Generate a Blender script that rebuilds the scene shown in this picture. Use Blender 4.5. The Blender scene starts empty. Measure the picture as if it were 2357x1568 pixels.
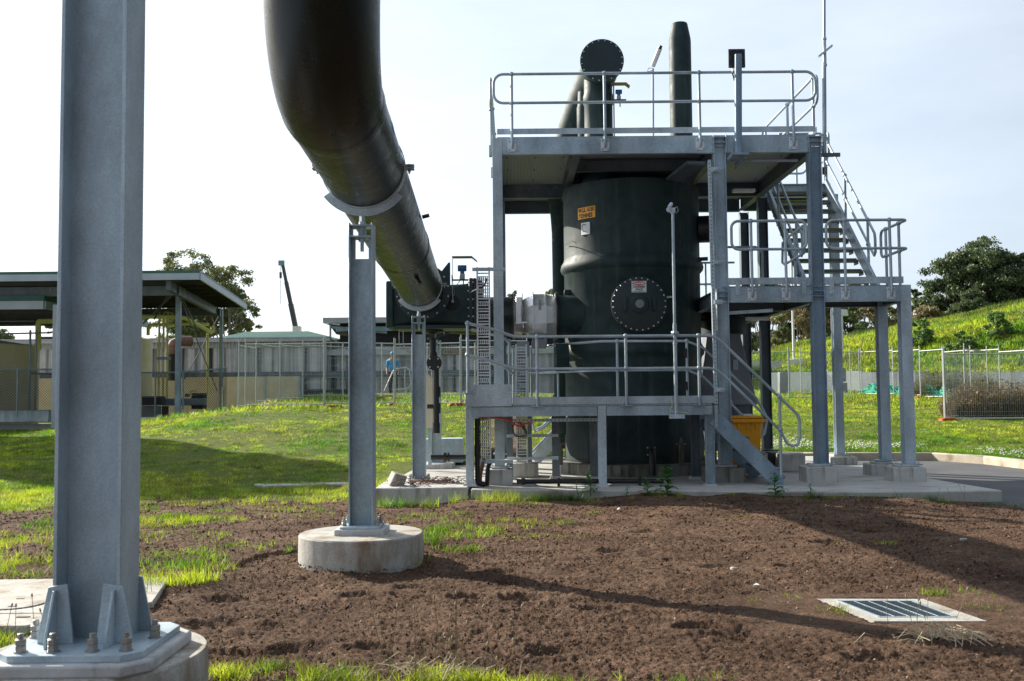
import bpy, bmesh, math, random
import numpy as np
from mathutils import Vector, Matrix

random.seed(7); RNG = np.random.default_rng(11)
SC = bpy.context.scene
COL = SC.collection

# ------------------------------------------------------------------ camera
FPX = 2290.0; PITCH = math.radians(3.02); ROLL = 0.009; CAMZ = 1.4
_F = Vector((0, math.cos(PITCH), math.sin(PITCH)))
_U0 = Vector((0, -math.sin(PITCH), math.cos(PITCH))); _R0 = Vector((1, 0, 0))
_R = math.cos(ROLL) * _R0 - math.sin(ROLL) * _U0
_U = math.sin(ROLL) * _R0 + math.cos(ROLL) * _U0
cam = bpy.data.cameras.new('Camera'); camo = bpy.data.objects.new('Camera', cam); COL.objects.link(camo)
camo.matrix_world = Matrix(((_R.x, _U.x, -_F.x, 0), (_R.y, _U.y, -_F.y, 0), (_R.z, _U.z, -_F.z, CAMZ), (0, 0, 0, 1)))
cam.sensor_fit = 'HORIZONTAL'; cam.sensor_width = 36.0; cam.lens = 36.0 * FPX / 2357.0
cam.clip_start = 0.05; cam.clip_end = 3000
cam.dof.use_dof = True; cam.dof.focus_distance = 14.0; cam.dof.aperture_fstop = 5.6
SC.camera = camo

def at(u, v, Y):
    """world point at distance Y that the photograph shows at (u, v) (2357 wide)"""
    d = _F + (u - 1178.5) / FPX * _R - (v - 784.0) / FPX * _U
    s = Y / d.y
    return Vector((d.x * s, Y, CAMZ + d.z * s))

# ------------------------------------------------------------------ world and sun
SUN_EL = math.radians(26.0); SDX, SDY = -0.78, 0.62
world = bpy.data.worlds.new("World"); SC.world = world; world.use_nodes = True
wn = world.node_tree.nodes; wl = world.node_tree.links; wn.clear()
sky = wn.new('ShaderNodeTexSky'); sky.sky_type = 'NISHITA'; sky.sun_disc = False
sky.sun_elevation = SUN_EL; sky.sun_rotation = math.atan2(SDX, SDY)
sky.air_density = 1.0; sky.dust_density = 1.6; sky.ozone_density = 1.3; sky.altitude = 20
tc = wn.new('ShaderNodeTexCoord'); mp = wn.new('ShaderNodeMapping'); mp.inputs['Scale'].default_value = (1.2, 1.2, 4.5)
mp.inputs['Rotation'].default_value = (0.15, 0.3, 0.5)
nz = wn.new('ShaderNodeTexNoise'); nz.inputs['Scale'].default_value = 2.1; nz.inputs['Detail'].default_value = 7; nz.inputs['Roughness'].default_value = 0.55
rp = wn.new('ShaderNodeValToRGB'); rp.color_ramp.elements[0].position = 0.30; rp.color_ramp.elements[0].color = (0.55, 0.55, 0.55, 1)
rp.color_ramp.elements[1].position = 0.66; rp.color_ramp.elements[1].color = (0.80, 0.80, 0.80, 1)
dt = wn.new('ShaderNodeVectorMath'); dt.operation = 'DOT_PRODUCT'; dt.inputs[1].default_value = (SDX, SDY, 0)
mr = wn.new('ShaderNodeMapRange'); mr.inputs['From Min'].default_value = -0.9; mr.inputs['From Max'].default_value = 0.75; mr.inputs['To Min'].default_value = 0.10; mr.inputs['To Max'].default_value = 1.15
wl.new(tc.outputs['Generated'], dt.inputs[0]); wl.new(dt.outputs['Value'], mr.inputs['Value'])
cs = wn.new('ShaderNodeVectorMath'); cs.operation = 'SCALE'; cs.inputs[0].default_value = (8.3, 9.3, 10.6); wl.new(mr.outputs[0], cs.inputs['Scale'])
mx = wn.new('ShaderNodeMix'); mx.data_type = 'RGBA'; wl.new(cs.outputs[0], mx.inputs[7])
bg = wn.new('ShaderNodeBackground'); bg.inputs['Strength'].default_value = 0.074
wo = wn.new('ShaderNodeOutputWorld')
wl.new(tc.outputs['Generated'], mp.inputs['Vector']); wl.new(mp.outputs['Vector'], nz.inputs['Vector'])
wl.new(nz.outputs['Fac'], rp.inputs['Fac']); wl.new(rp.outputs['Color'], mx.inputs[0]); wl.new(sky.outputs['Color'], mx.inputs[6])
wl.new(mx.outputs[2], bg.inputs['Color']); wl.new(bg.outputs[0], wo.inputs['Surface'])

sun = bpy.data.lights.new('Sun', 'SUN'); sun.energy = 5.0; sun.angle = math.radians(0.55); sun.color = (1.0, 0.93, 0.80)
suno = bpy.data.objects.new('Sun', sun); COL.objects.link(suno)
_sd = Vector((SDX * math.cos(SUN_EL), SDY * math.cos(SUN_EL), math.sin(SUN_EL)))
suno.rotation_euler = _sd.to_track_quat('Z', 'Y').to_euler(); suno.location = _sd * 60

SC.view_settings.view_transform = 'Standard'; SC.view_settings.look = 'None'
SC.view_settings.exposure = 0.85; SC.view_settings.gamma = 1.0
SC.render.engine = 'CYCLES'
SC.cycles.use_denoising = True; SC.cycles.max_bounces = 8; SC.cycles.diffuse_bounces = 2; SC.cycles.glossy_bounces = 3
SC.cycles.transparent_max_bounces = 8

# ------------------------------------------------------------------ mesh helpers
def V3(p): return Vector(p)

class MB:
    def __init__(s): s.v = []; s.f = []
    def add(s, vs, fs):
        n = len(s.v); s.v += [tuple(p) for p in vs]; s.f += [tuple(i + n for i in f) for f in fs]; return s
    def obox(s, c, ax, ay, az):
        c = V3(c); ax = V3(ax); ay = V3(ay); az = V3(az)
        vs = [c + i * ax + j * ay + k * az for k in (-1, 1) for j in (-1, 1) for i in (-1, 1)]
        return s.add(vs, [(0, 2, 3, 1), (4, 5, 7, 6), (0, 1, 5, 4), (2, 6, 7, 3), (0, 4, 6, 2), (1, 3, 7, 5)])
    def box(s, x0, x1, y0, y1, z0, z1):
        return s.obox(((x0 + x1) / 2, (y0 + y1) / 2, (z0 + z1) / 2), ((x1 - x0) / 2, 0, 0), (0, (y1 - y0) / 2, 0), (0, 0, (z1 - z0) / 2))
    def bar(s, p0, p1, w, h, up=(0, 0, 1)):
        p0 = V3(p0); p1 = V3(p1); d = p1 - p0; L = d.length; d.normalize(); up = V3(up)
        sx = d.cross(up)
        if sx.length < 1e-4: sx = d.cross(Vector((0, 1, 0)))
        sx.normalize(); uz = sx.cross(d).normalized()
        return s.obox((p0 + p1) / 2, d * (L / 2), sx * (w / 2), uz * (h / 2))
    def tube(s, pts, r, n=10, cap=True):
        pts = [V3(p) for p in pts]; m = len(pts)
        rs = r if isinstance(r, (list, tuple)) else [r] * m
        t0 = (pts[1] - pts[0]).normalized(); nrm = t0.orthogonal().normalized(); vs = []; prev = t0
        for i, p in enumerate(pts):
            if i == 0: t = t0
            elif i == m - 1: t = (pts[-1] - pts[-2]).normalized()
            else: t = ((pts[i + 1] - p).normalized() + (p - pts[i - 1]).normalized()).normalized()
            nrm = (prev.rotation_difference(t) @ nrm); nrm = (nrm - t * nrm.dot(t)).normalized(); prev = t
            b = t.cross(nrm)
            vs += [p + rs[i] * (math.cos(a) * nrm + math.sin(a) * b) for a in [2 * math.pi * k / n for k in range(n)]]
        fs = [(i * n + k, i * n + (k + 1) % n, (i + 1) * n + (k + 1) % n, (i + 1) * n + k) for i in range(m - 1) for k in range(n)]
        if cap: fs += [tuple(range(n - 1, -1, -1)), tuple((m - 1) * n + k for k in range(n))]
        return s.add(vs, fs)
    def cyl(s, p0, p1, r, n=16): return s.tube([p0, p1], r, n)
    def prism(s, poly, o, ex, ey, ez):
        """2-D polygon in the plane (ex, ey) at o, extruded by the vector ez"""
        o = V3(o); ex = V3(ex); ey = V3(ey); ez = V3(ez); n = len(poly)
        a = [o + x * ex + y * ey for x, y in poly]; vs = a + [p + ez for p in a]
        flip = ex.cross(ey).dot(ez) * sum(poly[i][0] * poly[(i + 1) % n][1] - poly[(i + 1) % n][0] * poly[i][1] for i in range(n)) < 0
        fs = [tuple(range(n - 1, -1, -1)), tuple(range(n, 2 * n))] + [(i, (i + 1) % n, n + (i + 1) % n, n + i) for i in range(n)]
        if flip: fs = [tuple(reversed(f)) for f in fs]
        return s.add(vs, fs)
    def hsec(s, p0, p1, w, d, tf, tw, wd):
        """H section from p0 to p1: flanges a distance w apart along wd, flange width d"""
        p0 = V3(p0); p1 = V3(p1); ax = (p1 - p0); wd = V3(wd).normalized(); dd = ax.normalized().cross(wd).normalized()
        a = w / 2; b = d / 2; t = tw / 2; f = a - tf
        poly = [(-a, -b), (-f, -b), (-f, -t), (f, -t), (f, -b), (a, -b), (a, b), (f, b), (f, t), (-f, t), (-f, b), (-a, b)]
        return s.prism(poly, p0, wd, dd, ax)
    def chan(s, p0, p1, h, d, t, hd, od):
        """channel with its web towards -od, flanges pointing along od"""
        p0 = V3(p0); p1 = V3(p1); a = h / 2
        poly = [(-a, 0), (a, 0), (a, d), (a - t, d), (a - t, t), (-a + t, t), (-a + t, d), (-a, d)]
        return s.prism(poly, p0, V3(hd), V3(od), p1 - p0)
    def lathe(s, prof, c=(0, 0, 0), n=32, axis=(0, 0, 1), cap=True):
        c = V3(c); ax = V3(axis).normalized()
        e1 = Vector((1, 0, 0)) if abs(ax.x) < .9 else Vector((0, 1, 0)); e1 = (e1 - ax * e1.dot(ax)).normalized(); e2 = ax.cross(e1)
        m = len(prof); vs = []
        for r, z in prof: vs += [c + ax * z + r * (math.cos(a) * e1 + math.sin(a) * e2) for a in [2 * math.pi * k / n for k in range(n)]]
        fs = [(i * n + k, i * n + (k + 1) % n, (i + 1) * n + (k + 1) % n, (i + 1) * n + k) for i in range(m - 1) for k in range(n)]
        if cap: fs += [tuple(range(n - 1, -1, -1)), tuple((m - 1) * n + k for k in range(n))]
        return s.add(vs, fs)
    def ball(s, c, r, n=10):
        k = n // 2
        return s.lathe([(max(1e-4, r * math.sin(math.pi * i / k)), -r * math.cos(math.pi * i / k)) for i in range(k + 1)], c, n)
    def bolt(s, c, ax, r=.014, h=.012): return s.lathe([(r, 0), (r, h), (r * .5, h), (r * .5, h * 1.9)], c, 6, ax)

_ROOT = {}
def _off(parent):
    return _ROOT.get(parent.name, Vector((0, 0, 0))) if parent else Vector((0, 0, 0))

def tag(o, label=None, cat=None, group=None, kind=None):
    if label: o['label'] = label
    if cat: o['category'] = cat
    if group: o['group'] = group
    if kind: o['kind'] = kind
    return o

def thing(name, label, cat, loc=(0, 0, 0), group=None):
    o = bpy.data.objects.new(name, None); COL.objects.link(o); o.location = loc; o.empty_display_size = .2
    _ROOT[o.name] = Vector(loc)
    return tag(o, label, cat, group)

def part(name, mb, mat, parent=None, label=None, bevel=0, smooth=0.7, loc=None, seg=1):
    """one mesh object; coordinates in mb are world coordinates"""
    off = _off(parent) if parent else Vector(loc or (0, 0, 0))
    me = bpy.data.meshes.new(name)
    me.from_pydata([(x - off.x, y - off.y, z - off.z) for x, y, z in mb.v], [], mb.f)
    me.materials.append(mat)
    if smooth:
        me.polygons.foreach_set('use_smooth', [True] * len(me.polygons)); me.set_sharp_from_angle(angle=smooth)
    me.update()
    o = bpy.data.objects.new(name, me); COL.objects.link(o)
    if parent: o.parent = parent; _ROOT[o.name] = off
    else: o.location = off; _ROOT[o.name] = off
    if bevel:
        b = o.modifiers.new('bevel', 'BEVEL'); b.width = bevel; b.segments = seg; b.limit_method = 'ANGLE'; b.angle_limit = 0.7
    if label: o['label'] = label
    return o

def copy_tree(o, loc, rz=0.0, label=None, group=None):
    def cp(src, par):
        c = src.copy(); COL.objects.link(c)
        if par: c.parent = par
        for ch in src.children: cp(ch, c)
        return c
    r = cp(o, None); r.location = loc; r.rotation_euler = (0, 0, rz)
    if label: r['label'] = label
    if group: r['group'] = group
    return r

# ------------------------------------------------------------------ materials
def _nodes(name):
    m = bpy.data.materials.new(name); m.use_nodes = True; n = m.node_tree.nodes; n.clear()
    out = n.new('ShaderNodeOutputMaterial'); b = n.new('ShaderNodeBsdfPrincipled')
    m.node_tree.links.new(b.outputs[0], out.inputs[0]); return m, n, m.node_tree.links, b, out

def _ramp(n, l, src, a, b, c1, c2):
    r = n.new('ShaderNodeValToRGB'); r.color_ramp.elements[0].position = a; r.color_ramp.elements[1].position = b
    r.color_ramp.elements[0].color = (*c1, 1) if len(c1) == 3 else c1
    r.color_ramp.elements[1].color = (*c2, 1) if len(c2) == 3 else c2
    l.new(src, r.inputs['Fac']); return r.outputs['Color']

def _noise(n, l, scale, stretch=(1, 1, 1), detail=5, rough=.55, coord='Object', vor=False):
    t = n.new('ShaderNodeTexCoord'); mp = n.new('ShaderNodeMapping'); mp.inputs['Scale'].default_value = stretch
    l.new(t.outputs[coord], mp.inputs['Vector'])
    if vor:
        z = n.new('ShaderNodeTexVoronoi'); z.inputs['Scale'].default_value = scale; l.new(mp.outputs[0], z.inputs['Vector']); return z.outputs['Color']
    z = n.new('ShaderNodeTexNoise'); z.inputs['Scale'].default_value = scale; z.inputs['Detail'].default_value = detail; z.inputs['Roughness'].default_value = rough
    l.new(mp.outputs[0], z.inputs['Vector']); return z.outputs['Fac']

def _mix(n, l, fac, a, b, mode='MIX'):
    m = n.new('ShaderNodeMix'); m.data_type = 'RGBA'; m.blend_type = mode
    for s, v in ((0, fac), (6, a), (7, b)):
        if hasattr(v, 'links'): l.new(v, m.inputs[s])
        else: m.inputs[s].default_value = v if s == 0 else (*v, 1)
    return m.outputs[2]

def MAT(name, c1, c2=None, scale=4, rough=.6, metal=0.0, bump=0.0, bscale=40, stretch=(1, 1, 1), lo=.35, hi=.65, stain=None, sscale=2.0,
        sst=(3, 3, .35), slo=.5, shi=.7, spec=.5, bst=(1, 1, 1), bdist=.01, rvar=0, fine=None):
    m, n, l, b, out = _nodes(name)
    c2 = c2 or c1
    col = _ramp(n, l, _noise(n, l, scale, stretch), lo, hi, c1, c2)
    if fine:
        fv = _ramp(n, l, _noise(n, l, fine[0], detail=3), .35, .65, (1 - fine[1],) * 3, (1 + fine[1],) * 3); col = _mix(n, l, 1.0, col, fv, 'MULTIPLY')
    if stain:
        f = _ramp(n, l, _noise(n, l, sscale, sst, 6, .65), slo, shi, (0, 0, 0), (1, 1, 1)); col = _mix(n, l, f, col, stain)
    l.new(col, b.inputs['Base Color']); b.inputs['Roughness'].default_value = rough; b.inputs['Metallic'].default_value = metal
    b.inputs['Specular IOR Level'].default_value = spec
    if rvar:
        rr = _ramp(n, l, _noise(n, l, scale * 2.3), .3, .7, (rough - rvar,) * 3, (rough + rvar,) * 3); l.new(rr, b.inputs['Roughness'])
    if bump:
        bp = n.new('ShaderNodeBump'); bp.inputs['Strength'].default_value = bump; bp.inputs['Distance'].default_value = bdist
        l.new(_noise(n, l, bscale, bst, 4), bp.inputs['Height']); l.new(bp.outputs[0], b.inputs['Normal'])
    return m

def galv(name, c=(.44, .545, .615), dark=.50, rough=.48, metal=.25, vs=45):
    m, n, l, b, out = _nodes(name)
    big = _ramp(n, l, _noise(n, l, 2.2, (1, 1, .5), 7, .6), .3, .7, tuple(x * dark for x in c), tuple(x * 1.12 for x in c))
    sp = _ramp(n, l, _noise(n, l, vs, vor=True), 0, 1, (.86,) * 3, (1.12,) * 3)
    col = _mix(n, l, 1.0, big, sp, 'MULTIPLY')
    st = _ramp(n, l, _noise(n, l, 9, (1, 1, .12), 6, .7), .62, .78, (0, 0, 0), (.62, .62, .62))
    col = _mix(n, l, st, col, (.17, .185, .20))
    wh = _ramp(n, l, _noise(n, l, 1.1, (1, 1, .7), 4), .60, .8, (0, 0, 0), (.45, .45, .45))
    col = _mix(n, l, wh, col, (.70, .745, .77))
    l.new(col, b.inputs['Base Color']); b.inputs['Metallic'].default_value = metal
    rr = _ramp(n, l, _noise(n, l, 14, detail=3), .3, .7, (rough - .1,) * 3, (rough + .12,) * 3); l.new(rr, b.inputs['Roughness'])
    return m

G1 = galv('galvanised_steel'); G2 = galv('galvanised_light', (.53, .62, .675), .58, .55, .12)
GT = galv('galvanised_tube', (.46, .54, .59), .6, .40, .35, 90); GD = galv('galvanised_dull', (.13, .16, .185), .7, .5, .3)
G3 = galv('galvanised_bright', (.72, .75, .77), .85, .5, .15)
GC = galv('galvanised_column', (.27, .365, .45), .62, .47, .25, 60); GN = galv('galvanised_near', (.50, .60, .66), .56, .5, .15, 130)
FRP = MAT('green_fibreglass', (.013, .030, .031), (.030, .050, .049), 3.0, .58, bump=.4, bscale=16, bst=(.3, .3, 6), bdist=.004, rvar=.08, spec=.28,
          stain=(.075, .10, .095), sscale=2.2, sst=(2.6, 2.6, .22), slo=.54, shi=.86)
FRPD = MAT('green_fibreglass_duct', (.0030, .0075, .0050), (.0060, .0110, .0078), 3, .30, bump=.35, bscale=26, bst=(.15, 9, .15), bdist=.006, rvar=.06, spec=.38)
FRPP = MAT('green_panel', (.010, .022, .024), (.015, .030, .031), 3, .42, bump=.15, bscale=14)
BLK = MAT('black_plastic', (.008, .008, .009), (.014, .014, .015), 6, .4)
STL = MAT('stainless', (.66, .67, .68), (.78, .78, .78), 5, .38, .6, rvar=.08, stain=(.33, .30, .27), sst=(3, 3, .6), slo=.6, shi=.85)
STLB = MAT('bolt_steel', (.30, .29, .27), (.42, .41, .39), 20, .4, .7)
BOLTW = MAT('bolt_cap', (.45, .46, .46), (.58, .58, .57), 20, .4, .3)
CON = MAT('concrete', (.46, .45, .42), (.58, .57, .535), 3, .85, bump=.35, bscale=60, bdist=.004, stain=(.14, .13, .11), sscale=2.6, slo=.50, shi=.74, fine=(90, .14))
CONL = MAT('concrete_footing', (.40, .385, .345), (.52, .50, .46), 2.4, .85, bump=.45, bscale=34, bdist=.006, stain=(.24, .17, .105), sscale=2.6, sst=(2.0, 2.0, .7), slo=.46, shi=.70, fine=(70, .14))
CONM = MAT('mossy_concrete', (.20, .195, .18), (.30, .29, .265), 3, .9, bump=.4, bscale=45, bdist=.005, stain=(.055, .065, .03), sscale=2.4, sst=(3, 3, .5), slo=.45, shi=.66, fine=(80, .12))
CONW = MAT('wall_concrete', (.58, .58, .62), (.72, .71, .73), 1.2, .9, stain=(.035, .035, .045), sscale=.8, sst=(1.6, 1.6, .03), slo=.44, shi=.62, fine=(14, .10))
CONWW = MAT('pale_wall_concrete', (.52, .51, .48), (.66, .64, .60), 1.5, .9, stain=(.22, .21, .19), sscale=.8, sst=(1, 1, .4), slo=.55, shi=.75)
GRT = MAT('grout', (.46, .46, .45), (.58, .58, .57), 9, .85, bump=.3, bscale=60, stain=(.22, .21, .19), sscale=4, sst=(2, 2, .6), slo=.55, shi=.75)
YEL = MAT('yellow_bin', (.80, .32, .004), (.86, .37, .008), 3, .45, stain=(.30, .12, .01), sscale=3, slo=.62, shi=.8)
ORG = MAT('orange_label', (.95, .40, .010), (.98, .45, .02), 5, .5)
WHT = MAT('white_paint', (.74, .74, .73), (.82, .82, .81), 6, .5, stain=(.5, .49, .47), slo=.6, shi=.8)
INK = MAT('black_ink', (.012, .012, .014)); RED = MAT('sign_red', (.55, .015, .045)); REDC = MAT('red_plastic', (.55, .06, .035), (.42, .05, .03), 8, .6)
YFT = MAT('yellow_plastic', (.65, .42, .02), (.55, .36, .03), 8, .6); ORC = MAT('orange_cable', (.60, .07, .015), (.50, .06, .012), 5, .5)
BLU = MAT('blue_enamel', (.015, .09, .20), (.02, .11, .24), 8, .35); LBL = MAT('sky_blue', (.02, .27, .62), (.02, .30, .66), 5, .6)
TAN = MAT('beige_steel', (.66, .60, .46), (.74, .68, .54), 1.2, .6, stain=(.48, .41, .28), sscale=.8, sst=(1, 1, .6), slo=.55, shi=.8)
TAN2 = MAT('tan_block', (.62, .51, .32), (.70, .60, .40), 1.2, .8)
GRN = MAT('green_roof', (.006, .085, .045), (.010, .11, .06), 1, .5, stain=(.03, .09, .06), sscale=1)
GRND = MAT('green_fascia', (.03, .10, .075), (.04, .13, .10), 1, .5)
FAS = MAT('pale_gutter', (.34, .40, .46), (.42, .48, .54), 1, .5, .2); DKM = MAT('dark_mesh', (.010, .010, .013), (.018, .018, .022), 3, .8)
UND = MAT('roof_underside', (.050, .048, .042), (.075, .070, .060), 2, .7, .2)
COR = MAT('corrugated_steel', (.42, .43, .47), (.50, .51, .55), 2, .55, .2)
YPI = MAT('yellow_pipe', (.74, .71, .22), (.80, .77, .28), 3, .5); RUS = MAT('rusty_iron', (.16, .085, .065), (.24, .14, .11), 6, .7)
CRM = MAT('crane_paint', (.06, .06, .07), (.09, .09, .10), 2, .5); GRYP = MAT('grey_panel', (.20, .21, .235), (.26, .27, .30), 2, .5, stain=(.12, .12, .13), slo=.6, shi=.85)
FEN = galv('fence_steel', (.52, .54, .54), .85, .5, .25); CHL = MAT('chain_wire', (.07, .075, .08), (.09, .095, .1), 4, .5, .3)
ASP = MAT('asphalt', (.075, .076, .080), (.11, .11, .115), 1.1, .9, bump=.5, bscale=160, bdist=.003, fine=(220, .25))
SLB = MAT('slab_concrete', (.42, .405, .375), (.52, .505, .47), 1.3, .85, bump=.2, bscale=80, bdist=.003, stain=(.22, .18, .14), sscale=1.2, sst=(1, 2.5, 1), slo=.52, shi=.72, fine=(60, .08))
KRB = MAT('kerb_concrete', (.42, .36, .27), (.55, .48, .38), 3, .9, bump=.5, bscale=30, stain=(.16, .09, .05), sscale=1.1, sst=(1, 1, 1), slo=.56, shi=.72)
GNET = MAT('green_shade_net', (.02, .30, .19), (.03, .36, .24), 3, .8); TREADY = MAT('yellow_nosing', (.26, .20, .05), (.34, .27, .08), 12, .9, bump=.5, bscale=90)
CUR = MAT('brown_curtain', (.10, .075, .05), (.2, .16, .12), 5, .6)
LEAF1 = None
def foliage(name, trans=.4, rough=.5):
    m, n, l, b, out = _nodes(name)
    a = n.new('ShaderNodeAttribute'); a.attribute_name = 'tint'
    l.new(a.outputs['Color'], b.inputs['Base Color']); b.inputs['Roughness'].default_value = rough
    t = n.new('ShaderNodeBsdfTranslucent'); l.new(a.outputs['Color'], t.inputs['Color'])
    g = n.new('ShaderNodeMixShader'); g.inputs[0].default_value = trans
    l.new(b.outputs[0], g.inputs[1]); l.new(t.outputs[0], g.inputs[2]); l.new(g.outputs[0], out.inputs[0]); return m
BLADE = foliage('grass_blade', .5); LEAF = foliage('gum_leaf', .3); WEED = foliage('weed_leaf', .4)
BARK = MAT('gum_bark', (.20, .17, .14), (.36, .32, .28), 3, .85, stretch=(3, 3, .5), stain=(.12, .08, .06), slo=.5, shi=.7)

# perforated deck seen from below
def deckmat():
    m, n, l, b, out = _nodes('grating_deck')
    w = n.new('ShaderNodeTexWave'); w.inputs['Scale'].default_value = 12; w.bands_direction = 'X'
    t = n.new('ShaderNodeTexCoord'); l.new(t.outputs['Object'], w.inputs['Vector'])
    c = _ramp(n, l, w.outputs['Fac'], .2, .8, (.22, .24, .26), (.42, .45, .48))
    l.new(c, b.inputs['Base Color']); b.inputs['Metallic'].default_value = .3; b.inputs['Roughness'].default_value = .55
    bp = n.new('ShaderNodeBump'); bp.inputs['Strength'].default_value = .5; bp.inputs['Distance'].default_value = .01
    l.new(w.outputs['Fac'], bp.inputs['Height']); l.new(bp.outputs[0], b.inputs['Normal']); return m
DECK = deckmat()

def soilmat():
    m, n, l, b, out = _nodes('soil_and_turf')
    c = _ramp(n, l, _noise(n, l, 1.1, detail=8, rough=.65), .32, .68, (.130, .076, .048), (.300, .190, .126))
    f = _ramp(n, l, _noise(n, l, 42, detail=6, rough=.8), .36, .66, (.42, .40, .38), (1.45, 1.45, 1.45)); c = _mix(n, l, 1.0, c, f, 'MULTIPLY')
    f = _ramp(n, l, _noise(n, l, 120, detail=3, rough=.8), .38, .62, (.60, .60, .60), (1.35, 1.35, 1.38)); c = _mix(n, l, 1.0, c, f, 'MULTIPLY')
    f = _ramp(n, l, _noise(n, l, 5, (1, 1.8, 1), detail=6, rough=.7), .40, .62, (.74, .73, .72), (1.12, 1.11, 1.10)); c = _mix(n, l, 1.0, c, f, 'MULTIPLY')
    g = _ramp(n, l, _noise(n, l, .55, detail=7, rough=.7), .3, .7, (.085, .145, .014), (.20, .21, .035))
    g2 = _ramp(n, l, _noise(n, l, 14, detail=6, rough=.7), .35, .65, (.45, .45, .45), (1.3, 1.3, 1.3)); g = _mix(n, l, 1.0, g, g2, 'MULTIPLY')
    a = n.new('ShaderNodeAttribute'); a.attribute_name = 'turf'
    col = _mix(n, l, a.outputs['Fac'], c, g)
    l.new(col, b.inputs['Base Color']); b.inputs['Roughness'].default_value = .95; b.inputs['Specular IOR Level'].default_value = .2
    bp = n.new('ShaderNodeBump'); bp.inputs['Strength'].default_value = 1.0; bp.inputs['Distance'].default_value = .045
    l.new(_noise(n, l, 55, detail=7, rough=.8), bp.inputs['Height']); l.new(bp.outputs[0], b.inputs['Normal']); return m
SOIL = soilmat()

# ------------------------------------------------------------------ terrain
def _hash(i, j, s):
    h = (i * 374761393 + j * 668265263 + s * 1442695041) & 0xffffffff
    h = ((h ^ (h >> 13)) * 1274126177) & 0xffffffff
    return ((h ^ (h >> 16)) & 0xffff) / 65535.0
def vn(x, y, s=0):
    x = np.asarray(x, float); y = np.asarray(y, float)
    i = np.floor(x).astype(np.int64); j = np.floor(y).astype(np.int64); u = x - i; v = y - j
    u = u * u * (3 - 2 * u); v = v * v * (3 - 2 * v)
    return (_hash(i, j, s) * (1 - u) + _hash(i + 1, j, s) * u) * (1 - v) + (_hash(i, j + 1, s) * (1 - u) + _hash(i + 1, j + 1, s) * u) * v - .5
def ss(t): t = np.clip(t, 0, 1); return t * t * (3 - 2 * t)
KX = [-4, 1, 4.7, 6.5, 9.2, 9.8, 9.95, 10.6, 14, 30, 60]; KY = [23.9, 23.6, 23.1, 22.4, 21.9, 20.7, 19.2, 17.6, 16, 15, 15]
WX = [12, 13.7, 16.2, 17.6, 19.8, 23.9, 30, 60]; WY = [53.5, 53.25, 51.75, 50.45, 48.45, 45.05, 41, 38]
def kerby(x): return np.interp(x, KX, KY)
def turf(x, y):
    """0 bare soil, 1 grass"""
    x = np.asarray(x, float); y = np.asarray(y, float)
    e = vn(x * .9, y * .9, 5) * 1.6 + vn(x * 3, y * 3, 6) * .5
    left = ss((y - (15.4 - 1.3 * ss((-5.5 - x) / 2)) + e * .5) / .35) * ss((-.3 - x) / .5)
    back = ss((y - 21.3) / .2)
    right = ss((y - kerby(x)) / .2)
    g = np.where(x < .2, left, np.where(x < 5, back, right))
    return g
def H(x, y):
    x = np.asarray(x, float); y = np.asarray(y, float)
    soil = -.13 * ss((y - 8) / 6) * (1 - .62 * ss((x - .9) / .9) * (1 - ss((x - 4.9) / 1.1)) * (1 + .6 * vn(x * 1.9, y * 1.5, 71))) - .08 * ss((-.6 - x) / .6) * ss((y - 11) / 3.5) - .04 * ss((x - 5) / 2) * ss((y - 10) / 3)
    P = np.interp(y, [15.2, 17.5, 20, 24, 28, 31, 36, 42, 55, 70, 1000], [-.21, -.16, .03, .42, .80, 1.0, 1.14, 1.30, 1.45, 1.5, 2])
    lat = np.interp(x, [-40, -17, -15.4, -11.2, -8.2, 50], [.1, .12, .30, .66, 1, 1])
    lat = lat * (1 - .95 * ss((y - 33) / 5) * ss((-8.6 - x) / 1.5))
    L = P * lat - .12 * (1 - lat)
    R = np.interp(y, [15, 22, 23.5, 27, 30, 36, 42, 46, 50, 1000], [-.03, -.03, .03, .26, .46, .74, 1.0, 1.15, 1.3, 1.6])
    b = ss((x + 1.0) / 6.0); far = L * (1 - b) + R * b
    # hill beyond the retaining wall
    wy = np.interp(x, WX, WY)
    crest = np.interp(x, [9, 14, 18.5, 21.6, 24.6, 28, 30.4, 33.4, 45, 60], [0, .7, 1.5, 2.4, 2.9, 3.45, 3.8, 4.35, 5.5, 6.5])
    hill = crest * ss((y - wy - .6) / 17.0) * ss((x - 7) / 4) + .95 * ss((y - wy) / .25) * ss((x - 9) / 4)
    far = far + hill
    tw = np.where(x < -.5, ss((y - 15.0) / .9), np.where(x < 4.8, ss((y - 21.3) / .6), ss((y - kerby(x) - .02) / .12)))
    under = (x > -1.8) & (y > 14.9) & (x < 6.6)
    base = soil
    base = np.where((x > -.5) & (y > 14.9), -.24, base)
    base = np.where((x > 6.55) & (y > 13.55), -.26, base)
    out = base * (1 - tw) + far * tw
    pit = 1 - ss((np.maximum(np.abs(x - 2.44) / .55, np.abs(y - 6.39) / .50) - 1) / 1.2)
    out = out + vn(x * 1.3, y * 1.6, 1) * .045 * (1 - tw) * (y < 14.0) * (1 - pit)
    return out + tw * (vn(x * .8, y * .8, 9) * .12 * np.clip((y - 16) / 4, 0, 1) * (y < 45) + vn(x * .25, y * .25, 12) * .6 * np.clip((y - 52) / 10, 0, 1) * (x > 8))
def hz(x, y): return float(H(x, y))

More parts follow.
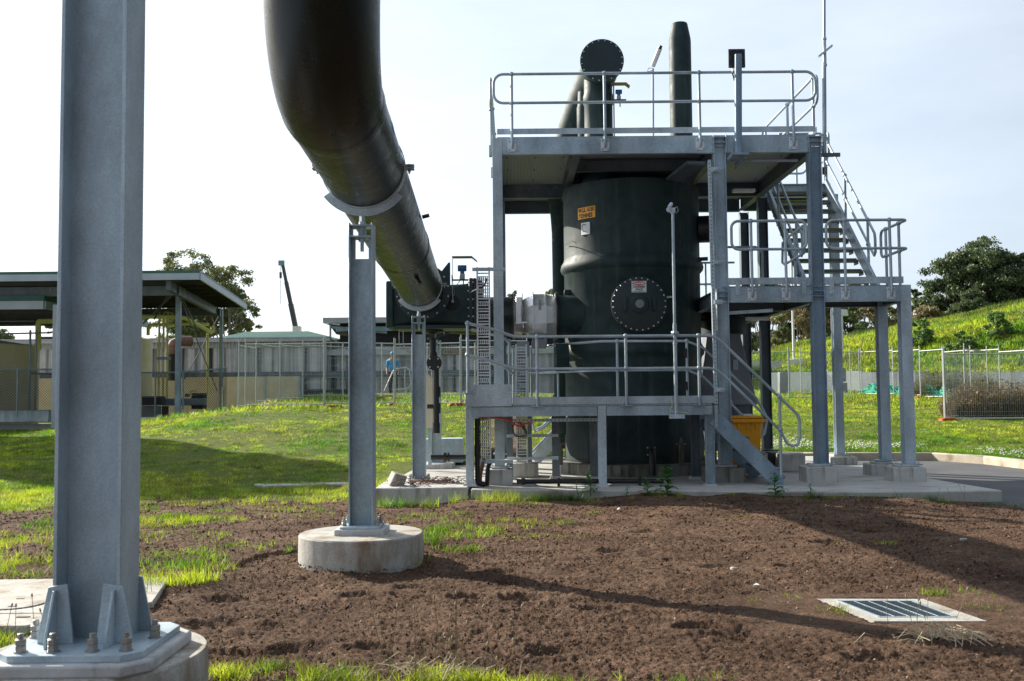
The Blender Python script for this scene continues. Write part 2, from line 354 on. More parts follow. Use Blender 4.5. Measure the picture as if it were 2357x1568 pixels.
def build_ground():
    ys = list(np.arange(-14, 4.0, .6)); y = 4.0
    while y < 1400:
        ys.append(y); y += y * (.0034 if y < 16 else .010 if y < 60 else .06)
    ys = np.array(ys); nc = 760
    s = np.linspace(-1, 1, nc); s = np.sign(s) * np.abs(s) ** 1.15
    Y = np.repeat(ys[:, None], nc, 1); X = s[None, :] * (np.maximum(Y, 3.0) * .78 + 1.2 + np.where(Y > 60, (Y - 60) * .8, 0))
    Z = H(X, Y)
    T = turf(X, Y)
    near = np.clip((18 - Y) / 2, 0, 1) * (1 - T)
    slabm = np.where((X > -.8) & (X < 6.9) & (Y > 13.7), 0, 1) * np.where((X > -2.2) & (X < -.4) & (Y > 14.3), 0, 1)
    bump = vn(X * 3.7, Y * 4.3, 2) * .022 + np.abs(vn(X * 1.1 + .3 * Y, Y * 5.5, 18)) * .03 * vn(X * .5, Y * .7, 19) + np.abs(vn(X * 7, Y * 8, 3)) * .022 + np.abs(vn(X * 17, Y * 19, 4)) * .022 + np.abs(vn(X * 39, Y * 42, 8)) * .026 + vn(X * 90, Y * 95, 14) * .017
    # trodden hollows
    for (hx, hy, r) in HOLL:
        d2 = ((X - hx) / r) ** 2 + ((Y - hy) / (r * .7)) ** 2
        bump = bump - .035 * np.exp(-d2 ** 2) + .014 * np.exp(-((np.sqrt(d2) - 1.45) / .35) ** 2)
    # keep pedestals, pit and pad proud of the soil
    for (hx, hy, r) in ((-1.29, 8.55, .62), (-1.9, 4.7, .6)):
        d = np.sqrt((X - hx) ** 2 + (Y - hy) ** 2); bump = bump + .012 * np.exp(-((d - r) / .12) ** 2) - .03 * (d < r + .4)
    flat = 1 - ss((1.15 - np.maximum(np.abs((X - 2.44) * .95 - (Y - 6.39) * -.05), np.abs(Y - 6.39) * 1.7)) / .35)
    Z = Z + (bump - .02) * near * np.where(slabm, 1, .1) * (.35 + .65 * flat) + .008 * (1 - flat)
    cqx, cqy = 2.435, 6.39; pitm = (np.abs(Y - cqy) < .345) & (np.abs(X - cqx - (cqy - Y) * .20) < .345); Z = np.where(pitm, -.25, Z)
    padm = ss((-2.75 - X) / .3) * ss((Y - 5.7) / .3) * ss((7.75 - Y) / .15); Z = Z * (1 - padm) + (-.03) * padm
    nr = len(ys); co = np.stack([X, Y, Z], -1).reshape(-1, 3)
    idx = (np.arange(nr - 1)[:, None] * nc + np.arange(nc - 1)[None, :]).reshape(-1)
    q = np.stack([idx, idx + 1, idx + nc + 1, idx + nc], -1)
    o = raw_mesh('ground', co, q, SOIL, smooth=True)
    at_ = o.data.attributes.new('turf', 'FLOAT', 'POINT'); at_.data.foreach_set('value', T.reshape(-1).astype(np.float32))
    return tag(o, kind='structure')

def raw_mesh(name, co, faces, mat, smooth=False, tint=None, parent=None):
    """numpy mesh: co (n,3), faces (m,k)"""
    me = bpy.data.meshes.new(name); m, k = faces.shape
    me.vertices.add(len(co)); me.vertices.foreach_set('co', np.ascontiguousarray(co, np.float32).reshape(-1))
    me.loops.add(m * k); me.loops.foreach_set('vertex_index', faces.reshape(-1).astype(np.int32))
    me.polygons.add(m); me.polygons.foreach_set('loop_start', (np.arange(m) * k).astype(np.int32))
    if smooth: me.polygons.foreach_set('use_smooth', np.ones(m, bool))
    me.materials.append(mat); me.update(calc_edges=True)
    if tint is not None:
        a = me.color_attributes.new('tint', 'FLOAT_COLOR', 'POINT')
        a.data.foreach_set('color', np.concatenate([tint, np.ones((len(tint), 1))], 1).astype(np.float32).reshape(-1))
    o = bpy.data.objects.new(name, me); COL.objects.link(o)
    if parent is not None: o.parent = parent
    return o
HOLL = [(-1.85, 6.25, .20), (-1.5, 6.2, .16), (-.3, 6.9, .13), (.05, 6.85, .14), (.55, 6.55, .14), (-1.1, 7.1, .13), (-.75, 7.35, .12), (1.1, 6.0, .13), (-1.2, 5.6, .15), (-.8, 5.55, .13),
        (1.6, 8.1, .13), (2.2, 8.0, .12), (.9, 8.9, .15), (-.1, 7.9, .12), (2.9, 9.3, .14), (1.3, 10.3, .14), (3.6, 10.1, .15), (.2, 5.5, .12), (-2.0, 7.0, .15), (1.9, 5.3, .14), (-1.6, 5.2, .12)]
ground = build_ground()

def blades(name, x, y, h, w, tint, z=None, lean=.35, label=None):
    n = len(x); z = H(x, y) + (0 if z is None else z) - .01
    az = RNG.uniform(0, 2 * np.pi, n); ca, sa = np.cos(az), np.sin(az)
    la = RNG.uniform(0, 2 * np.pi, n); lm = RNG.uniform(.05, 1, n) * lean * h
    p0 = np.stack([x - ca * w / 2, y - sa * w / 2, z], -1); p1 = np.stack([x + ca * w / 2, y + sa * w / 2, z], -1)
    p2 = np.stack([x + np.cos(la) * lm, y + np.sin(la) * lm, z + h], -1)
    co = np.stack([p0, p1, p2], 1).reshape(-1, 3); f = np.arange(3 * n).reshape(-1, 3)
    return raw_mesh(name, co, f, BLADE, tint=np.repeat(tint, 3, 0))
GA = np.array([.090, .25, .010]); GB = np.array([.46, .54, .030]); GCc = np.array([.36, .28, .11]); GDk = np.array([.028, .070, .012])
def gtint(x, y, straw=.18, sc=.5):
    t = np.clip(.5 + vn(x * sc, y * sc, 21) * 1.3 + vn(x * sc * 4, y * sc * 4, 22) * .8 + RNG.normal(0, .30, len(x)), 0, 1)[:, None]
    c = GA * (1 - t) + GB * t
    d = (RNG.random(len(x)) < straw * (1 + 2.2 * np.clip(vn(x * .7, y * .7, 23) * 2, -.4, 1)))[:, None]
    cl = 1.05 + 1.2 * vn(x * 5.5, y * 5.5, 24) + .8 * vn(x * 13, y * 13, 25)
    return np.where(d, GCc * RNG.uniform(.7, 1.2, (len(x), 1)), c) * np.clip(cl, .25, 1.9)[:, None] * RNG.uniform(.55, 1.35, (len(x), 1))
# ------------------------------------------------------------------ slab, asphalt, kerb
def sheet(name, poly, z, t, mat, bevel=0):
    mb = MB().prism(poly, (0, 0, z - t), (1, 0, 0), (0, 1, 0), (0, 0, t))
    return tag(part(name, mb, mat, bevel=bevel, smooth=0), kind='structure')
SLABP = [(-.62, 14.58), (0, 14.52), (2.5, 14.12), (4.8, 13.76), (6.74, 13.80), (6.62, 14.9), (6.5, 16.1), (6.55, 21.3), (-1.75, 21.3), (-1.95, 16.45), (-.62, 16.35)]
sheet('concrete_slab', SLABP, 0, .30, SLB, .015)
sheet('asphalt_road', [(6.2, 13.0), (30, 12.2), (30, 15.2), (14, 16.1), (10.65, 17.7), (10.0, 19.2), (9.85, 20.7), (9.25, 21.95), (6.5, 22.45), (4.7, 23.15), (1, 23.6), (-2.5, 23.8), (-2.5, 21.0), (6.2, 21.0)], -.155, .2, ASP)
kb = MB()
for i in range(len(KX) - 2):
    a = Vector((KX[i], KY[i], -.08)); b_ = Vector((KX[i + 1], KY[i + 1], -.08)); d = (b_ - a).normalized() * .03
    kb.bar(a - d, b_ + d, .16, .19)
tag(part('kerb', kb, KRB, bevel=.02), kind='structure')

# ------------------------------------------------------------------ grass
def scatter(n, y0, y1, x0f, x1f):
    y = np.sqrt(RNG.uniform(y0 ** 2, y1 ** 2, n)); u = RNG.random(n); return x0f(y) + (x1f(y) - x0f(y)) * u, y
def lawn():
    xs = []; ys = []; hs = []; ws = []; st = []
    # mound on the far side
    for (n, y0, y1, h0, h1, w) in ((70000, 13.6, 17.5, .02, .07, .008), (150000, 16, 23, .018, .055, .011), (130000, 22, 31, .02, .055, .017), (40000, 30, 44, .05, .13, .035)):
        x, y = scatter(n, y0, y1, lambda y: -.60 * y - .5, lambda y: np.full_like(y, 5.0))
        k = (RNG.random(n) < turf(x, y)) & ~((x > -2.3) & (x < 5) & (y < 21.3) & (y > 14.4) & (x > -2.0)); x, y = x[k], y[k]
        h = RNG.uniform(h0, h1, len(x)) * np.clip(1 + vn(x * .6, y * .6, 31) * 1.2 + vn(x * 4, y * 4, 32) * 2.4, .35, 2.6); xs.append(x); ys.append(y); hs.append(h); ws.append(np.full(len(x), w)); st.append(np.full(len(x), 0.))
    for (n, y0, y1, h0, h1, w) in ((130000, 15.5, 26, .02, .08, .013), (120000, 24, 38, .02, .06, .021), (50000, 36, 52, .05, .14, .04)):
        x, y = scatter(n, y0, y1, lambda y: np.full_like(y, 3.5), lambda y: .60 * y + 1)
        k = (RNG.random(n) < turf(x, y)) & (y > kerby(x) + .02) & (y > 21.4 * (x < 5)); x, y = x[k], y[k]
        near = np.clip(1 - (y - kerby(x)) / 3.5, 0, 1)
        h = RNG.uniform(h0, h1, len(x)) * (1 + 1.0 * near) * np.clip(1 + vn(x * .6, y * .6, 31) * 1.2 + vn(x * 4, y * 4, 32) * 2.0, .4, 2.4); xs.append(x); ys.append(y); hs.append(h); ws.append(np.full(len(x), w)); st.append(near)
    x = np.concatenate(xs); y = np.concatenate(ys); h = np.concatenate(hs); w = np.concatenate(ws); nr = np.concatenate(st)[:, None]
    t = gtint(x, y, .11); lush = np.array([.060, .22, .014]) * RNG.uniform(.7, 1.3, (len(x), 1)); t = t * (1 - nr * .8) + lush * nr * .8
    o = blades('lawn_grass', x, y, h, w, t, lean=1.3); tag(o, 'short green and straw coloured lawn grass on the mound and the bank', 'grass', kind='stuff')
lawn()
def hillgrass():
    x, y = scatter(170000, 42, 74, lambda y: np.full_like(y, 9.5), lambda y: .56 * y + 3)
    wy = np.interp(x, WX, WY); k = y > wy + .5; x, y = x[k], y[k]
    pz = vn(x * .30, y * .30, 41) + vn(x * .9, y * .9, 42) * .5
    h = RNG.uniform(.12, .34, len(x)) * np.clip(1 + pz * 1.8, .4, 2.4)
    t = gtint(x, y, .12, .3); dk = np.clip(pz * 2.4 - .35, 0, .9)[:, None]; t = t * (1 - dk) + GDk * dk * RNG.uniform(.7, 1.4, (len(x), 1))
    warm = np.clip(-pz * 2 - .3, 0, .8)[:, None]; t = t * (1 - warm) + np.array([.24, .24, .035]) * warm
    o = blades('hill_grass', x, y, h, np.full(len(x), .085), t, lean=.6)
    tag(o, 'long rough grass and scrub covering the hill behind the retaining wall', 'grass', kind='stuff')
hillgrass()
def patchgrass():
    """young grass coming through the bare soil"""
    X = []; Y = []; HH = []
    def blob(cx, cy, rx, ry, n, h0, h1, clump=6):
        m = max(1, n // clump); r = np.sqrt(RNG.random(m)); a = RNG.uniform(0, 6.283, m)
        px = cx + rx * r * np.cos(a); py = cy + ry * r * np.sin(a); kk = RNG.random(m) < np.clip(.62 + 2.6 * vn(px * 5, py * 5, 55), .05, 1); px = px[kk]; py = py[kk]; m = len(px); h1 = h0 + (h1 - h0) * .62
        for _ in range(clump): X.append(px + RNG.normal(0, .022, m)); Y.append(py + RNG.normal(0, .022, m)); HH.append(RNG.uniform(h0, h1, m))
    for c in ((-.62, 10.3, .55, .55, 1500, .04, .13), (-.1, 11.2, .75, .5, 900, .03, .10), (-.95, 9.6, .35, .35, 500, .04, .14), (-.5, 9.0, .30, .22, 350, .03, .1), (.3, 9.9, .5, .12, 200, .02, .07),
              (-2.05, 9.6, .5, .45, 700, .03, .10), (-1.75, 9.0, .35, .25, 300, .03, .09), (-2.6, 9.4, .5, .5, 500, .03, .11), (-2.9, 8.5, .5, .5, 700, .03, .14), (-2.55, 8.05, .35, .25, 500, .04, .15),
              (-2.55, 7.55, .32, .20, 900, .05, .18), (-2.75, 7.05, .15, .30, 300, .04, .14), (-3.0, 6.9, .1, .5, 100, .03, .1), (-4.5, 9.3, .9, 1.1, 5000, .03, .12), (-4.6, 12.2, 1.3, 1.1, 7000, .03, .12), (-3.9, 8.1, .7, .35, 2500, .03, .12), (-5.2, 10.6, 1.2, .6, 2500, .03, .09),
              (-3.5, 10.2, .6, .5, 600, .03, .1), (-4.2, 15.0, 1.6, .35, 2600, .03, .10), (-2.4, 15.1, 1.0, .3, 1100, .03, .10), (-6.5, 14.3, 1.6, .6, 2600, .03, .10), (-2.9, 13.2, .8, .3, 300, .02, .08), (-3.4, 13.9, .9, .5, 900, .03, .12), (-2.6, 5.5, .35, .35, 1700, .04, .12), (-3.1, 5.6, .3, .4, 1500, .04, .13), (-1.15, 5.02, .45, .14, 1500, .04, .10), (-.55, 4.92, .5, .1, 1500, .04, .11), (.1, 4.88, .45, .07, 700, .03, .08), (-.9, 4.75, .5, .1, 800, .04, .1), (0.9, 4.85, .3, .06, 120, .03, .07),
              (1.95, 6.85, .14, .09, 90, .02, .06), (2.06, 6.35, .10, .12, 110, .03, .10), (3.0, 6.85, .22, .12, 320, .03, .10), (3.05, 6.45, .12, .16, 130, .02, .07), (1.6, 6.7, .06, .04, 30, .02, .04),
              (-.25, 14.35, .35, .30, 900, .08, .30), (.15, 14.3, .25, .2, 500, .08, .28), (.55, 14.25, .4, .15, 700, .06, .24), (.95, 14.1, .25, .1, 250, .04, .14), (-1.0, 14.3, .35, .10, 400, .08, .28), (-1.7, 14.35, .3, .1, 260, .08, .26), (.1, 13.7, .35, .15, 240, .03, .1),
              (4.3, 13.62, .9, .05, 420, .04, .11), (3.3, 13.8, .5, .04, 160, .03, .08), (5.5, 13.5, .5, .1, 500, .05, .20), (6.3, 13.4, .5, .1, 260, .03, .10), (2.1, 13.85, .35, .08, 350, .05, .14), (2.6, 11.5, .12, .08, 50, .03, .09), (.9, 12.6, .25, .1, 90, .02, .06), (3.2, 9.2, .3, .2, 60, .02, .05), (1.4, 13.9, .5, .06, 140, .03, .08),
              (-1.05, 12.3, .6, .6, 500, .03, .10), (-.85, 8.4, .10, .35, 160, .04, .16), (6.9, 13.1, .5, .2, 120, .03, .08)):
        blob(*c)
    x = np.concatenate(X); y = np.concatenate(Y); h = np.concatenate(HH); t = gtint(x, y, .08, 1.2) * 1.05
    tag(blades('young_grass', x, y, h, np.full(len(x), .006), t * .85, z=.004, lean=1.1), 'bright young grass sprouting in patches through the brown soil', 'grass', kind='stuff')
patchgrass()
def clods():
    """crumbs and clods lying on the worked soil"""
    n = 90000; y = 4.3 + 11.3 * RNG.random(n) ** 1.2; x = RNG.uniform(-1, 1, n) * (y * .62 + .3)
    k = (turf(x, y) < .3) & ~((np.abs(x - 2.44) < .42 + .12) & (np.abs(y - 6.4) < .45)) & ~((x < -2.6) & (y > 5.9) & (y < 7.7)); x, y = x[k], y[k]; n = len(x)
    r = (.0026 + .0075 * RNG.random(n) ** 8) * (y / 9 + .5); z = H(x, y) + r * .3 - .004
    o6 = np.array([(1, 0, 0), (-1, 0, 0), (0, 1, 0), (0, -1, 0), (0, 0, 1), (0, 0, -1)], float)
    f8 = np.array([(0, 2, 4), (2, 1, 4), (1, 3, 4), (3, 0, 4), (2, 0, 5), (1, 2, 5), (3, 1, 5), (0, 3, 5)])
    co = (o6[None] * RNG.uniform(.55, 1.3, (n, 6, 1)) * r[:, None, None]) + np.stack([x, y, z], -1)[:, None, :]
    co = co + RNG.normal(0, .12, co.shape) * r[:, None, None]
    f = (f8[None] + (np.arange(n) * 6)[:, None, None]).reshape(-1, 3)
    o = raw_mesh('soil_clods', co.reshape(-1, 3), f, SOIL); tag(o, 'small crumbs and clods scattered over the bare brown soil', 'soil', kind='stuff')
clods()
def gravel():
    n = 1500; y = 4.4 + 10 * RNG.random(n) ** 1.3; x = RNG.uniform(-1, 1, n) * (y * .62 + .3); k = (turf(x, y) < .3) & ~((np.abs(x - 2.44) < .6) & (np.abs(y - 6.4) < .45)) & ~((x < -2.6) & (y > 5.9) & (y < 7.7)); x, y = x[k], y[k]; n = len(x)
    r = .0035 + .008 * RNG.random(n) ** 6; o6 = np.array([(1, 0, 0), (-1, 0, 0), (0, 1, 0), (0, -1, 0), (0, 0, .7), (0, 0, -.7)], float); f8 = np.array([(0, 2, 4), (2, 1, 4), (1, 3, 4), (3, 0, 4), (2, 0, 5), (1, 2, 5), (3, 1, 5), (0, 3, 5)])
    co = o6[None] * RNG.uniform(.6, 1.3, (n, 6, 1)) * r[:, None, None] + np.stack([x, y, H(x, y) + .006], -1)[:, None, :]; f = (f8[None] + (np.arange(n) * 6)[:, None, None]).reshape(-1, 3)
    tag(raw_mesh('gravel', co.reshape(-1, 3), f, KRB), 'tiny pale stones sprinkled through the bare soil', 'gravel', kind='stuff')
gravel()
def clover():
    n = 2600; x = RNG.uniform(3.6, 13, n); y = kerby(x) + .3 + np.abs(RNG.normal(0, 1.1, n)); k = (vn(x * .5, y * .5, 77) > -.1); x, y = x[k], y[k]; n = len(x)
    r = RNG.uniform(.010, .019, n); z = H(x, y) + RNG.uniform(.10, .22, n)
    o6 = np.array([(1, 0, 0), (-1, 0, 0), (0, 1, 0), (0, -1, 0), (0, 0, 1), (0, 0, -1)], float); f8 = np.array([(0, 2, 4), (2, 1, 4), (1, 3, 4), (3, 0, 4), (2, 0, 5), (1, 2, 5), (3, 1, 5), (0, 3, 5)])
    co = o6[None] * r[:, None, None] + np.stack([x, y, z], -1)[:, None, :]; f = (f8[None] + (np.arange(n) * 6)[:, None, None]).reshape(-1, 3)
    tag(raw_mesh('clover_flowers', co.reshape(-1, 3), f, WHT), 'tiny white clover flowers in the grass along the kerb', 'flowers', kind='stuff')
clover()

# ------------------------------------------------------------------ footings and duct supports
def footing(name, label, cx, cy, r, z0, z1, mat=CONL):
    mb = MB(); n = 48; rnd = random.Random(int(cx * 100)); wob = [1 + .012 * math.sin(3 * a + cx) + rnd.uniform(-.004, .004) for a in [2 * math.pi * k / n for k in range(n)]]
    rings = [(z0, 1.0), (z1 - .16, 1.0), (z1 - .012, .995), (z1, .978)]
    vs = [(cx + r * s * wob[k] * math.cos(2 * math.pi * k / n), cy + r * s * wob[k] * math.sin(2 * math.pi * k / n), z) for z, s in rings for k in range(n)]
    fs = [(i * n + k, i * n + (k + 1) % n, (i + 1) * n + (k + 1) % n, (i + 1) * n + k) for i in range(3) for k in range(n)] + [tuple(range(3 * n, 4 * n))]
    mb.add(vs, fs); o = part(name, mb, mat, loc=(cx, cy, z0), smooth=.6); return tag(o, label, 'concrete footing')
def gbolt(mb, x, y, z, s=1.0):
    mb.lathe([(.026 * s, 0), (.026 * s, .005 * s)], (x, y, z), 14)
    mb.lathe([(.021 * s, .005 * s), (.021 * s, .024 * s), (.019 * s, .026 * s)], (x, y, z), 6); mb.lathe([(.019 * s, .027 * s), (.021 * s, .029 * s), (.021 * s, .048 * s), (.018 * s, .05 * s)], (x, y, z), 6)
    mb.lathe([(.0115 * s, .05 * s), (.0115 * s, .068 * s), (.009 * s, .07 * s)], (x, y, z), 10)

# foreground column
cx, cy = -1.908, 4.60
footing('round_footing', 'round pale concrete footing under the big foreground column', -1.93, 4.66, .50, -.15, .225)
t = thing('steel_column', 'large galvanised H-section column standing nearest on its bolted base plate', 'steel column', (cx, cy, .225), 'duct support steelwork')
octo = lambda h, c: [(-h, -h + c), (-h + c, -h), (h - c, -h), (h, -h + c), (h, h - c), (h - c, h), (-h + c, h), (-h, h - c)]
part('grout_pad', MB().prism(octo(.36, .10), (cx, cy - .02, .222), (1, 0, 0), (0, 1, 0), (0, 0, .055)), GRT, t, bevel=.012, smooth=.5, seg=2)
part('base_plate', MB().prism(octo(.31, .07), (cx, cy - .02, .277), (1, 0, 0), (0, 1, 0), (0, 0, .03)), GN, t, bevel=.003)
part('shaft', MB().hsec((cx, cy, .30), (cx + .004, cy, 6.55), .302, .225, .018, .012, (1, 0, 0)), GN, t, bevel=.002)
for sx in (-1, 1):
    for sy in (-1, 1):
        g = MB().prism([(-.085, 0), (.075, 0), (.075, .03), (.030, .25), (-.055, .262)], (cx + sx * .135, cy + sy * .1195 - .006, .307), (sx, 0, 0), (0, 0, 1), (0, .012, 0))
        part('gusset', g, GN, t, bevel=.002)
        g = MB().prism([(0, 0), (.10, 0), (.10, .03), (.02, .235), (0, .235)], (cx + sx * .13 - .006, cy + sy * .126, .307), (0, sy, 0), (0, 0, 1), (.012, 0, 0))
        part('gusset', g, GN, t, bevel=.002)
for bx, by in ((-.214, -.245), (-.075, -.245), (.094, -.245), (.235, -.235), (.275, .0), (-.275, .02), (-.2, .22), (0, .235)):
    m = MB(); gbolt(m, cx + bx, cy - .02 + by, .307, 1.15); part('anchor_bolt', m, STLB, t)

# duct axis
S2 = Vector((-1.275, 8.54, 3.365)); S3 = Vector((-1.470, 15.8, 3.140)); AX = (S3 - S2).normalized(); DR = .352
def duct_at(Y): return S2 + AX * ((Y - S2.y) / AX.y)
def support(label, S, w, zb, wing=True, rodlen=.30, cut=True, d=None):
    """one H-section post with saddle and threaded rod; S is the duct centre above it"""
    d = d or w * .98; r = DR; px_, py_ = S.x - .012, S.y
    t = thing('duct_support_post', label, 'pipe support', (px_, py_, zb), 'duct support steelwork')
    ztop = S.z - r - .05 - rodlen * .32
    tf = .011
    rs = part('shaft', MB().hsec((px_, py_, zb + .02), (px_, py_, ztop - .30), w, d, tf, .009, (1, 0, 0)), G1, t, bevel=.0015)
    top = MB()
    for sx in (-1, 1): top.box(px_ + sx * (w / 2) - (tf if sx > 0 else 0), px_ + sx * (w / 2) + (tf if sx < 0 else 0), py_ - d / 2, py_ + d / 2, ztop - .30, ztop)
    for sx in (-1, 1): top.box(px_ + sx * (w / 2 - tf) - (.035 if sx > 0 else 0), px_ + sx * (w / 2 - tf) + (.035 if sx < 0 else 0), py_ - .0045, py_ + .0045, ztop - .299, ztop - .115)
    for z in (ztop - .015, ztop - .11): top.box(px_ - w / 2 + tf + .001, px_ + w / 2 - tf - .001, py_ - d / 2 + .002, py_ + d / 2 - .002, z - .012, z)
    part('slotted_head', top, G1, t, bevel=.0015)
    part('base_plate', MB().box(px_ - w * .82, px_ + w * .82, py_ - w * .8, py_ + w * .8, zb, zb + .022), G1, t, bevel=.003)
    for sx in (-1, 1):
        for sy in (-1, 1):
            m = MB(); gbolt(m, px_ + sx * w * .68, py_ + sy * w * .5, zb + .022, 1.0); part('anchor_bolt', m, STLB, t)
    rod = MB(); rod.cyl((px_, py_, ztop - .235), (px_, py_, S.z - r - .06), .016, 12)
    rod.lathe([(.030, 0), (.030, .022)], (px_, py_, ztop), 6); rod.lathe([(.034, 0), (.034, .075)], (px_, py_, ztop - .098), 12)
    rod.lathe([(.032, 0), (.032, .026)], (px_, py_, ztop - .150), 6); rod.lathe([(.028, 0), (.024, .10)], (px_, py_, S.z - r - .16), 4)
    part('threaded_rod', rod, STLB if not cut else G2, t)
    # saddle: cradle band below and strap above
    e1 = Vector((1, 0, 0)); e2 = AX.cross(e1).normalized()
    if e2.z < 0: e2 = -e2
    e1 = e2.cross(AX).normalized() * (1 if e2.cross(AX).x > 0 else -1)
    def ring(r0, r1, a0, a1, wd, n=26, yo=0.0):
        m = MB(); vs = []
        for i in range(n + 1):
            a = math.radians(a0 + (a1 - a0) * i / n); dr = math.cos(a) * e1 + math.sin(a) * e2
            for rr, yy in ((r0, -wd / 2), (r1, -wd / 2), (r1, wd / 2), (r0, wd / 2)): vs.append(S + dr * rr + AX * (yy + yo))
        fs = [(i * 4 + k, i * 4 + (k + 1) % 4, i * 4 + 4 + (k + 1) % 4, i * 4 + 4 + k) for i in range(n) for k in range(4)] + [(3, 2, 1, 0), (n * 4, n * 4 + 1, n * 4 + 2, n * 4 + 3)]
        return m.add(vs, fs)
    cr = ring(r + .004, r + .012, 178, 362, .10); sp = ring(r + .004, r + .012, 2, 178, .075)
    part('cradle', cr, G2, t); part('strap', sp, G2, t)
    part('saddle_plate', ring(r + .013, r + .075, 217, 323, .010), G2, t)
    for sx in (-1, 1):
        m = MB(); c = S + e1 * sx * (r + .045)
        m.obox(c + e2 * .014, e1 * .042, AX * .036, e2 * .006); m.obox(c - e2 * .014, e1 * .042, AX * .036, e2 * .006)
        m.cyl(c - e2 * .055, c + e2 * .03, .009, 8); m.lathe([(.016, 0), (.016, .014)], c - e2 * .035, 6, e2)
        part('clamp_lug', m, STLB, t)
    return t
footing('round_footing', 'round stained concrete footing under the slotted duct post in the bare soil', -1.295, 8.55, .527, -.22, .225)
t = support('slotted galvanised post on a round footing, carrying the duct nearer the camera', S2, .204, .275)
part('grout_pad', MB().box(-1.287 - .21, -1.287 + .21, 8.54 - .19, 8.54 + .19, .203, .275), GRT, t, bevel=.01, seg=2)
support('slotted galvanised post on the low concrete block, carrying the duct just before its square box', S3, .205, .045)
S4 = Vector((-1.44, 19.0, 2.93))
_AX, _DR = AX, DR
AX = Vector((1, 0, 0.0)); 
AX = Vector((0, 1, 0)); support('slotted post standing behind the black pipes under the green box', S4, .175, .09, rodlen=.34)
AX, DR = _AX, _DR
part_o = part('foundation_block', MB().box(-2.03, -.66, 14.62, 16.32, -.32, .03), CON, bevel=.02, loc=(-1.35, 15.5, -.3), seg=2); tag(part_o, 'low rectangular concrete block with dry twigs lying on it, grass at its foot', 'concrete block')
part_o = part('foundation_block', MB().box(-1.68, -1.12, 18.6, 19.4, -.2, .09), CON, bevel=.02, loc=(-1.4, 19, -.2)); tag(part_o, 'small concrete block under the rear duct post', 'concrete block')

# ------------------------------------------------------------------ the big green duct
duct = thing('green_duct', 'long dark green duct sweeping overhead and down towards the square box', 'duct', (-1.3, 10, 3.3))
pa = duct_at(16.66); pb = duct_at(6.75)
path = [pa + (pb - pa) * i / 8 for i in range(9)]
part('straight_pipe', MB().tube(path, DR, 56, cap=False), FRPD, duct, smooth=1.2)
# elbow from horizontal to upright
R_ = .93; up = Vector((.035, .03, 1)).normalized(); back = -AX
pts = [pb + back * (R_ * math.sin(a)) + up * (R_ * (1 - math.cos(a))) + Vector((.07, 0, 0)) * (a / 1.57) for a in [math.pi / 2 * i / 14 for i in range(15)]]
part('elbow', MB().tube(pts, DR + .004, 56, cap=False), FRPD, duct, smooth=1.2)
tv = pts[-1]; pts2 = [tv, tv + up * .5, tv + up * 1.15]
c0 = pts2[-1]; dr2 = Vector((-.32, -.95, 0)).normalized()
pts2 += [c0 + up * (.9 * math.sin(a)) + dr2 * (.9 * (1 - math.cos(a))) for a in [math.pi / 2 * i / 10 for i in range(1, 11)]]; pts2 += [pts2[-1] + dr2 * 1.5, pts2[-1] + dr2 * 5]
part('riser', MB().tube(pts2, DR, 56, cap=False), FRPD, duct, smooth=1.2)
j = MB()
for Y, w_ in ((6.82, .10), (12.3, .05)):
    c = duct_at(Y); m_ = [(DR + .001, -w_ * 1.2), (DR + .009, -w_ * .6), (DR + .009, w_ * .6), (DR + .001, w_ * 1.2)]; part('joint_band', MB().lathe(m_, c, 56, AX, cap=False), FRPD, duct, smooth=1.2)
j.lathe([(DR + .003, -.14), (DR + .012, -.05), (DR + .012, .05), (DR + .003, .14)], tv + up * .02, 56, up, cap=False)
part('joint_band', j, FRPD, duct, smooth=1.2)
def stick(Y, deg, r, l, mat, name, parent):
    c = duct_at(Y); a0, a1 = deg; vs = []; n = 8
    for i in range(n + 1):
        a = math.radians(a0 + (a1 - a0) * i / n); dr = Vector((math.cos(a), 0, math.sin(a)))
        vs += [c + dr * r - AX * l / 2 + AX * .0, c + dr * r + AX * l / 2]
    return part(name, MB().add(vs, [(2 * i, 2 * i + 1, 2 * i + 3, 2 * i + 2) for i in range(n)]), mat, parent, label='pale blue and white sticker on the side of the duct')
stick(7.55, (2, 22), DR + .003, .20, LBL, 'sticker', duct); stick(16.2, (12, 26), DR + .003, .12, LBL, 'sticker', duct)
sp = MB(); c = duct_at(13.0); d = Vector((.45, -.25, -.86)).normalized(); sp.cyl(c + d * .33, c + d * .45, .030, 16); sp.lathe([(.036, 0), (.036, .03)], c + d * .44, 16, d)
part('drain_spigot', sp, BLK, duct)
sp = MB(); c = duct_at(11.2); sp.cyl(c + Vector((.34, 0, .12)), c + Vector((.42, 0, .14)), .022, 12); part('drain_spigot', sp, BLK, duct)
fl = MB(); c = duct_at(16.62); fl.lathe([(DR, 0), (.47, 0), (.47, .03), (DR, .03)], c, 56, AX, cap=False); part('end_flange', fl, FRPP, duct, smooth=.6)
bo = MB()
for k in range(16):
    a = 2 * math.pi * (k + .5) / 16; bo.ball(c + Vector((.435 * math.cos(a), -.005, .435 * math.sin(a))), .017, 8)
part('flange_bolts', bo, BOLTW, duct)

# ------------------------------------------------------------------ square junction box, damper and branch ducts
bx = thing('duct_junction_box', 'square dark green box joining the long duct to the cross duct', 'duct box', (-1.4, 17.2, 2.9))
body = MB(); yc, zc = 17.28, 2.92
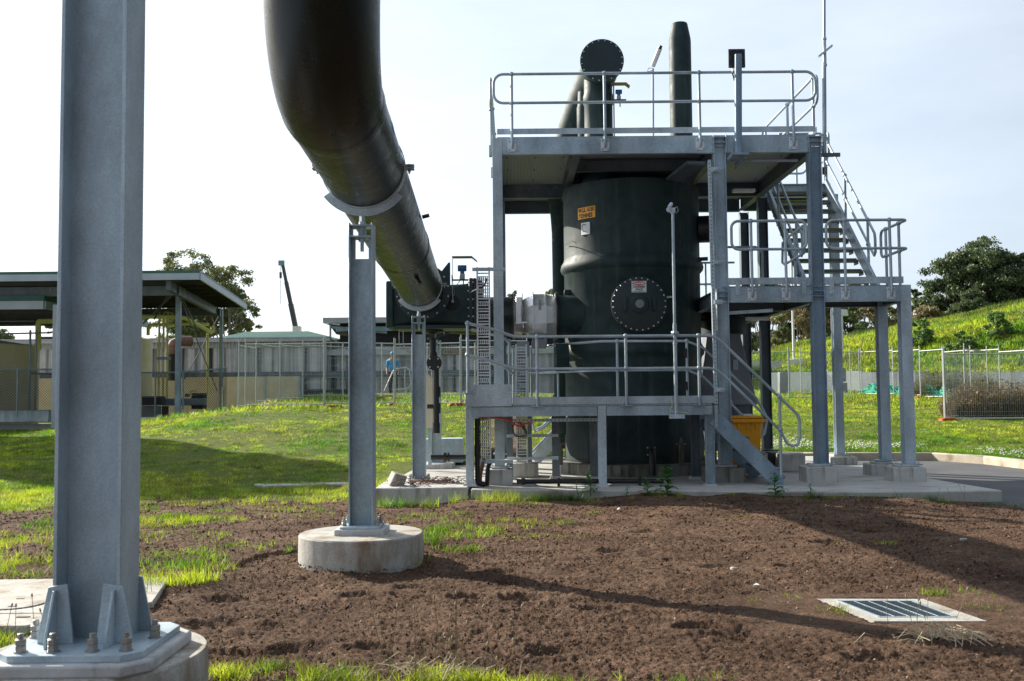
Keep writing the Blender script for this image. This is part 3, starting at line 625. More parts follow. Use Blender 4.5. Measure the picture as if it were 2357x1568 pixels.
# tapered body: square flange at each end, pulled in to a rounder waist
def rsq(h, c, n=6):
    out = []
    for qx, qz, a0 in ((1, 1, 0), (-1, 1, 90), (-1, -1, 180), (1, -1, 270)):
        for i in range(n + 1):
            a = math.radians(a0 + 90 * i / n); out.append((qx * (h - c) + c * math.cos(a), qz * (h - c) + c * math.sin(a)))
    return out
def loft(secs, n_mat=None):
    m = MB(); k = len(secs[0][1]); vs = []
    for x, sec in secs: vs += [(x, yc + a, zc + b) for a, b in sec]
    fs = [(i * k + q, i * k + (q + 1) % k, (i + 1) * k + (q + 1) % k, (i + 1) * k + q) for i in range(len(secs) - 1) for q in range(k)]
    return m.add(vs, fs + [tuple(range(k - 1, -1, -1)), tuple((len(secs) - 1) * k + q for q in range(k))])
part('box_body', loft([(-2.02, rsq(.375, .05)), (-1.93, rsq(.365, .06)), (-1.75, rsq(.345, .10)), (-1.1, rsq(.345, .10)), (-.80, rsq(.355, .07)), (-.73, rsq(.365, .05))]), FRP, bx, smooth=.9)
fr = MB(); fr.box(-2.14, -2.01, yc - .44, yc + .44, zc - .395, zc + .405)
part('end_flange', fr, FRP, bx, bevel=.03, seg=3)
fr = MB(); fr.box(-1.99, -.66, yc - .41, yc + .40, zc - .415, zc - .350); part('base_flange', fr, FRPP, bx, bevel=.01)
fr = MB(); fr.box(-.725, -.655, yc - .44, yc + .44, zc - .44, zc + .44); part('end_flange', fr, FRPP, bx, bevel=.006)
fr = MB(); fr.box(-.650, -.60, yc - .44, yc + .44, zc - .44, zc + .44); fr.box(-.60, -.50, yc - .40, yc + .40, zc - .41, zc + .41); part('counter_flange', fr, FRPP, bx, bevel=.01)
bo = MB()
for k in range(6):
    for xx in (-.735, -.655): bo.ball((xx, yc - .445, zc - .36 + k * .145), .015, 8)
part('flange_bolts', bo, BOLTW, bx)
part('fin_plate', MB().prism([(0, 0), (.25, 0), (.25, .40), (.22, .40), (-.02, .1)], (-1.30, 17.0, zc + .33), (1, 0, 0), (0, 0, 1), (0, .02, 0)), FRPP, bx)
part('tapping_pad', MB().lathe([(.125, 0), (.12, .012), (.02, .014)], (-1.02, yc - .352, zc + .03), 24, (0, -1, 0)), FRPD, bx); m = MB(); m.cyl((-1.0, yc - .36, zc + .04), (-1.0, yc - .44, zc + .04), .02, 10); m.cyl((-1.0, yc - .43, zc + .05), (-1.015, yc - .43, zc + .50), .008, 8); m.ball((-1.0, yc - .44, zc + .04), .028, 8)
part('tapping_point', m, STLB, bx)
m = MB(); m.tube([(-1.0, yc - .42, zc + .06), (-.97, yc - .42, zc + .2), (-1.015, yc - .42, zc + .5)], .004, 6); part('tube_line', m, STLB, bx)
def transmitter(name, label, x, y, z, s=1.0, post=None):
    t = thing(name, label, 'instrument', (x, y, z))
    m = MB(); m.lathe([(.052 * s, -.075 * s), (.055 * s, -.07 * s), (.055 * s, .065 * s), (.048 * s, .075 * s)], (x, y, z + .12 * s), 20, (1, 0, 0)); m.cyl((x, y, z + .02 * s), (x, y, z + .12 * s), .038 * s, 16); part('housing', m, BLU, t)
    m = MB(); m.box(x - .045 * s, x + .045 * s, y - .04 * s, y + .04 * s, z - .075 * s, z + .025 * s); part('sensor_body', m, STLB, t, bevel=.006)
    part('shelf', MB().box(x - .17 * s, x + .17 * s, y - .08 * s, y + .10 * s, z - .088 * s, z - .078 * s), FRPP, t)
    part('sunshade', MB().prism([(-.17, .32), (.17, .32), (.26, .24), (.26, .23), (.165, .305), (-.17, .305)], (x, y - .10 * s, z), (s, 0, 0), (0, 0, s), (0, .22 * s, 0)), TREADY, t)
    m = MB(); m.box(x - .17 * s, x - .16 * s, y + .02, y + .05, z - .08 * s, z + .305 * s); m.bar((x - .03, y, z - .085 * s), (x - .12, y, z - .20 * s), .012, .012); m.bar((x + .02, y, z - .085 * s), (x + .02, y, z - .24 * s), .02, .02); part('bracket', m, STLB, t)
    return t
transmitter('pressure_transmitter', 'blue instrument under a small sunshade on top of the square duct box', -.85, 17.1, zc + .52)
ld = thing('cross_duct', 'short green cross duct between the square box and the stainless damper', 'duct', (0, 17.4, 2.75))
cy_, cz_ = 17.45, 2.745; cr_ = .345
part('pipe', MB().tube([(-.5, cy_, cz_), (-.1, cy_, cz_), (.035, cy_, cz_)], cr_, 48, cap=False), FRPD, ld, smooth=1.2)
part('end_flange', MB().lathe([(cr_, 0), (.405, 0), (.405, .03), (cr_, .03)], (.005, cy_, cz_), 48, (1, 0, 0), cap=False), BLK, ld)
dm = thing('stainless_damper', 'faceted stainless steel damper between two bolted flanges beside the vessel', 'damper', (.4, 17.4, 2.75))
def sqr(h): return [(h, h), (-h, h), (-h, -h), (h, -h)]
n8 = 8
def octs(r, x): return [(x, cy_ + r * math.cos(math.radians(22.5 + 45 * k)), cz_ + r * math.sin(math.radians(22.5 + 45 * k))) for k in range(8)]
vs = octs(.355, .20) + octs(.40, .34) + octs(.40, .36)
m = MB(); m.add(octs(.30, .19) + octs(.405, .365), [(k, (k + 1) % 8, 8 + (k + 1) % 8, 8 + k) for k in range(8)]); part('inlet_cone', m, STL, dm, smooth=0)
m = MB(); m.add(octs(.405, .375) + octs(.405, .585), [(k, (k + 1) % 8, 8 + (k + 1) % 8, 8 + k) for k in range(8)]); part('centre_panel', m, STL, dm, smooth=0)
m = MB(); m.add(octs(.405, .595) + octs(.345, .76), [(k, (k + 1) % 8, 8 + (k + 1) % 8, 8 + k) for k in range(8)]); part('outlet_cone', m, STL, dm, smooth=0)
for xx, rr in ((.372, .445), (.590, .445), (.765, .425)):
    m = MB(); m.add(octs(rr, xx - .007) + octs(rr, xx + .007), [(k, (k + 1) % 8, 8 + (k + 1) % 8, 8 + k) for k in range(8)] + [tuple(range(7, -1, -1)), tuple(range(8, 16))])
    for k in range(5): m.bolt((xx - .03, cy_ - rr * .96, cz_ - .30 + k * .15), (0, -1, 0), .010, .008)
    part('flange', m, STLB if xx > .7 else STL, dm, smooth=0)
m = MB(); m.lathe([(.30, 0), (.405, 0), (.405, .012), (.30, .012)], (.035, cy_, cz_), 40, (1, 0, 0), cap=False); m.lathe([(.33, 0), (.33, .14)], (.05, cy_, cz_), 40, (1, 0, 0), cap=False); m.lathe([(.30, 0), (.405, 0), (.405, .012), (.30, .012)], (.18, cy_, cz_), 40, (1, 0, 0), cap=False)
for k in range(5): m.bar((.04, cy_ - .345, cz_ - .30 + k * .14), (.19, cy_ - .345, cz_ - .30 + k * .14), .02, .012)
part('valve_ring', m, STLB, dm)
m = MB(); m.box(.07, .17, cy_ - .40, cy_ - .34, cz_ - .16, cz_ + .30); m.lathe([(.04, 0), (.04, .05)], (.125, cy_ - .40, cz_ + .02), 20, (0, -1, 0)); m.bar((.06, cy_ - .43, cz_ - .14), (.27, cy_ - .43, cz_ - .14), .015, .03); part('actuator', m, STL, dm, bevel=.004)
part('id_plate', MB().box(.462, .505, cy_ - .405, cy_ - .385, cz_ + .08, cz_ + .25), GRYP, dm)
m = MB(); m.box(.35, .61, cy_ - .28, cy_ + .28, cz_ - .56, cz_ - .42); m.box(.40, .46, cy_ - .2, cy_ + .2, cz_ - .7, cz_ - .56); m.box(.08, .30, cy_ - .35, cy_ - .1, cz_ - .72, cz_ - .46); part('drive_gear', m, GRYP, dm, bevel=.01)
br = MB(); ll = thing('rear_lower_duct', 'green duct running low behind the square box on the rear post', 'duct', (-1, 19, 2.9))
part('pipe', MB().tube([(-1.44, 18.7, 2.93), (-1.44, 19.2, 2.93)], .35, 40), FRPD, ll, smooth=1.2); part('run', MB().tube([(-1.40, 19.3, 2.93), (-.9, 19.4, 2.90), (.3, 19.45, 2.85), (1.0, 19.5, 2.8)], .35, 40), FRPD, ll, smooth=1.2)
m = MB().lathe([(.34, 0), (.46, 0), (.46, .03), (.34, .03)], (-1.44, 18.75, 2.93), 40, (0, 1, 0), cap=False); part('flange', m, FRPP, ll)
m = MB()
for k in range(16): m.ball((-1.44 + .42 * math.cos(k * .3927), 18.74, 2.93 + .42 * math.sin(k * .3927)), .016, 8)
part('flange_bolts', m, BOLTW, ll)

# ------------------------------------------------------------------ scrubber vessel
VX, VY, VR = 2.172, 17.9, 1.215
ves = thing('scrubber_vessel', 'tall dark green cylindrical vessel with two moulded ribs and a bolted round hatch', 'tank', (VX, VY, .2))
prof = [(VR + .035, .20), (VR + .035, .245), (VR + .02, .25), (VR + .02, .62), (VR, .66), (VR, 1.97), (VR + .012, 2.02), (VR + .048, 2.06), (VR + .055, 2.13), (VR + .035, 2.20), (VR + .004, 2.25), (VR, 2.30),
        (VR, 3.50), (VR + .02, 3.52), (VR + .055, 3.56), (VR + .066, 3.61), (VR + .052, 3.68), (VR + .014, 3.74), (VR, 3.80), (VR, 4.86), (VR + .008, 4.88), (VR + .008, 5.03), (VR - .02, 5.035), (.5, 5.22), (.3, 5.24)]
part('shell', MB().lathe(prof, (VX, VY, 0), 128), FRP, ves, smooth=.9)
def wrap(mb_pts, x0, z0, r):
    return [(VX + r * math.sin((x - VX) / r), VY - r * math.cos((x - VX) / r), z) for x, z in mb_pts]
def curved_patch(xa, xb, za, zb, r, name, mat, parent, skew=0, label=None):
    vs = []; n = 14
    for i in range(n + 1):
        x = xa + (xb - xa) * i / n; a = (x) / VR
        for z in (za, zb):
            for rr in (VR + .001, r): vs.append((VX + rr * math.sin(a), VY - rr * math.cos(a), z + skew * i / n))
    fs = []
    for i in range(n):
        b = i * 4; c = b + 4; fs += [(b + 1, c + 1, c + 3, b + 3), (b, b + 2, c + 2, c), (b + 2, b + 3, c + 3, c + 2), (b, c, c + 1, b + 1)]
    fs += [(0, 1, 3, 2), (4 * n, 4 * n + 2, 4 * n + 3, 4 * n + 1)]
    return part(name, MB().add(vs, fs), mat, parent, label=label)
def text_mesh(s, size, bold=0.0):
    c = bpy.data.curves.new('lettering', 'FONT'); c.body = s; c.size = size; c.offset = bold; c.align_x = 'CENTER'; c.align_y = 'CENTER'; c.resolution_u = 2
    o = bpy.data.objects.new('lettering', c); COL.objects.link(o); dg = bpy.context.evaluated_depsgraph_get(); me = bpy.data.meshes.new_from_object(o.evaluated_get(dg))
    v = [tuple(p.co) for p in me.vertices]; f = [tuple(p.vertices) for p in me.polygons]; bpy.data.objects.remove(o); bpy.data.curves.remove(c); bpy.data.meshes.remove(me)
    return v, f
lb = curved_patch(-1.175, -.775, 4.40, 4.60, VR + .004, 'load_label', ORG, ves, skew=.0, label='orange label with black hand lettering')
def curved_text(s, size, xc, zc, r, mat, parent, bold, sx=1.0):
    v, f = text_mesh(s, size, bold); pts = [(VX + r * math.sin((xc + x * sx) / VR), VY - r * math.cos((xc + x * sx) / VR), zc + y) for x, y, _ in v]
    return part('lettering', MB().add(pts, f), mat, parent, smooth=0)
curved_text('W.LL -0.50', .098, -.975, 4.547, VR + .006, INK, lb, .0035, .80)
curved_text('TONNES', .098, -.985, 4.448, VR + .006, INK, lb, .0035, .80)
hk = curved_patch(-1.08, -.885, 4.12, 4.33, VR + .016, 'hook_plate', WHT, ves, label='white plate with a bent metal hook')
a = -.98 / VR; rad = Vector((math.sin(a), -math.cos(a), 0)); c = Vector((VX, VY, 4.225)) + rad * (VR + .016)
part('hook', MB().tube([c + Vector((0, 0, .06)), c + rad * .05 + Vector((0, 0, .065)), c + rad * .085 + Vector((0, 0, .03)), c + rad * .085 - Vector((0, 0, .03)), c + rad * .05 - Vector((0, 0, .06)), c - Vector((0, 0, .055))], .008, 8), STLB, hk)
# hatch
hx, hzc = 2.131, 2.862; hy = VY - math.sqrt(VR ** 2 - (hx - VX) ** 2)
part('hatch_neck', MB().lathe([(.445, 0), (.445, .16)], (hx, 16.75 - .03, hzc), 64, (0, -1, 0)), FRP, ves, smooth=.6)
hat = part('hatch_cover', MB().lathe([(.465, 0), (.465, .045), (.455, .05)], (hx, 16.72 - .13, hzc), 64, (0, -1, 0)), FRPP, ves, smooth=.6)
fy = 16.72 - .18
part('hatch_rim', MB().lathe([(.455, 0), (.468, .0), (.468, .03), (.455, .03)], (hx, 16.72 - .085, hzc), 64, (0, -1, 0), cap=False), FRP, hat)
bo = MB()
for k in range(28):
    a = 2 * math.pi * (k + .5) / 28; bo.ball((hx + .435 * math.cos(a), fy - .004, hzc + .435 * math.sin(a)), .0155, 8)
part('hatch_bolts', bo, BOLTW, hat)
m = MB().lathe([(.165, 0), (.15, .010), (.085, .012)], (hx, fy, hzc), 40, (0, -1, 0)); part('boss', m, FRPP, hat)
m = MB().lathe([(.073, 0), (.073, .045), (.068, .05)], (hx, fy - .01, hzc), 32, (0, -1, 0)); part('cap', m, GRYP, hat)
for sx in (-1, 1): part('grip', MB().box(hx + sx * .245 - .028, hx + sx * .245 + .028, fy - .06, fy - .002, hzc - .115, hzc + .115), FRP, hat, bevel=.012, seg=2)
sg = part('danger_sign', MB().box(2.0, 2.255, fy - .006, fy - .001, 3.055, 3.250), WHT, hat, label='white danger sign with a red oval reading DANGER CONFINED SPACE')
bd = MB()
for a_ in ((2.004, 2.251, 3.242, 3.246), (2.004, 2.251, 3.059, 3.063), (2.004, 2.008, 3.063, 3.242), (2.247, 2.251, 3.063, 3.242), (2.008, 2.247, 3.168, 3.172)): bd.box(a_[0], a_[1], fy - .0085, fy - .006, a_[2], a_[3])
part('sign_border', bd, INK, sg, smooth=0)
m = MB(); vs = [(2.1275 + .112 * math.cos(2 * math.pi * k / 40), fy - .0085, 3.207 + .030 * math.sin(2 * math.pi * k / 40)) for k in range(40)]; m.add(vs, [tuple(range(40))]); part('sign_oval', m, RED, sg, smooth=0)
def flat_text(s, size, x, z, mat, parent, bold=.001, y=None):
    v, f = text_mesh(s, size, bold); return part('lettering', MB().add([(x + a, y if y is not None else fy - .0105, z + b) for a, b, _ in v], f), mat, parent, smooth=0)
flat_text('DANGER', .043, 2.1275, 3.2065, WHT, sg, .0016); flat_text('CONFINED', .040, 2.1275, 3.147, INK, sg, .0011); flat_text('SPACE', .040, 2.1275, 3.108, INK, sg, .0011); flat_text('ENTRY BY PERMIT ONLY', .0165, 2.1275, 3.076, INK, sg, .0004)
# inlet nozzle
part('inlet_nozzle', MB().tube([(.775, cy_, cz_), (1.25, cy_, cz_)], .36, 48, cap=False), FRP, ves, smooth=1.2)
m = MB().lathe([(.355, 0), (.42, 0), (.42, .03), (.355, .03)], (.775, cy_, cz_), 48, (1, 0, 0), cap=False)
part('nozzle_flange', m, BLK, ves)
part('side_flange', MB().lathe([(.21, 0), (.235, .0), (.235, .22), (.21, .22)], (.75, 17.0, 2.0), 4, (1, 0, 0)), FRP, ves, smooth=.5)
part('side_nozzle', MB().tube([(VX + VR - .05, 17.6, 4.28), (VX + VR + .22, 17.55, 4.28)], .24, 28), BLK, ves)
m = MB(); m.lathe([(.285, 0), (.285, .03)], (VX + VR + .20, 17.55, 4.28), 28, (1, 0, 0)); m.lathe([(.285, 0), (.285, .03)], (VX + VR + .245, 17.55, 4.28), 28, (1, 0, 0)); part('side_nozzle_flange', m, BLK, ves)
part('stub', MB().box(VX - VR - .03, VX - VR + .09, 17.45, 17.60, 3.12, 3.21), FRP, ves, bevel=.01); part('stub', MB().tube([(VX + VR - .1, 17.4, 3.72), (VX + VR + .06, 17.35, 3.72)], .035, 12), BLK, ves)
m = MB(); m.tube([(.96, 17.55, 4.02), (1.05, 17.1, 4.02), (1.12, 17.05, 3.98)], .007, 6); part('small_fitting', m, STLB, ves)
m = MB(); m.cyl((2.62, 16.75, 2.98), (2.62, 16.64, 2.98), .02, 10); m.box(2.60, 2.72, 16.62, 16.65, 2.97, 3.0); part('gauge_tapping', m, STLB, ves)
bo = MB()
for bx_, by_ in ((.80, 16.9), (2.78, 16.5), (3.42, 17.0)):
    bo.box(bx_ - .075, bx_ + .075, by_ - .06, by_ + .06, .52, .55); bo.cyl((bx_, by_, .18), (bx_, by_, .52), .045, 12); bo.cyl((bx_, by_, .55), (bx_, by_, .64), .018, 8); bo.lathe([(.03, 0), (.03, .03)], (bx_, by_, .56), 6)
    part('hold_down_bracket', bo, CONM, ves); bo = MB()
dr_ = MB(); dr_.tube([(2.28, 16.75, .42), (2.28, 16.42, .42), (2.28, 16.38, .38), (2.28, 16.38, .03)], .055, 16); dr_.lathe([(.10, 0), (.10, .03)], (2.28, 16.52, .42), 20, (0, -1, 0)); part('drain_pipe', dr_, BLK, ves)
m = MB()
for k in range(4): m.ball((2.28 + .082 * math.cos(.785 + k * 1.57), 16.475, .42 + .082 * math.sin(.785 + k * 1.57)), .017, 8)
part('drain_bolts', m, BOLTW, ves)
pl = MB(); n = 12; vs = [(VX + 1.50 * math.cos(2 * math.pi * (k + .5) / n), VY + 1.50 * math.sin(2 * math.pi * (k + .5) / n), z) for z in (-.1, .195) for k in range(n)]
pl.add(vs, [(k, (k + 1) % n, n + (k + 1) % n, n + k) for k in range(n)] + [tuple(range(n, 2 * n))])
tag(part('vessel_plinth', pl, CONM, bevel=.012, smooth=0, loc=(VX, VY, 0)), 'many-sided mossy concrete plinth under the green vessel', 'concrete plinth')

# ducts and stack above the vessel
tp = thing('outlet_duct', 'green duct rising through the top deck to a tee closed by a bolted round blank', 'duct', (1.44, 17.6, 5))
tx, ty, tz = 1.625, 17.55, 7.215
part('riser', MB().lathe([(.335, 5.03), (.335, 5.1), (.30, 5.5), (.27, 5.95), (.255, 6.05), (.255, 6.55), (.275, 6.6), (.275, 6.72), (.255, 6.78), (.255, 7.2)], (tx - .03, ty + .15, 0), 40), FRP, tp, smooth=1.2)
part('tee_body', MB().tube([(tx, ty - .32, tz), (tx, ty + .25, tz), (tx - .06, ty + .55, tz - .08), (tx - .20, ty + .95, tz - .33), (tx - .38, ty + 1.4, tz - .78), (tx - .54, ty + 1.85, tz - 1.45), (tx - .63, ty + 2.1, tz - 1.95), (tx - .655, ty + 2.25, tz - 2.3)], [.34, .34, .34, .335, .33, .31, .26, .15], 40), FRP, tp, smooth=1.2)
bl = part('blind_flange', MB().lathe([(.385, 0), (.385, .045)], (tx, ty - .32, tz), 64, (0, -1, 0)), FRPP, tp)
m = MB()
for k in range(20):
    a = 2 * math.pi * (k + .5) / 20; m.ball((tx + .358 * math.cos(a), ty - .367, tz + .358 * math.sin(a)), .014, 8)
part('blank_bolts', m, BOLTW, bl)
part('bypass_pipe', MB().lathe([(.15, 5.1), (.15, 6.2), (.165, 6.25), (.165, 6.6), (.15, 6.65), (.14, 6.9)], (tx - .235, ty + .45, 0), 24), FRP, tp, smooth=1.2)
transmitter('level_transmitter', 'blue instrument between two small shelves beside the outlet duct', 1.945, 17.5, 6.66, .75)
part_ = MB(); part_.box(1.845, 1.865, 17.48, 17.53, 5.3, 6.95)
tag(part('instrument_post', part_, STLB, loc=(1.71, 17.5, 5.3)), 'thin steel upright holding the blue instrument beside the outlet duct', 'post')
stk = thing('vent_stack', 'slim green vent stack with a tapered top above the deck', 'vent stack', (3.19, 18.3, 5.0))
part('stack_pipe', MB().lathe([(.205, 4.9), (.205, 7.93), (.20, 7.97)], (3.19, 18.3, 0), 40), FRP, stk, smooth=1)
part('tapered_tip', MB().lathe([(.202, 7.97), (.192, 8.03), (.148, 8.26), (.14, 8.275), (.12, 8.26)], (3.19, 18.3, 0), 40), FRP, stk, smooth=1)
part('lower_duct', MB().lathe([(.42, 5.03), (.42, 5.10), (.36, 5.2), (.30, 5.3)], (2.65, 18.0, 0), 40), FRP, stk)
rp_ = thing('rear_downpipe', 'green vertical pipe behind the sunlit edge of the vessel', 'pipe', (.97, 19.8, 1))
part('pipe', MB().tube([(.84, 19.12, 5.4), (.93, 19.6, 4.9), (.96, 19.8, 4.6), (.97, 19.8, 3.0), (.97, 19.8, .3)], .145, 28), FRP, rp_, smooth=1.2)
part('sleeve', MB().lathe([(.15, .6), (.185, .66), (.185, 1.3), (.15, 1.38)], (.97, 19.8, 0), 28), FRP, rp_)
# ------------------------------------------------------------------ railing helper
TR = .0225
def arc(c, u, w, r, n=6):
    """quarter arc about c from c+u*r to c+w*r"""
    c = V3(c); u = V3(u); w = V3(w); return [c + u * (r * math.cos(a)) + w * (r * math.sin(a)) for a in [math.pi / 2 * i / n for i in range(n + 1)]]
def rails(parent, lines, balls, posts, name='handrail', mat=None, r=TR, label=None):
    """lines: polylines; balls: junction points; posts: (top, bottom, mount) with mount None | 'plate' (bolted to a fascia, facing out) | 'foot'"""
    mat = mat or GT; m = MB()
    for L in lines: m.tube(L, r, 10)
    for b in balls: m.ball(b, r * 1.75, 12)
    h = part(name, m, mat, parent, smooth=1.0, label=label)
    for top, bot, mount in posts:
        m = MB(); top = V3(top); bot = V3(bot)
        if mount == 'plate':
            o = Vector((0, -1, 0)); m.tube([top, bot + Vector((0, 0, .20)) + o * .0, bot + Vector((0, 0, .12)) + o * .012, bot + Vector((0, 0, .06)) + o * .006, bot + Vector((0, 0, .02)) - o * .02], r, 10)
            pm_ = MB(); pm_.box(bot.x - .068, bot.x + .068, bot.y + .018, bot.y + .030, bot.z - .035, bot.z + .155); part('mounting_plate', pm_, G3, h, bevel=.003)
            for sx in (-1, 1):
                for sz in (0, 1): m.bolt((bot.x + sx * .045, bot.y + .018, bot.z - .008 + sz * .135), (0, -1, 0), .014, .012)
        elif mount == 'side':
            m.tube([top, bot], r, 10); m.box(bot.x - .035, bot.x + .01, bot.y - .06, bot.y + .06, bot.z - .01, bot.z + .16)
        else:
            m.tube([top, bot], r, 10)
            if mount == 'foot': m.box(bot.x - .09, bot.x + .09, bot.y - .03, bot.y + .03, bot.z, bot.z + .012); m.bolt((bot.x + .06, bot.y, bot.z + .012), (0, 0, 1)); m.bolt((bot.x - .06, bot.y, bot.z + .012), (0, 0, 1))
        part('post', m, mat, h, smooth=1.0)
    return h
def loop(p0, p1, zt, zm, ends=(1, 1), rr=.12):
    """closed double rail between p0 and p1 (xy): top rail at zt, mid rail at zm, rounded ends"""
    a = Vector((p0[0], p0[1], 0)); b = Vector((p1[0], p1[1], 0)); d = (b - a).normalized(); Z = Vector((0, 0, 1)); L = []
    T = Vector((0, 0, zt)); M_ = Vector((0, 0, zm))
    if ends[0]: L += [p for p in arc(a + M_ + d * rr + Z * rr, -Z, -d, rr)] + [p for p in arc(a + T + d * rr - Z * rr, -d, Z, rr)]
    else: L += [a + T]
    if ends[1]: L += [p for p in arc(b + T - d * rr - Z * rr, Z, d, rr)] + [p for p in arc(b + M_ - d * rr + Z * rr, d, -Z, rr)]
    else: L += [b + T]
    if ends[0] and ends[1]: return [L + [L[0]]]
    if ends[0]: return [L, [L[0], b + M_]]
    if ends[1]: return [L, [L[-1], a + M_]]
    return [L, [a + M_, b + M_]]
def hcol(parent, x, y, z0, z1, w, d, wd=(1, 0, 0), mat=None, foot=True, label=None, tf=.011):
    m = MB().hsec((x, y, z0 + (.0 if not foot else .012)), (x, y, z1), w, d, tf, .008, wd); c = part('column', m, mat or G1, parent, bevel=.0015, label=label)
    if foot:
        f = MB().box(x - w * .95, x + w * .95, y - d * .85, y + d * .85, z0 - .012, z0 + .012)
        for sx in (-1, 1):
            f.lathe([(.012, 0), (.012, .03)], (x + sx * w * .72, y - d * .45, z0 + .012), 6)
        part('base_plate', f, G1, c)
    return c
def pedestal(label, x, y, w, d, h, z0=0.0, mat=None):
    o = part('concrete_pedestal', MB().box(x - w / 2, x + w / 2, y - d / 2, y + d / 2, z0 - .08, z0 + h), mat or CON, bevel=.02, loc=(x, y, z0), seg=2)
    g = part('grout_pad', MB().box(x - w * .31, x + w * .31, y - d * .31, y + d * .31, z0 + h + .001, z0 + h + .03), GRT, o, bevel=.006)
    return tag(o, label, 'concrete block')

# ------------------------------------------------------------------ access tower (top deck, middle deck and their columns)
tw = thing('access_tower', 'tall galvanised platform with a top deck and a middle deck around the green vessel', 'platform', (2.3, 17.5, 0))
ZD, ZB0, ZB1 = 5.425, 5.135, 5.40; YF = 15.42
XA, XB, XC, XD = -.205, 3.285, 4.775, 6.14; YR1, YR2 = 19.0, 20.6
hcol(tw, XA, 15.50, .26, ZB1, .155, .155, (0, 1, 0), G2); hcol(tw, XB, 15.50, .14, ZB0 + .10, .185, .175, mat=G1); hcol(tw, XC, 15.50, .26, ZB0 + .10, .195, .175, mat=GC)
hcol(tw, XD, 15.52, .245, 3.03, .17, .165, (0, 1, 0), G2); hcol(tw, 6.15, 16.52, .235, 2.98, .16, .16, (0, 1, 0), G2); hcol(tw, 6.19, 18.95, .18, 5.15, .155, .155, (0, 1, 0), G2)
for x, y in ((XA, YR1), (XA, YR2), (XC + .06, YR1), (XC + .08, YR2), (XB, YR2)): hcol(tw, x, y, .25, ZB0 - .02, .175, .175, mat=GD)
# front edge channels
def edge(x0, x1, y, z0, z1, mat=None, face=-1):
    zc_ = (z0 + z1) / 2; m = MB().chan((x0, y, zc_), (x1, y, zc_), z1 - z0, .085, .010, (0, 0, 1), (0, -face, 0)); return part('edge_beam', m, mat or G1, tw)
edge(XA + .08, XB - .10, YF, ZB0, ZB1); edge(XB + .10, XC - .105, YF, ZB0, ZB1); 
for xx in (XB, XC):
    m = MB()
    for sx in (-1, 1):
        m.box(xx + sx * .097 - .005, xx + sx * .097 + .005, YF - .035, YF + .09, ZB0 - .005, ZB1 + .01)
        for k in range(3): m.bolt((xx + sx * .112, YF - .002, ZB0 + .05 + k * .085), (0, -1, 0), .012, .012)
    m.box(xx - .09, xx + .09, YF - .03, YF + .06, ZB0 + .235, ZB0 + .245); m.box(xx - .09, xx + .09, YF - .03, YF + .06, ZB0 + .155, ZB0 + .165)
    m.box(xx - .09, xx + .09, YF + .05, YF + .06, ZB0 + .10, ZB1)
    for sx in (-1, 1): m.bolt((xx + sx * .055, YF + .045, ZB0 + .125), (0, -1, 0), .014, .012); m.bolt((xx + sx * .055, YF + .045, ZB0 + .20), (0, -1, 0), .014, .012)
    part('beam_cleat', m, G1, tw)
def ibeam(p0, p1, h=.26, w=.13, mat=None, name='beam'):
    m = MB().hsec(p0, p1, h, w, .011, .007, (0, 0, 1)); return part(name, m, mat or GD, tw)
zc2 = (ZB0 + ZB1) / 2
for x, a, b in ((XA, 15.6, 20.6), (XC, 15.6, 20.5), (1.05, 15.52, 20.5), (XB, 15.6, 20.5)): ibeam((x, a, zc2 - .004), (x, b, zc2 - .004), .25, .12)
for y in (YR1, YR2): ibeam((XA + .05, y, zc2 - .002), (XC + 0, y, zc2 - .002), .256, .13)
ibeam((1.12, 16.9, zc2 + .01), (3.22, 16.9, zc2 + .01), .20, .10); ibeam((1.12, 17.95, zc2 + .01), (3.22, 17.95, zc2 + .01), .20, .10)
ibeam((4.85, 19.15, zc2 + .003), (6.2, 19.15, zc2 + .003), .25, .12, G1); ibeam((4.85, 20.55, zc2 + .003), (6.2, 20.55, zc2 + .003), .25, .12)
m = MB()
for (x0, x1, y0, y1) in ((XA, XC, 15.47, 20.6), (XC + .01, 6.2, 19.2, 20.6)):
    m.box(x0, x1, y0, y1, ZD - .028, ZD - .002)
part('top_deck', m, DECK, tw, smooth=0)
m = MB()
for (x0, x1, y0, y1) in ((XA + .1, .95, 15.6, 18.9), (3.4, 4.65, 15.6, 18.9)):
    for k in range(4):
        for q in range(3): m.lathe([(.004, 0), (.012, .02), (.012, .026)], (x0 + .05 + q * (x1 - x0 - .1) / 2, y0 + .2 + k * .9, ZD - .06), 6)
part('deck_clips', m, GD, tw)
# toe boards
def toe(x0, x1, y, z0, z1, name='toe_board', mat=None): return part(name, MB().box(x0, x1, y - .004, y + .004, z0, z1), mat or G2, tw)
toe(-.205, 4.80, YF + .03, ZD + .035, ZD + .125)
part('toe_board', MB().box(XA - .05, XA - .042, 15.46, 20.5, ZD + .035, ZD + .125), G2, tw); part('toe_board', MB().box(4.83, 4.838, 15.5, 18.7, ZD + .035, ZD + .125), G2, tw)
ZT, ZM = 6.405, 5.945
P = [.03, 1.487, 2.975, 4.44]
rails(tw, loop((-.255, YF - .02), (4.80, YF - .02), ZT, ZM, rr=.15), [(x, YF - .02, z) for x in P for z in (ZT, ZM)], [((x, YF - .02, ZT), (x, YF - .035, ZB0 + .075), 'plate') for x in P])
rails(tw, loop((XA - .10, 15.52), (XA - .10, 20.5), ZT, ZM), [(XA - .10, y, z) for y in (15.75, 17.3, 19.0, 20.2) for z in (ZT, ZM)], [((XA - .10, y, ZT), (XA - .10, y, ZB0 + .06), 'side') for y in (15.75, 17.3, 19.0, 20.2)])
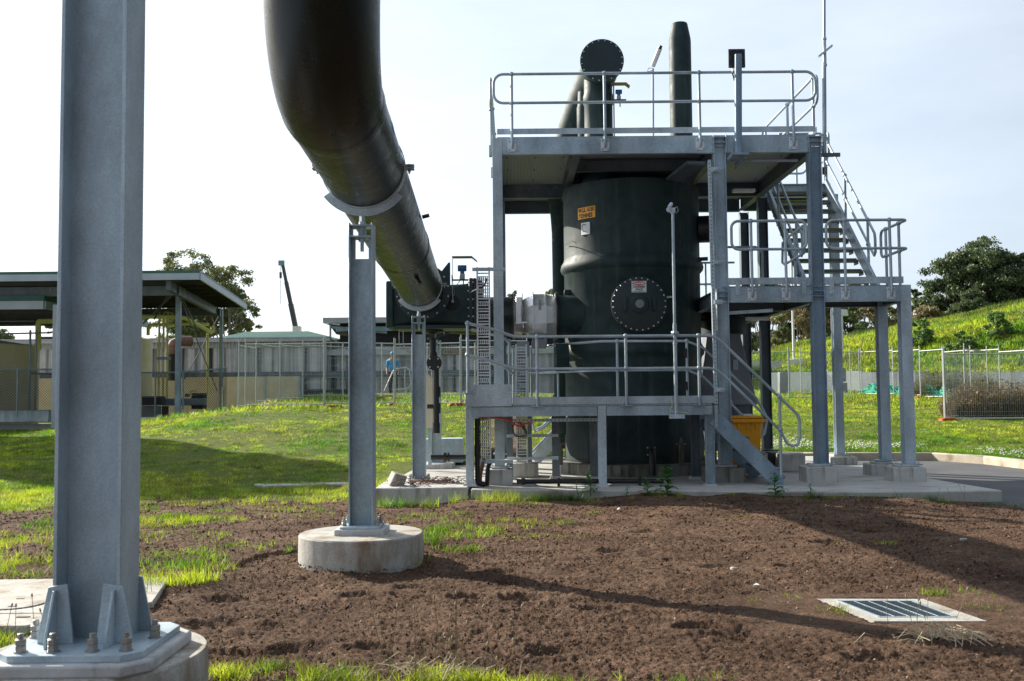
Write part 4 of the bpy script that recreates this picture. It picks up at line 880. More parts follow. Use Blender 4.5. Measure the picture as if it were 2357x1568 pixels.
rails(tw, loop((4.86, 15.50), (4.86, 18.95), ZT, ZM), [(4.86, y, z) for y in (15.72, 17.2, 18.7) for z in (ZT, ZM)], [((4.86, y, ZT), (4.86, y, ZD - .1), None) for y in (15.72, 17.2, 18.7)])
rails(tw, loop((6.22, 19.25), (6.22, 20.6), ZT, ZM), [(6.22, 19.5, ZT), (6.22, 19.5, ZM)], [((6.22, y, ZT), (6.22, y, ZD - .1), None) for y in (19.5, 20.4)])
rails(tw, loop((XA, 20.66), (6.2, 20.66), ZT - .002, ZM - .002), [], [((x, 20.66, ZT), (x, 20.66, ZD - .1), None) for x in (.1, 1.6, 3.1, 4.6, 6.0)])
# middle deck
MZ0, MZ1, MD = 2.775, 3.01, 3.035
def edge2(x0, x1, y=YF): zc_ = (MZ0 + MZ1) / 2; return part('edge_beam', MB().chan((x0, y, zc_), (x1, y, zc_), MZ1 - MZ0, .08, .010, (0, 0, 1), (0, 1, 0)), G1, tw)
edge2(XB + .105, XC - .105); edge2(XC + .105, XD - .085)
for xx in (XB, XC):
    m = MB()
    for sx in ((-1, 1) if xx == XC else (1,)):
        m.box(xx + sx * .100 - .005, xx + sx * .100 + .005, YF - .02, YF + .09, MZ0 - .005, MZ1 + .03)
        for k in range(3): m.bolt((xx + sx * .113, YF - .002, MZ0 + .05 + k * .075), (0, -1, 0), .012, .011)
    m.box(xx - .085, xx + .085, YF - .01, YF + .06, MZ0 + .165, MZ0 + .175); m.box(xx - .085, xx + .085, YF - .01, YF + .06, MZ0 + .085, MZ0 + .095)
    for sx in (-1, 1):
        for zz in (.205, .13, .05): m.bolt((xx + sx * .055, YF + .045, MZ0 + zz), (0, -1, 0), .013, .011)
    part('beam_cleat', m, GC, tw)
zc3 = (MZ0 + MZ1) / 2 - .003
for p0, p1 in (((XC, 15.6, zc3), (XC, 20.5, zc3)), ((XB, 15.6, zc3), (XB, 20.5, zc3)), ((XC + .1, 16.55, zc3), (XD, 16.55, zc3)), ((XD + .01, 15.6, zc3), (XD + .01, 16.5, zc3)), ((XB + .1, YR1, zc3), (XC, YR1, zc3)), ((XB + .1, YR2, zc3), (XC, YR2, zc3)), ((XB + .05, 17.2, zc3), (XC - .05, 17.2, zc3))): ibeam(p0, p1, .225, .12)
m = MB(); m.box(XB + .01, XC - .003, 15.47, 20.6, MD - .026, MD - .002); m.box(XC + .003, 6.2, 15.47, 16.6, MD - .026, MD - .002); part('middle_deck', m, DECK, tw, smooth=0)
toe(XB + .10, XC - .09, YF + .02, MD + .02, MD + .125); toe(XC + .10, 6.11, YF + .02, MD + .02, MD + .125)
m = MB()
for x in (3.52, 4.55, 4.98, 5.9):
    m.box(x - .035, x + .035, YF - .012, YF - .004, MZ1 - .12, MD + .10)
    for z in (MZ1 - .09, MZ1 - .03, MD + .075): m.bolt((x, YF - .012, z), (0, -1, 0), .011, .008)
part('toe_board_bracket', m, G2, tw)
mt, mm = 4.045, 3.60
P = [3.74, 4.27]
rails(tw, loop((3.435, YF - .02), (4.60, YF - .02), mt, mm, rr=.11), [(x, YF - .02, z) for x in P for z in (mt, mm)], [((x, YF - .02, mt), (x, YF - .035, MZ0 + .06), 'plate') for x in P])
L1 = [p for p in arc((5.03, YF - .02, mm + .12), (0, 0, -1), (-1, 0, 0), .12)] + [p for p in arc((5.03, YF - .02, mt - .12), (-1, 0, 0), (0, 0, 1), .12)] + [Vector((6.05, YF - .02, mt))] + [p for p in arc((6.08, YF + .08, mt), (0, -1, 0), (1, 0, 0), .10)] + [Vector((6.18, 16.4, mt))] + [p for p in arc((6.18, 16.42, mt - .1), (0, 0, 1), (0, 1, 0), .10)] + [p for p in arc((6.18, 16.42, mm + .1), (0, 1, 0), (0, 0, -1), .10)]
L2 = [L1[0], Vector((6.05, YF - .02, mm))] + [p for p in arc((6.08, YF + .08, mm), (0, -1, 0), (1, 0, 0), .10)] + [L1[-1]]
P = [5.19, 5.90]
rails(tw, [L1, L2], [(x, YF - .02, z) for x in P for z in (mt, mm)] + [(6.18, y, z) for y in (15.75, 16.3) for z in (mt, mm)],
      [((x, YF - .02, mt), (x, YF - .035, MZ0 + .06), 'plate') for x in P] + [((6.18, y, mt), (6.18, y, MD), None) for y in (15.75, 16.3)])
L = [(4.70, 15.9, mt), (4.78, 17.0, mt), (4.78, 17.4, mt - .05), (4.78, 17.45, mm + .05), (4.78, 17.3, mm), (4.70, 15.9, mm), (4.70, 15.85, mm + .06), (4.70, 15.85, mt - .06), (4.70, 15.9, mt)]
rails(tw, [L], [(4.76, 16.6, mt), (4.76, 16.6, mm)], [((4.76, 16.6, mt), (4.76, 16.6, MD), None)])
rails(tw, [[(3.9, 18.2, mt), (4.5, 18.2, mt), (4.62, 18.2, mt - .1), (4.62, 18.2, MD)], [(3.4, 20.4, mt), (4.6, 20.4, mt)], [(3.4, 20.4, mm), (4.6, 20.4, mm)]], [], [((4.0, 20.4, mt), (4.0, 20.4, MD), None)])
# underside odds and ends: light fittings and brackets
m = MB(); m.box(3.95, 4.35, 17.5, 17.62, 4.93, 4.99); part('light_fitting', m, WHT, tw, bevel=.01)
m = MB(); m.box(4.0, 4.4, 16.9, 17.02, 2.60, 2.66); part('light_fitting', m, WHT, tw, bevel=.01)
m = MB(); m.bar((2.95, 15.6, 5.02), (2.75, 17.2, 5.02), .30, .05)
for k in range(14): m.bar((2.80 - .0 + .0, 15.65 + k * .11, 4.99), (3.10, 15.65 + k * .11, 4.99), .02, .012)
part('overhead_tray', m, GD, tw)
m = MB()
for k in range(2): m.tube([(3.45, 15.75 + .05 * k, 5.08), (4.6, 15.75 + .05 * k, 5.08)], .018, 8)
part('conduit', m, G2, tw)
m = MB(); m.bar((3.33, 15.6, 2.62), (4.1, 15.6, 2.66), .06, .05); part('hanger_rail', m, G2, tw)

pedestal('concrete block carrying the tower column between the two cable ladders', XA, 15.48, .40, .45, .235)
pedestal('wide concrete block behind the low stairs, carrying a tower column', XB - .02, 15.55, .60, .5, .13 + .10, 0, CONM)
pedestal('stained concrete block under the dark middle column between the bin and the slab corner', XC - .07, 15.45, .475, .45, .235)
pedestal('concrete block nearest the slab corner, with dark streaks on its front', XD - .09, 15.45, .49, .45, .215)
pedestal('concrete block with one sunlit side, just behind the outermost one', 6.07, 16.5, .46, .45, .205, -.02)
pedestal('farthest concrete block of the tower, behind the dark middle column', 6.19, 18.95, .52, .5, .19, -.04)
for x, y, l in ((XC + .06, YR1, 'concrete block behind the yellow bin under a rear column'), (XC + .08, YR2, 'rearmost concrete block near the kerb under a rear column')): pedestal(l, x, y, .45, .45, .22)

# ------------------------------------------------------------------ upper stairs
us = thing('upper_staircase', 'open steel stairs with yellow nosed treads from the middle deck up to the top deck', 'staircase', (5.5, 17.5, 3.03))
x0s, x1s = 4.97, 6.08
def strg(x, name='stringer'):
    p0 = Vector((x, 16.50, 3.02)); p1 = Vector((x, 19.14, 5.40)); return part(name, MB().chan(p0, p1, .20, .05, .008, (p1 - p0).normalized().cross(Vector((1, 0, 0))), (1 if x > 5.5 else -1, 0, 0)), G1, us)
strg(x0s - .01); strg(x1s + .01)
for k in range(1, 11):
    z = 3.03 + .218 * k; y = 16.60 + .2375 * k
    tr = part('tread', MB().box(x0s + .01, x1s - .01, y, y + .24, z - .035, z - .004), GD, us); part('nosing', MB().box(x0s + .04, x1s - .04, y - .012, y + .045, z - .004, z + .016), TREADY, tr)
    for xx in (x0s - .002, x1s - .012): part('tread_bracket', MB().box(xx, xx + .014, y + .02, y + .22, z - .085, z - .03), GD, tr)
sl = Vector((0, 1, .918)).normalized()
def strail(x, y0, y1, dz, e0=True):
    a = Vector((x, y0, 3.03 + (y0 - 16.6) * .918 + dz)); b = Vector((x, y1, 3.03 + (y1 - 16.6) * .918 + dz)); return a, b
for x in (x0s - .06, x1s + .06):
    a, b = strail(x, 16.75, 19.2, .93); c, d = strail(x, 16.75, 19.2, .50)
    L = [b, a + sl * .1, a + Vector((0, -.06, -.06)), a + Vector((0, -.08, -.16)), Vector((x, a.y - .08, c.z + .05)), c + Vector((0, -.02, .0)), d]
    pm = []; bl_ = []
    for yy in (17.0, 18.1, 19.15):
        q, _ = strail(x, yy, yy, .93); r_, _ = strail(x, yy, yy, .50); s_, _ = strail(x, yy, yy, -.02); pm.append((q, s_, None)); bl_ += [q, r_]
    rails(us, [L], bl_, pm)
rails(us, loop((6.20, 19.15), (6.20, 19.5), 6.42, 5.96, rr=.08), [], [])
m = MB(); m.box(6.02, 6.10, 19.0, 19.03, 5.98, 6.12); m.box(6.02, 6.10, 19.0, 19.03, 5.56, 5.70); part('gate_spring', m, BLK, us)
rails(us, [[(5.2, 19.02, 6.36), (6.0, 19.02, 6.36), (6.07, 19.02, 6.30), (6.07, 19.02, 5.52)]], [], [], name='self_closing_gate')

# ------------------------------------------------------------------ low platform in front of the vessel
lp = thing('low_platform', 'low galvanised platform with double handrails in front of the vessel', 'platform', (1.2, 15.2, 0))
LZ0, LZ1 = 1.05, 1.19; LF = 14.88
part('edge_beam', MB().chan((-.70 + .085, LF, 1.12), (1.262, LF, 1.12), .14, .06, .007, (0, 0, 1), (0, 1, 0)), G1, lp); part('edge_beam', MB().chan((1.40, LF, 1.12), (2.86, LF, 1.12), .14, .06, .007, (0, 0, 1), (0, 1, 0)), G1, lp)
m = MB(); 
for y in (15.5, 16.3): m.box(-.66, 2.95, y, y + .06, 1.05, 1.18)
for x in (-.64, 1.30, 2.92): m.box(x, x + .05, 14.95, 16.3, 1.06, 1.18)
m.box(-.2, .95, 18.4, 18.46, 1.05, 1.18); m.box(-.2, -.14, 16.3, 18.4, 1.05, 1.18); part('floor_beam', m, GD, lp)
m = MB(); m.prism([(-.66, LF + .01), (2.98, LF + .01), (2.98, 16.40), (1.42, 16.40), (.95, 17.1), (.40, 18.45), (-.2, 18.45), (-.2, 16.35), (-.66, 16.35)], (0, 0, 1.195), (1, 0, 0), (0, 1, 0), (0, 0, .028)); part('deck', m, DECK, lp, smooth=0)
m = MB(); m.box(.0, 2.93, LF + .0, LF + .008, 1.225, 1.335); part('toe_board', m, G2, lp); m = MB(); m.prism([(0, 0), (.09, 0), (.09, .08), (.06, .11), (0, .11)], (2.93, LF, 1.225), (1, 0, 0), (0, 0, 1), (0, .008, 0)); part('toe_board', m, G2, lp)
part('step_box', MB().box(-.71, -.005, LF - .02, 16.35, 1.20, 1.40), G2, lp, bevel=.008); m = MB(); m.box(-.64, -.01, LF - .01, LF, 1.402, 1.53)
for x in (-.57, -.06): m.bolt((x, LF - .01, 1.47), (0, -1, 0), .016, .012)
part('step_toe_board', m, G2, lp)
def leg(x, y, z1, w=.10, d=.10, wd=(0, 1, 0), z0=.0, mat=None, foot=True):
    c = part('leg', MB().hsec((x, y, z0 + .03), (x, y, z1), w, d, .008, .006, wd), mat or G1, lp, bevel=.001)
    if foot:
        f = MB(); n = [(-.11, -.11), (.11, -.11), (.11, .11), (-.11, .11)]; f.add([(x + a, y + b, z0) for a, b in n] + [(x + a * .75, y + b * .75, z0 + .045) for a, b in n], [(0, 1, 5, 4), (1, 2, 6, 5), (2, 3, 7, 6), (3, 0, 4, 7), (4, 5, 6, 7)]); part('foot_pad', f, GRT, c)
leg(-.645, 14.95, 1.19, .12, .115, mat=G2, z0=.02); leg(1.332, 14.93, 1.195, .125, .12, z0=-.02, mat=G2); leg(2.945, 14.95, 1.19, .125, .12, (1, 0, 0), z0=-.03)
leg(1.32, 16.2, 1.05, .16, .14, mat=GD); leg(2.92, 16.0, 1.05, .13, .12, (1, 0, 0), mat=GD); leg(.70, 16.35, 1.05, .14, .12, mat=GD); leg(-.05, 16.3, 1.05, .12, .1, mat=GD); leg(.3, 18.4, 1.05, .12, .1, mat=GD, foot=False)
m = MB(); m.box(2.86, 2.98, LF - .012, LF - .002, 1.055, 1.185)
for dx in (2.885, 2.955):
    for dz in (1.09, 1.15): m.bolt((dx, LF - .012, dz), (0, -1, 0), .013, .011)
for dz in (1.02, .95, .89, 1.09, 1.15): m.bolt((3.03, LF - .02, dz), (0, -1, 0), .012, .011)
m.box(3.01, 3.055, LF - .02, LF - .01, .86, 1.19); part('corner_plate', m, G2, lp)
yr = 14.86
top = [(-.665, yr, 2.447), (-.30, yr, 2.36), (-.03, yr, 2.262), (.06, yr, 2.24), (.37, yr, 2.236), (2.66, yr, 2.232), (2.95, yr, 2.228), (3.04, yr, 2.205), (3.12, yr, 2.15), (3.98, yr, 1.30)]
mid = [(-.665, yr, 1.975), (-.30, yr, 1.88), (-.03, yr, 1.78), (.06, yr, 1.76), (.37, yr, 1.755), (2.66, yr, 1.745), (2.95, yr, 1.742), (3.05, yr, 1.715), (3.15, yr, 1.64), (3.98, yr, .81)]
end = [(3.98, yr, 1.30), (4.19, yr, 1.10), (4.25, yr, 1.03), (4.27, yr, .95), (4.27, yr, .70), (4.235, yr, .60), (4.16, yr, .575), (4.08, yr, .61), (3.98, yr, .81)]
rails(lp, [top + end[1:], mid], [(x, yr, z) for x, z in ((-.665, 2.447), (.37, 2.236), (1.70, 2.234), (2.79, 2.231), (3.98, 1.31), (-.665, 1.975), (.37, 1.755), (1.70, 1.75), (2.79, 1.744), (3.98, .82))],
      [((-.665, yr, 2.447), (-.665, yr, 1.40), 'foot'), ((.37, yr, 2.236), (.37, yr, 1.19), 'foot'), ((1.70, yr, 2.234), (1.70, yr, 1.19), 'foot'), ((2.79, yr, 2.231), (2.79, yr, 1.19), 'foot'), ((3.98, yr, 1.31), (3.98, yr, .12), None)], name='front_handrail')
y2 = 16.28
pth = [(-.665, y2, 2.447), (-.25, y2, 2.34), (-.10, y2 + .02, 2.28), (-.05, y2 + .12, 2.25), (-.03, 18.25, 2.24), (.06, 18.42, 2.24), (.35, 18.42, 2.238), (.90, 17.15, 2.235), (1.32, 16.50, 2.232), (1.48, y2, 2.232), (2.86, y2, 2.225), (3.12, y2, 2.12), (3.98, y2, 1.28), (4.08, y2, 1.1), (4.15, y2, .95), (4.1, y2, .7), (3.98, y2, .6), (3.8, y2, .73)]
pth2 = [(x, y, z - .475) for x, y, z in pth[:11]] + [(3.12, y2, 1.64), (3.8, y2, .95), (3.8, y2, .73)]
pb_ = [(-.05, y2 + .12, 2.25), (.02, 18.35, 2.24), (.35, 18.42, 2.238), (.80, 17.38, 2.236), (1.72, y2, 2.23), (2.86, y2, 2.225)]
rails(lp, [pth, pth2], pb_ + [(x, y, z - .475) for x, y, z in pb_] + [(3.55, y2, 1.70), (3.55, y2, 1.22)], [(p, (p[0], p[1], 1.2), None) for p in pb_] + [((3.55, y2, 1.70), (3.55, y2, .45), None)], name='rear_handrail')
m = MB(); m.box(2.80, 2.86, y2 - .04, y2 + .02, 1.95, 2.10); m.box(2.80, 2.86, y2 - .04, y2 + .02, 1.42, 1.56); part('spring_box', m, BLK, lp)
# its stairs
ls = thing('low_staircase', 'short dark steel stairs leading down from the low platform beside the bin', 'staircase', (3.5, 15.5, 0))
for y, od in ((LF + .02, 1), (16.22, -1)):
    p0 = Vector((3.02, y, 1.00)); p1 = Vector((3.98, y, .03)); dn = (p1 - p0).normalized(); nn = Vector((0.707, 0, .707))
    part('stringer', MB().chan(p0, p1, .225, .06, .008, (dn.cross(Vector((0, 1, 0)))), (0, od, 0)), GC, ls)
m = MB(); m.box(3.86, 4.02, LF + .01, LF + .018, .0, .14); m.box(3.92, 4.10, LF - .03, LF + .1, -.002, .01); m.box(3.92, 4.10, 16.15, 16.28, -.002, .01); part('foot_plate', m, GC, ls)
for k in range(4):
    z = 1.19 - .238 * (k + 1); x = 3.04 + .235 * k
    part('tread', MB().box(x + .02, x + .27, LF + .07, 16.18, z - .03, z), GD, ls)
m = MB()
for k in range(4):
    for q in (0, .13): m.bolt((3.17 + .235 * k + q, LF + .02, .86 - .238 * k + .0 - q * .15), (0, -1, 0), .013, .010)
part('stringer_bolts', m, STLB, ls)

# rear stairs seen beneath the deck
rs_ = thing('rear_staircase', 'pale galvanised stairs behind the low platform rising towards the vessel', 'staircase', (1, 20, 0))
for y in (19.9, 20.8):
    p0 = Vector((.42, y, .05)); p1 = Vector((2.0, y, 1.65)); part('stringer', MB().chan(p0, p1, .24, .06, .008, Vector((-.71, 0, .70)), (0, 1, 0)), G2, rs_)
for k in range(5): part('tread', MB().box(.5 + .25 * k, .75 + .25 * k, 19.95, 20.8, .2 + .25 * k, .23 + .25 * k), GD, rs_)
for y in (19.88, 20.82): rails(rs_, [[(.62, y, 1.08), (.75, y, 1.05), (2.0, y, 2.35)], [(.36, y, .92), (.44, y, .62), (.62, y, .70), (2.0, y, 1.95)], [(.36, y, .92), (.62, y, 1.08)]], [(.85, y, 1.15), (.85, y, .9)], [((.85, y, 1.15), (.85, y, .3), None), ((1.0, y, 1.3), (1.0, y, .4), None)])

# ------------------------------------------------------------------ cable ladders, struts and cables
def cable_ladder(label, x, y, z0, z1, w, ph=0):
    t = thing('cable_ladder', label, 'cable ladder', (x, y, z0)); m = MB()
    for sx in (-1, 1): m.box(x + sx * w / 2 - .011, x + sx * w / 2 + .011, y - .03, y + .03, z0, z1)
    part('side_rail', m, G3, t); m = MB(); k = 0; z = z0 + .04
    while z < z1 - .03:
        if k % 2 == 0:
            m.box(x - w / 2 + .011, x + w / 2 - .011, y - .012, y - .006, z - .012, z); m.box(x - w / 2 + .011, x + w / 2 - .011, y - .012, y - .006, z + .045, z + .057)
            for q in range(6): m.box(x - w / 2 + .014 + q * (w - .04) / 5 - .004, x - w / 2 + .014 + q * (w - .04) / 5 + .007, y - .012, y - .006, z, z + .045)
        else: m.box(x - w / 2 + .011, x + w / 2 - .011, y - .014, y - .004, z - .008, z + .012); m.box(x - w / 2 + .011, x + w / 2 - .011, y - .014, y - .004, z + .036, z + .052)
        z += .098; k += 1
    part('rungs', m, G3, t); m = MB(); rr = random.Random(int(x * 99))
    for q in range(5): xx = x - w / 2 + .03 + q * (w - .06) / 4; m.tube([(xx, y + .018, z0 + .02), (xx + rr.uniform(-.005, .005), y + .018, (z0 + z1) / 2), (xx, y + .018, z1 - .15)], .008, 6)
    part('cables', m, BLK, t); return t
cable_ladder('perforated cable ladder rising past the square duct box, tied to the tower column', -.435, 15.25, .36, 3.34, .185)
cable_ladder('shorter perforated cable ladder under the stainless damper', .145, 15.95, .28, 2.18, .165)
def strut(name, label, p0, p1, w=.045, holes=False, mat=None):
    m = MB().bar(p0, p1, w, w); o = part(name, m, mat or G2, loc=p0); tag(o, label, 'strut')
    if holes:
        h = MB(); p0 = V3(p0); p1 = V3(p1); L = (p1 - p0).length; n = int(L / .06); d = (p1 - p0).normalized()
        for k in range(n): c = p0 + d * (.04 + k * .06) + Vector((0, -w / 2 - .001, 0)); h.lathe([(.009, 0), (.009, .001)], c, 8, (0, -1, 0))
        ho = part('slot_holes', h, INK, o)
    return o
strut('channel_strut', 'short channel strut clamping the top of the tall cable ladder to the column', (-.60, 15.2, 3.30), (-.10, 15.2, 3.30), .05)
strut('channel_strut', 'upper channel strut behind the lower part of the tall cable ladder', (-.60, 15.32, 1.02), (-.25, 15.32, 1.02))
strut('channel_strut', 'lower channel strut across the foot of the tall cable ladder', (-.58, 15.2, .36), (.0, 15.2, .36), .05)
strut('channel_strut', 'upper channel strut across the short cable ladder', (-.10, 15.88, .72), (.72, 15.88, .72), .045)
strut('channel_strut', 'lower channel strut across the short cable ladder near the slab', (-.10, 15.88, .36), (.72, 15.88, .36), .045)
strut('perforated_channel', 'perforated channel slung just under the low platform edge beam', (-.0, 15.1, .985), (1.28, 15.1, .985), .045, True)
strut('perforated_channel', 'tall perforated channel clipped up the middle of the tower beside the vessel', (3.15, 15.44, 1.2), (3.12, 15.44, 5.02), .05, True)
m = MB()
for z in (4.86, 3.40, 2.78, 1.42): m.box(3.14, 3.27, 15.37, 15.42, z - .035, z + .035); m.box(3.16, 3.22, 15.35, 15.37, z - .025, z + .025); m.cyl((3.2, 15.36, z), (3.32, 15.36, z), .006, 6)
tag(part('channel_clamp', m, G2, loc=(3.2, 15.4, 3)), 'bright square clamps fixing the tall perforated channel to the tower column', 'clamps')
def hose(name, label, pts, r, mat, cat='cable', n=8):
    P_ = [V3(p) for p in pts]; out = []
    for i in range(len(P_) - 1):
        a, b = P_[max(0, i - 1)], P_[i]; c, d = P_[i + 1], P_[min(len(P_) - 1, i + 2)]
        for k in range(6):
            t = k / 6; out.append(.5 * ((2 * b) + (c - a) * t + (2 * a - 5 * b + 4 * c - d) * t * t + (3 * b - a - 3 * c + d) * t ** 3))
    out.append(P_[-1]); return tag(part(name, MB().tube(out, r, n), mat, smooth=1.2, loc=pts[0]), label, cat)
hose('orange_cable', 'orange cable looping out of the tall cable ladder under the low platform', [(-.45, 15.2, 1.0), (-.40, 15.15, 1.05), (-.2, 15.1, 1.03), (.0, 15.1, .98), (.15, 15.1, .93), (.30, 15.1, .965)], .014, ORC)
hose('orange_cable', 'second orange cable drooping below the first beside the perforated channel', [(-.36, 15.2, 1.04), (-.1, 15.12, 1.0), (.08, 15.1, .90), (.2, 15.12, .93), (.33, 15.2, .97)], .012, ORC)
hose('black_cable', 'black cable hanging in a loop beside the short cable ladder', [(.03, 15.15, .96), (.0, 15.2, .86), (.03, 15.3, .76), (.12, 15.6, .72), (.2, 15.9, .73)], .012, BLK)
hose('black_cable', 'thick black cables dropping into the short cable ladder', [(.10, 15.15, .96), (.16, 15.2, .88), (.20, 15.4, .78), (.20, 15.8, .71)], .026, BLK)
hose('black_cable', 'short black cable entering the top of the tall cable ladder', [(-.38, 15.2, 3.16), (-.42, 15.2, 3.05), (-.50, 15.3, 3.02), (-.62, 15.8, 3.02), (-.70, 16.8, 3.1)], .012, BLK)
hose('red_conduit', 'rust red ribbed conduit rising from the slab by the platform leg', [(-.50, 15.15, .0), (-.50, 15.15, .15), (-.47, 15.18, .30), (-.44, 15.22, .40)], .032, RUS, 'conduit', 12)
hose('black_conduit', 'black ribbed conduit beside the red one at the foot of the cable ladder', [(-.40, 15.15, .0), (-.39, 15.15, .18), (-.38, 15.2, .28), (-.34, 15.22, .36)], .034, BLK, 'conduit', 12)
m = MB(); m.cyl((-.535, 15.0, .02), (-.535, 15.0, 1.02), .038, 14); m.cyl((-.535, 15.0, .45), (-.535, 15.0, .62), .045, 14); m.tube([(-.535, 15.0, .06), (-.45, 15.0, .04), (-.42, 15.0, .04)], .04, 10)
tag(part('black_pipe', m, BLK, smooth=1, loc=(-.535, 15, 0)), 'upright black pipe just inside the first leg of the low platform', 'pipe')
m = MB(); m.cyl((.05, 15.0, .075), (2.25, 15.0, .06), .036, 14); m.lathe([(.05, 0), (.05, .06)], (.12, 15.0, .075), 14, (1, 0, 0)); 
for x in (.68, 1.9): m.box(x - .02, x + .02, 14.96, 15.04, -.01, .12)
tag(part('black_pipe', m, BLK, smooth=.8, loc=(1.2, 15, 0)), 'black pipe lying along the slab under the low platform', 'pipe')
m = MB(); m.cyl((-1.42, 17.3, .30), (-.72, 17.3, .30), .045, 14); m.lathe([(.085, 0), (.085, .02), (.085, .05)], (-1.2, 17.3, .30), 20, (1, 0, 0)); m.lathe([(.085, 0), (.085, .03)], (-1.13, 17.3, .30), 20, (1, 0, 0))
tag(part('black_pipe', m, BLK, smooth=.8, loc=(-1.1, 17.3, .3)), 'flanged black pipe running level behind the low concrete block', 'pipe')
m = MB(); xx, yy = -1.375, 17.25
m.lathe([(.03, 2.6), (.19, 2.50), (.19, 2.47), (.05, 2.43)], (xx, yy, 0), 24); m.lathe([(.10, 0), (.10, .035)], (xx, yy, 2.34), 20); m.cyl((xx, yy, 2.36), (xx, yy, 2.02), .055, 18); m.cyl((xx, yy, 2.12), (xx, yy, 1.96), .07, 18)
m.tube([(xx, yy, 2.02), (xx, yy - .03, 1.96), (xx + .02, yy + .1, 1.92)], .055, 14); m.lathe([(.13, 0), (.13, .03)], (xx + .03, yy - .1, 1.93), 24, (0, -1, 0)); m.lathe([(.13, 0), (.13, .03)], (xx + .03, yy - .05, 1.93), 24, (0, -1, 0))
m.cyl((xx + .055, yy - .02, 1.86), (xx + .055, yy - .02, .80), .052, 18); m.cyl((xx + .055, yy - .02, .90), (xx + .055, yy - .02, .72), .062, 18)
for z in (1.40, 1.12): m.box(xx + .10, xx + .13, yy - .04, yy, z - .06, z + .12)
m.cyl((xx - .10, yy, 1.18), (xx + .04, yy, 1.18), .04, 12)
bp_ = tag(part('black_drain_pipe', m, BLK, smooth=.8, loc=(xx, yy, .7)), 'thick black drain pipe with a round flange hanging under the square box', 'pipe')
m = MB()
for a in (.785, 2.356, 3.927, 5.498): m.ball((xx + .03 + .10 * math.cos(a), yy - .14, 1.93 + .10 * math.sin(a)), .016, 8)
part('flange_bolts', m, BOLTW, bp_)
m = MB(); m.tube([(-1.93, 17.0, 2.5), (-1.93, 17.0, 2.25), (-1.88, 17.0, 2.17), (-1.62, 16.9, 2.02), (-1.60, 16.0, 1.95), (-1.60, 16.0, .3)], .008, 6); m.tube([(-1.86, 17.0, 2.5), (-1.86, 17.0, 2.25), (-1.80, 17.0, 2.15), (-1.60, 16.9, 2.02), (-1.585, 16.0, 1.93), (-1.585, 16.0, .3)], .008, 6)
for z in (1.93, 1.35, .98): m.box(-1.625, -1.58, 15.97, 16.03, z - .02, z + .02)
tag(part('small_bore_tubing', m, STLB, smooth=1, loc=(-1.6, 16, 1)), 'pair of thin steel tubes bending down from the square box beside a duct post', 'tubing')
cb = thing('beige_cabinet', 'beige equipment cabinet with a sloping top between two duct posts', 'cabinet', (-1.6, 18, 0))
part('cabinet_body', MB().prism([(0, 0), (.34, 0), (.34, .90), (0, 1.18)], (-1.80, 18.2, .78), (1, 0, 0), (0, 0, 1), (0, .4, 0)), TAN, cb, bevel=.008); part('cabinet_legs', MB().box(-1.76, -1.70, 18.25, 18.3, .1, .78).box(-1.55, -1.49, 18.25, 18.3, .1, .78), G1, cb)
m = MB(); m.box(-1.72, -.98, 19.5, 20.0, .05, .52)
tag(part('steel_box', m, G2, bevel=.01, loc=(-1.3, 19.6, .05)), 'plain grey steel box standing behind the rear duct post', 'box')
m = MB(); m.box(-.03, .42, 16.6, 16.95, .0, .235); tag(part('steel_box', m, CON, bevel=.01, loc=(.2, 16.7, 0)), 'flat grey block on the slab beside a tower column foot', 'box')

# ------------------------------------------------------------------ poles, mast, lights
def pole_lamp(label, x, y, z0, z1, r=.022):
    t = thing('hinged_light_pole', label, 'light pole', (x, y, z0)); m = MB(); m.cyl((x, y, z0), (x, y, 2.28), r * 1.25, 12); m.cyl((x, y, 2.2), (x, y, z1 - .08), r, 12); part('pole', m, GT, t)
    m = MB(); m.lathe([(.05, 0), (.058, .01), (.058, .04), (.05, .05)], (x, y - .01, 2.245), 6); m.lathe([(.032, 0), (.03, .10), (.026, .13)], (x, y, 2.29), 12); m.cyl((x, y, 2.10), (x, y, 2.12), .034, 12); part('swivel_joint', m, GT, t)
    m = MB(); m.box(x - .035, x + .035, y - .03, y + .03, z1 - .10, z1 - .02); m.tube([(x - .06, y - .05, z1 - .02), (x - .01, y + .05, z1 + .05)], .028, 10); m.tube([(x - .075, y - .04, z1 - .06), (x - .04, y, z1 - .03)], .035, 12)
    m.tube([(x + .03, y, z1 - .02), (x + .07, y, z1 - .0), (x + .085, y, z1 - .06), (x + .05, y, z1 - .10)], .005, 6); part('camera_head', m, G2, t, bevel=.004)
    m = MB(); m.box(x - .10, x + .12, y - .04, y + .06, 1.0, 1.06); part('pole_clamp', m, G2, t); return t
pole_lamp('slim galvanised pole with a small fitting on top standing at the low platform handrail', 2.428, 14.80, 1.06, 4.17)
hose('earth_wire', 'thin yellow and green earth wire at the foot of the slim pole', [(2.36, 14.84, 1.30), (2.37, 14.80, 1.2), (2.34, 14.8, 1.12), (2.45, 14.78, 1.10), (2.6, 14.78, 1.08)], .004, YPI)
t = thing('lightning_mast', 'very tall thin mast clamped beside the top of the stairs', 'mast', (5.02, 15.62, 4.8))
m = MB(); m.cyl((4.99, 15.62, 5.13), (5.02, 15.62, 6.62), .032, 12); m.cyl((5.02, 15.62, 6.6), (5.09, 15.62, 9.4), .024, 12); part('pole', m, GT, t)
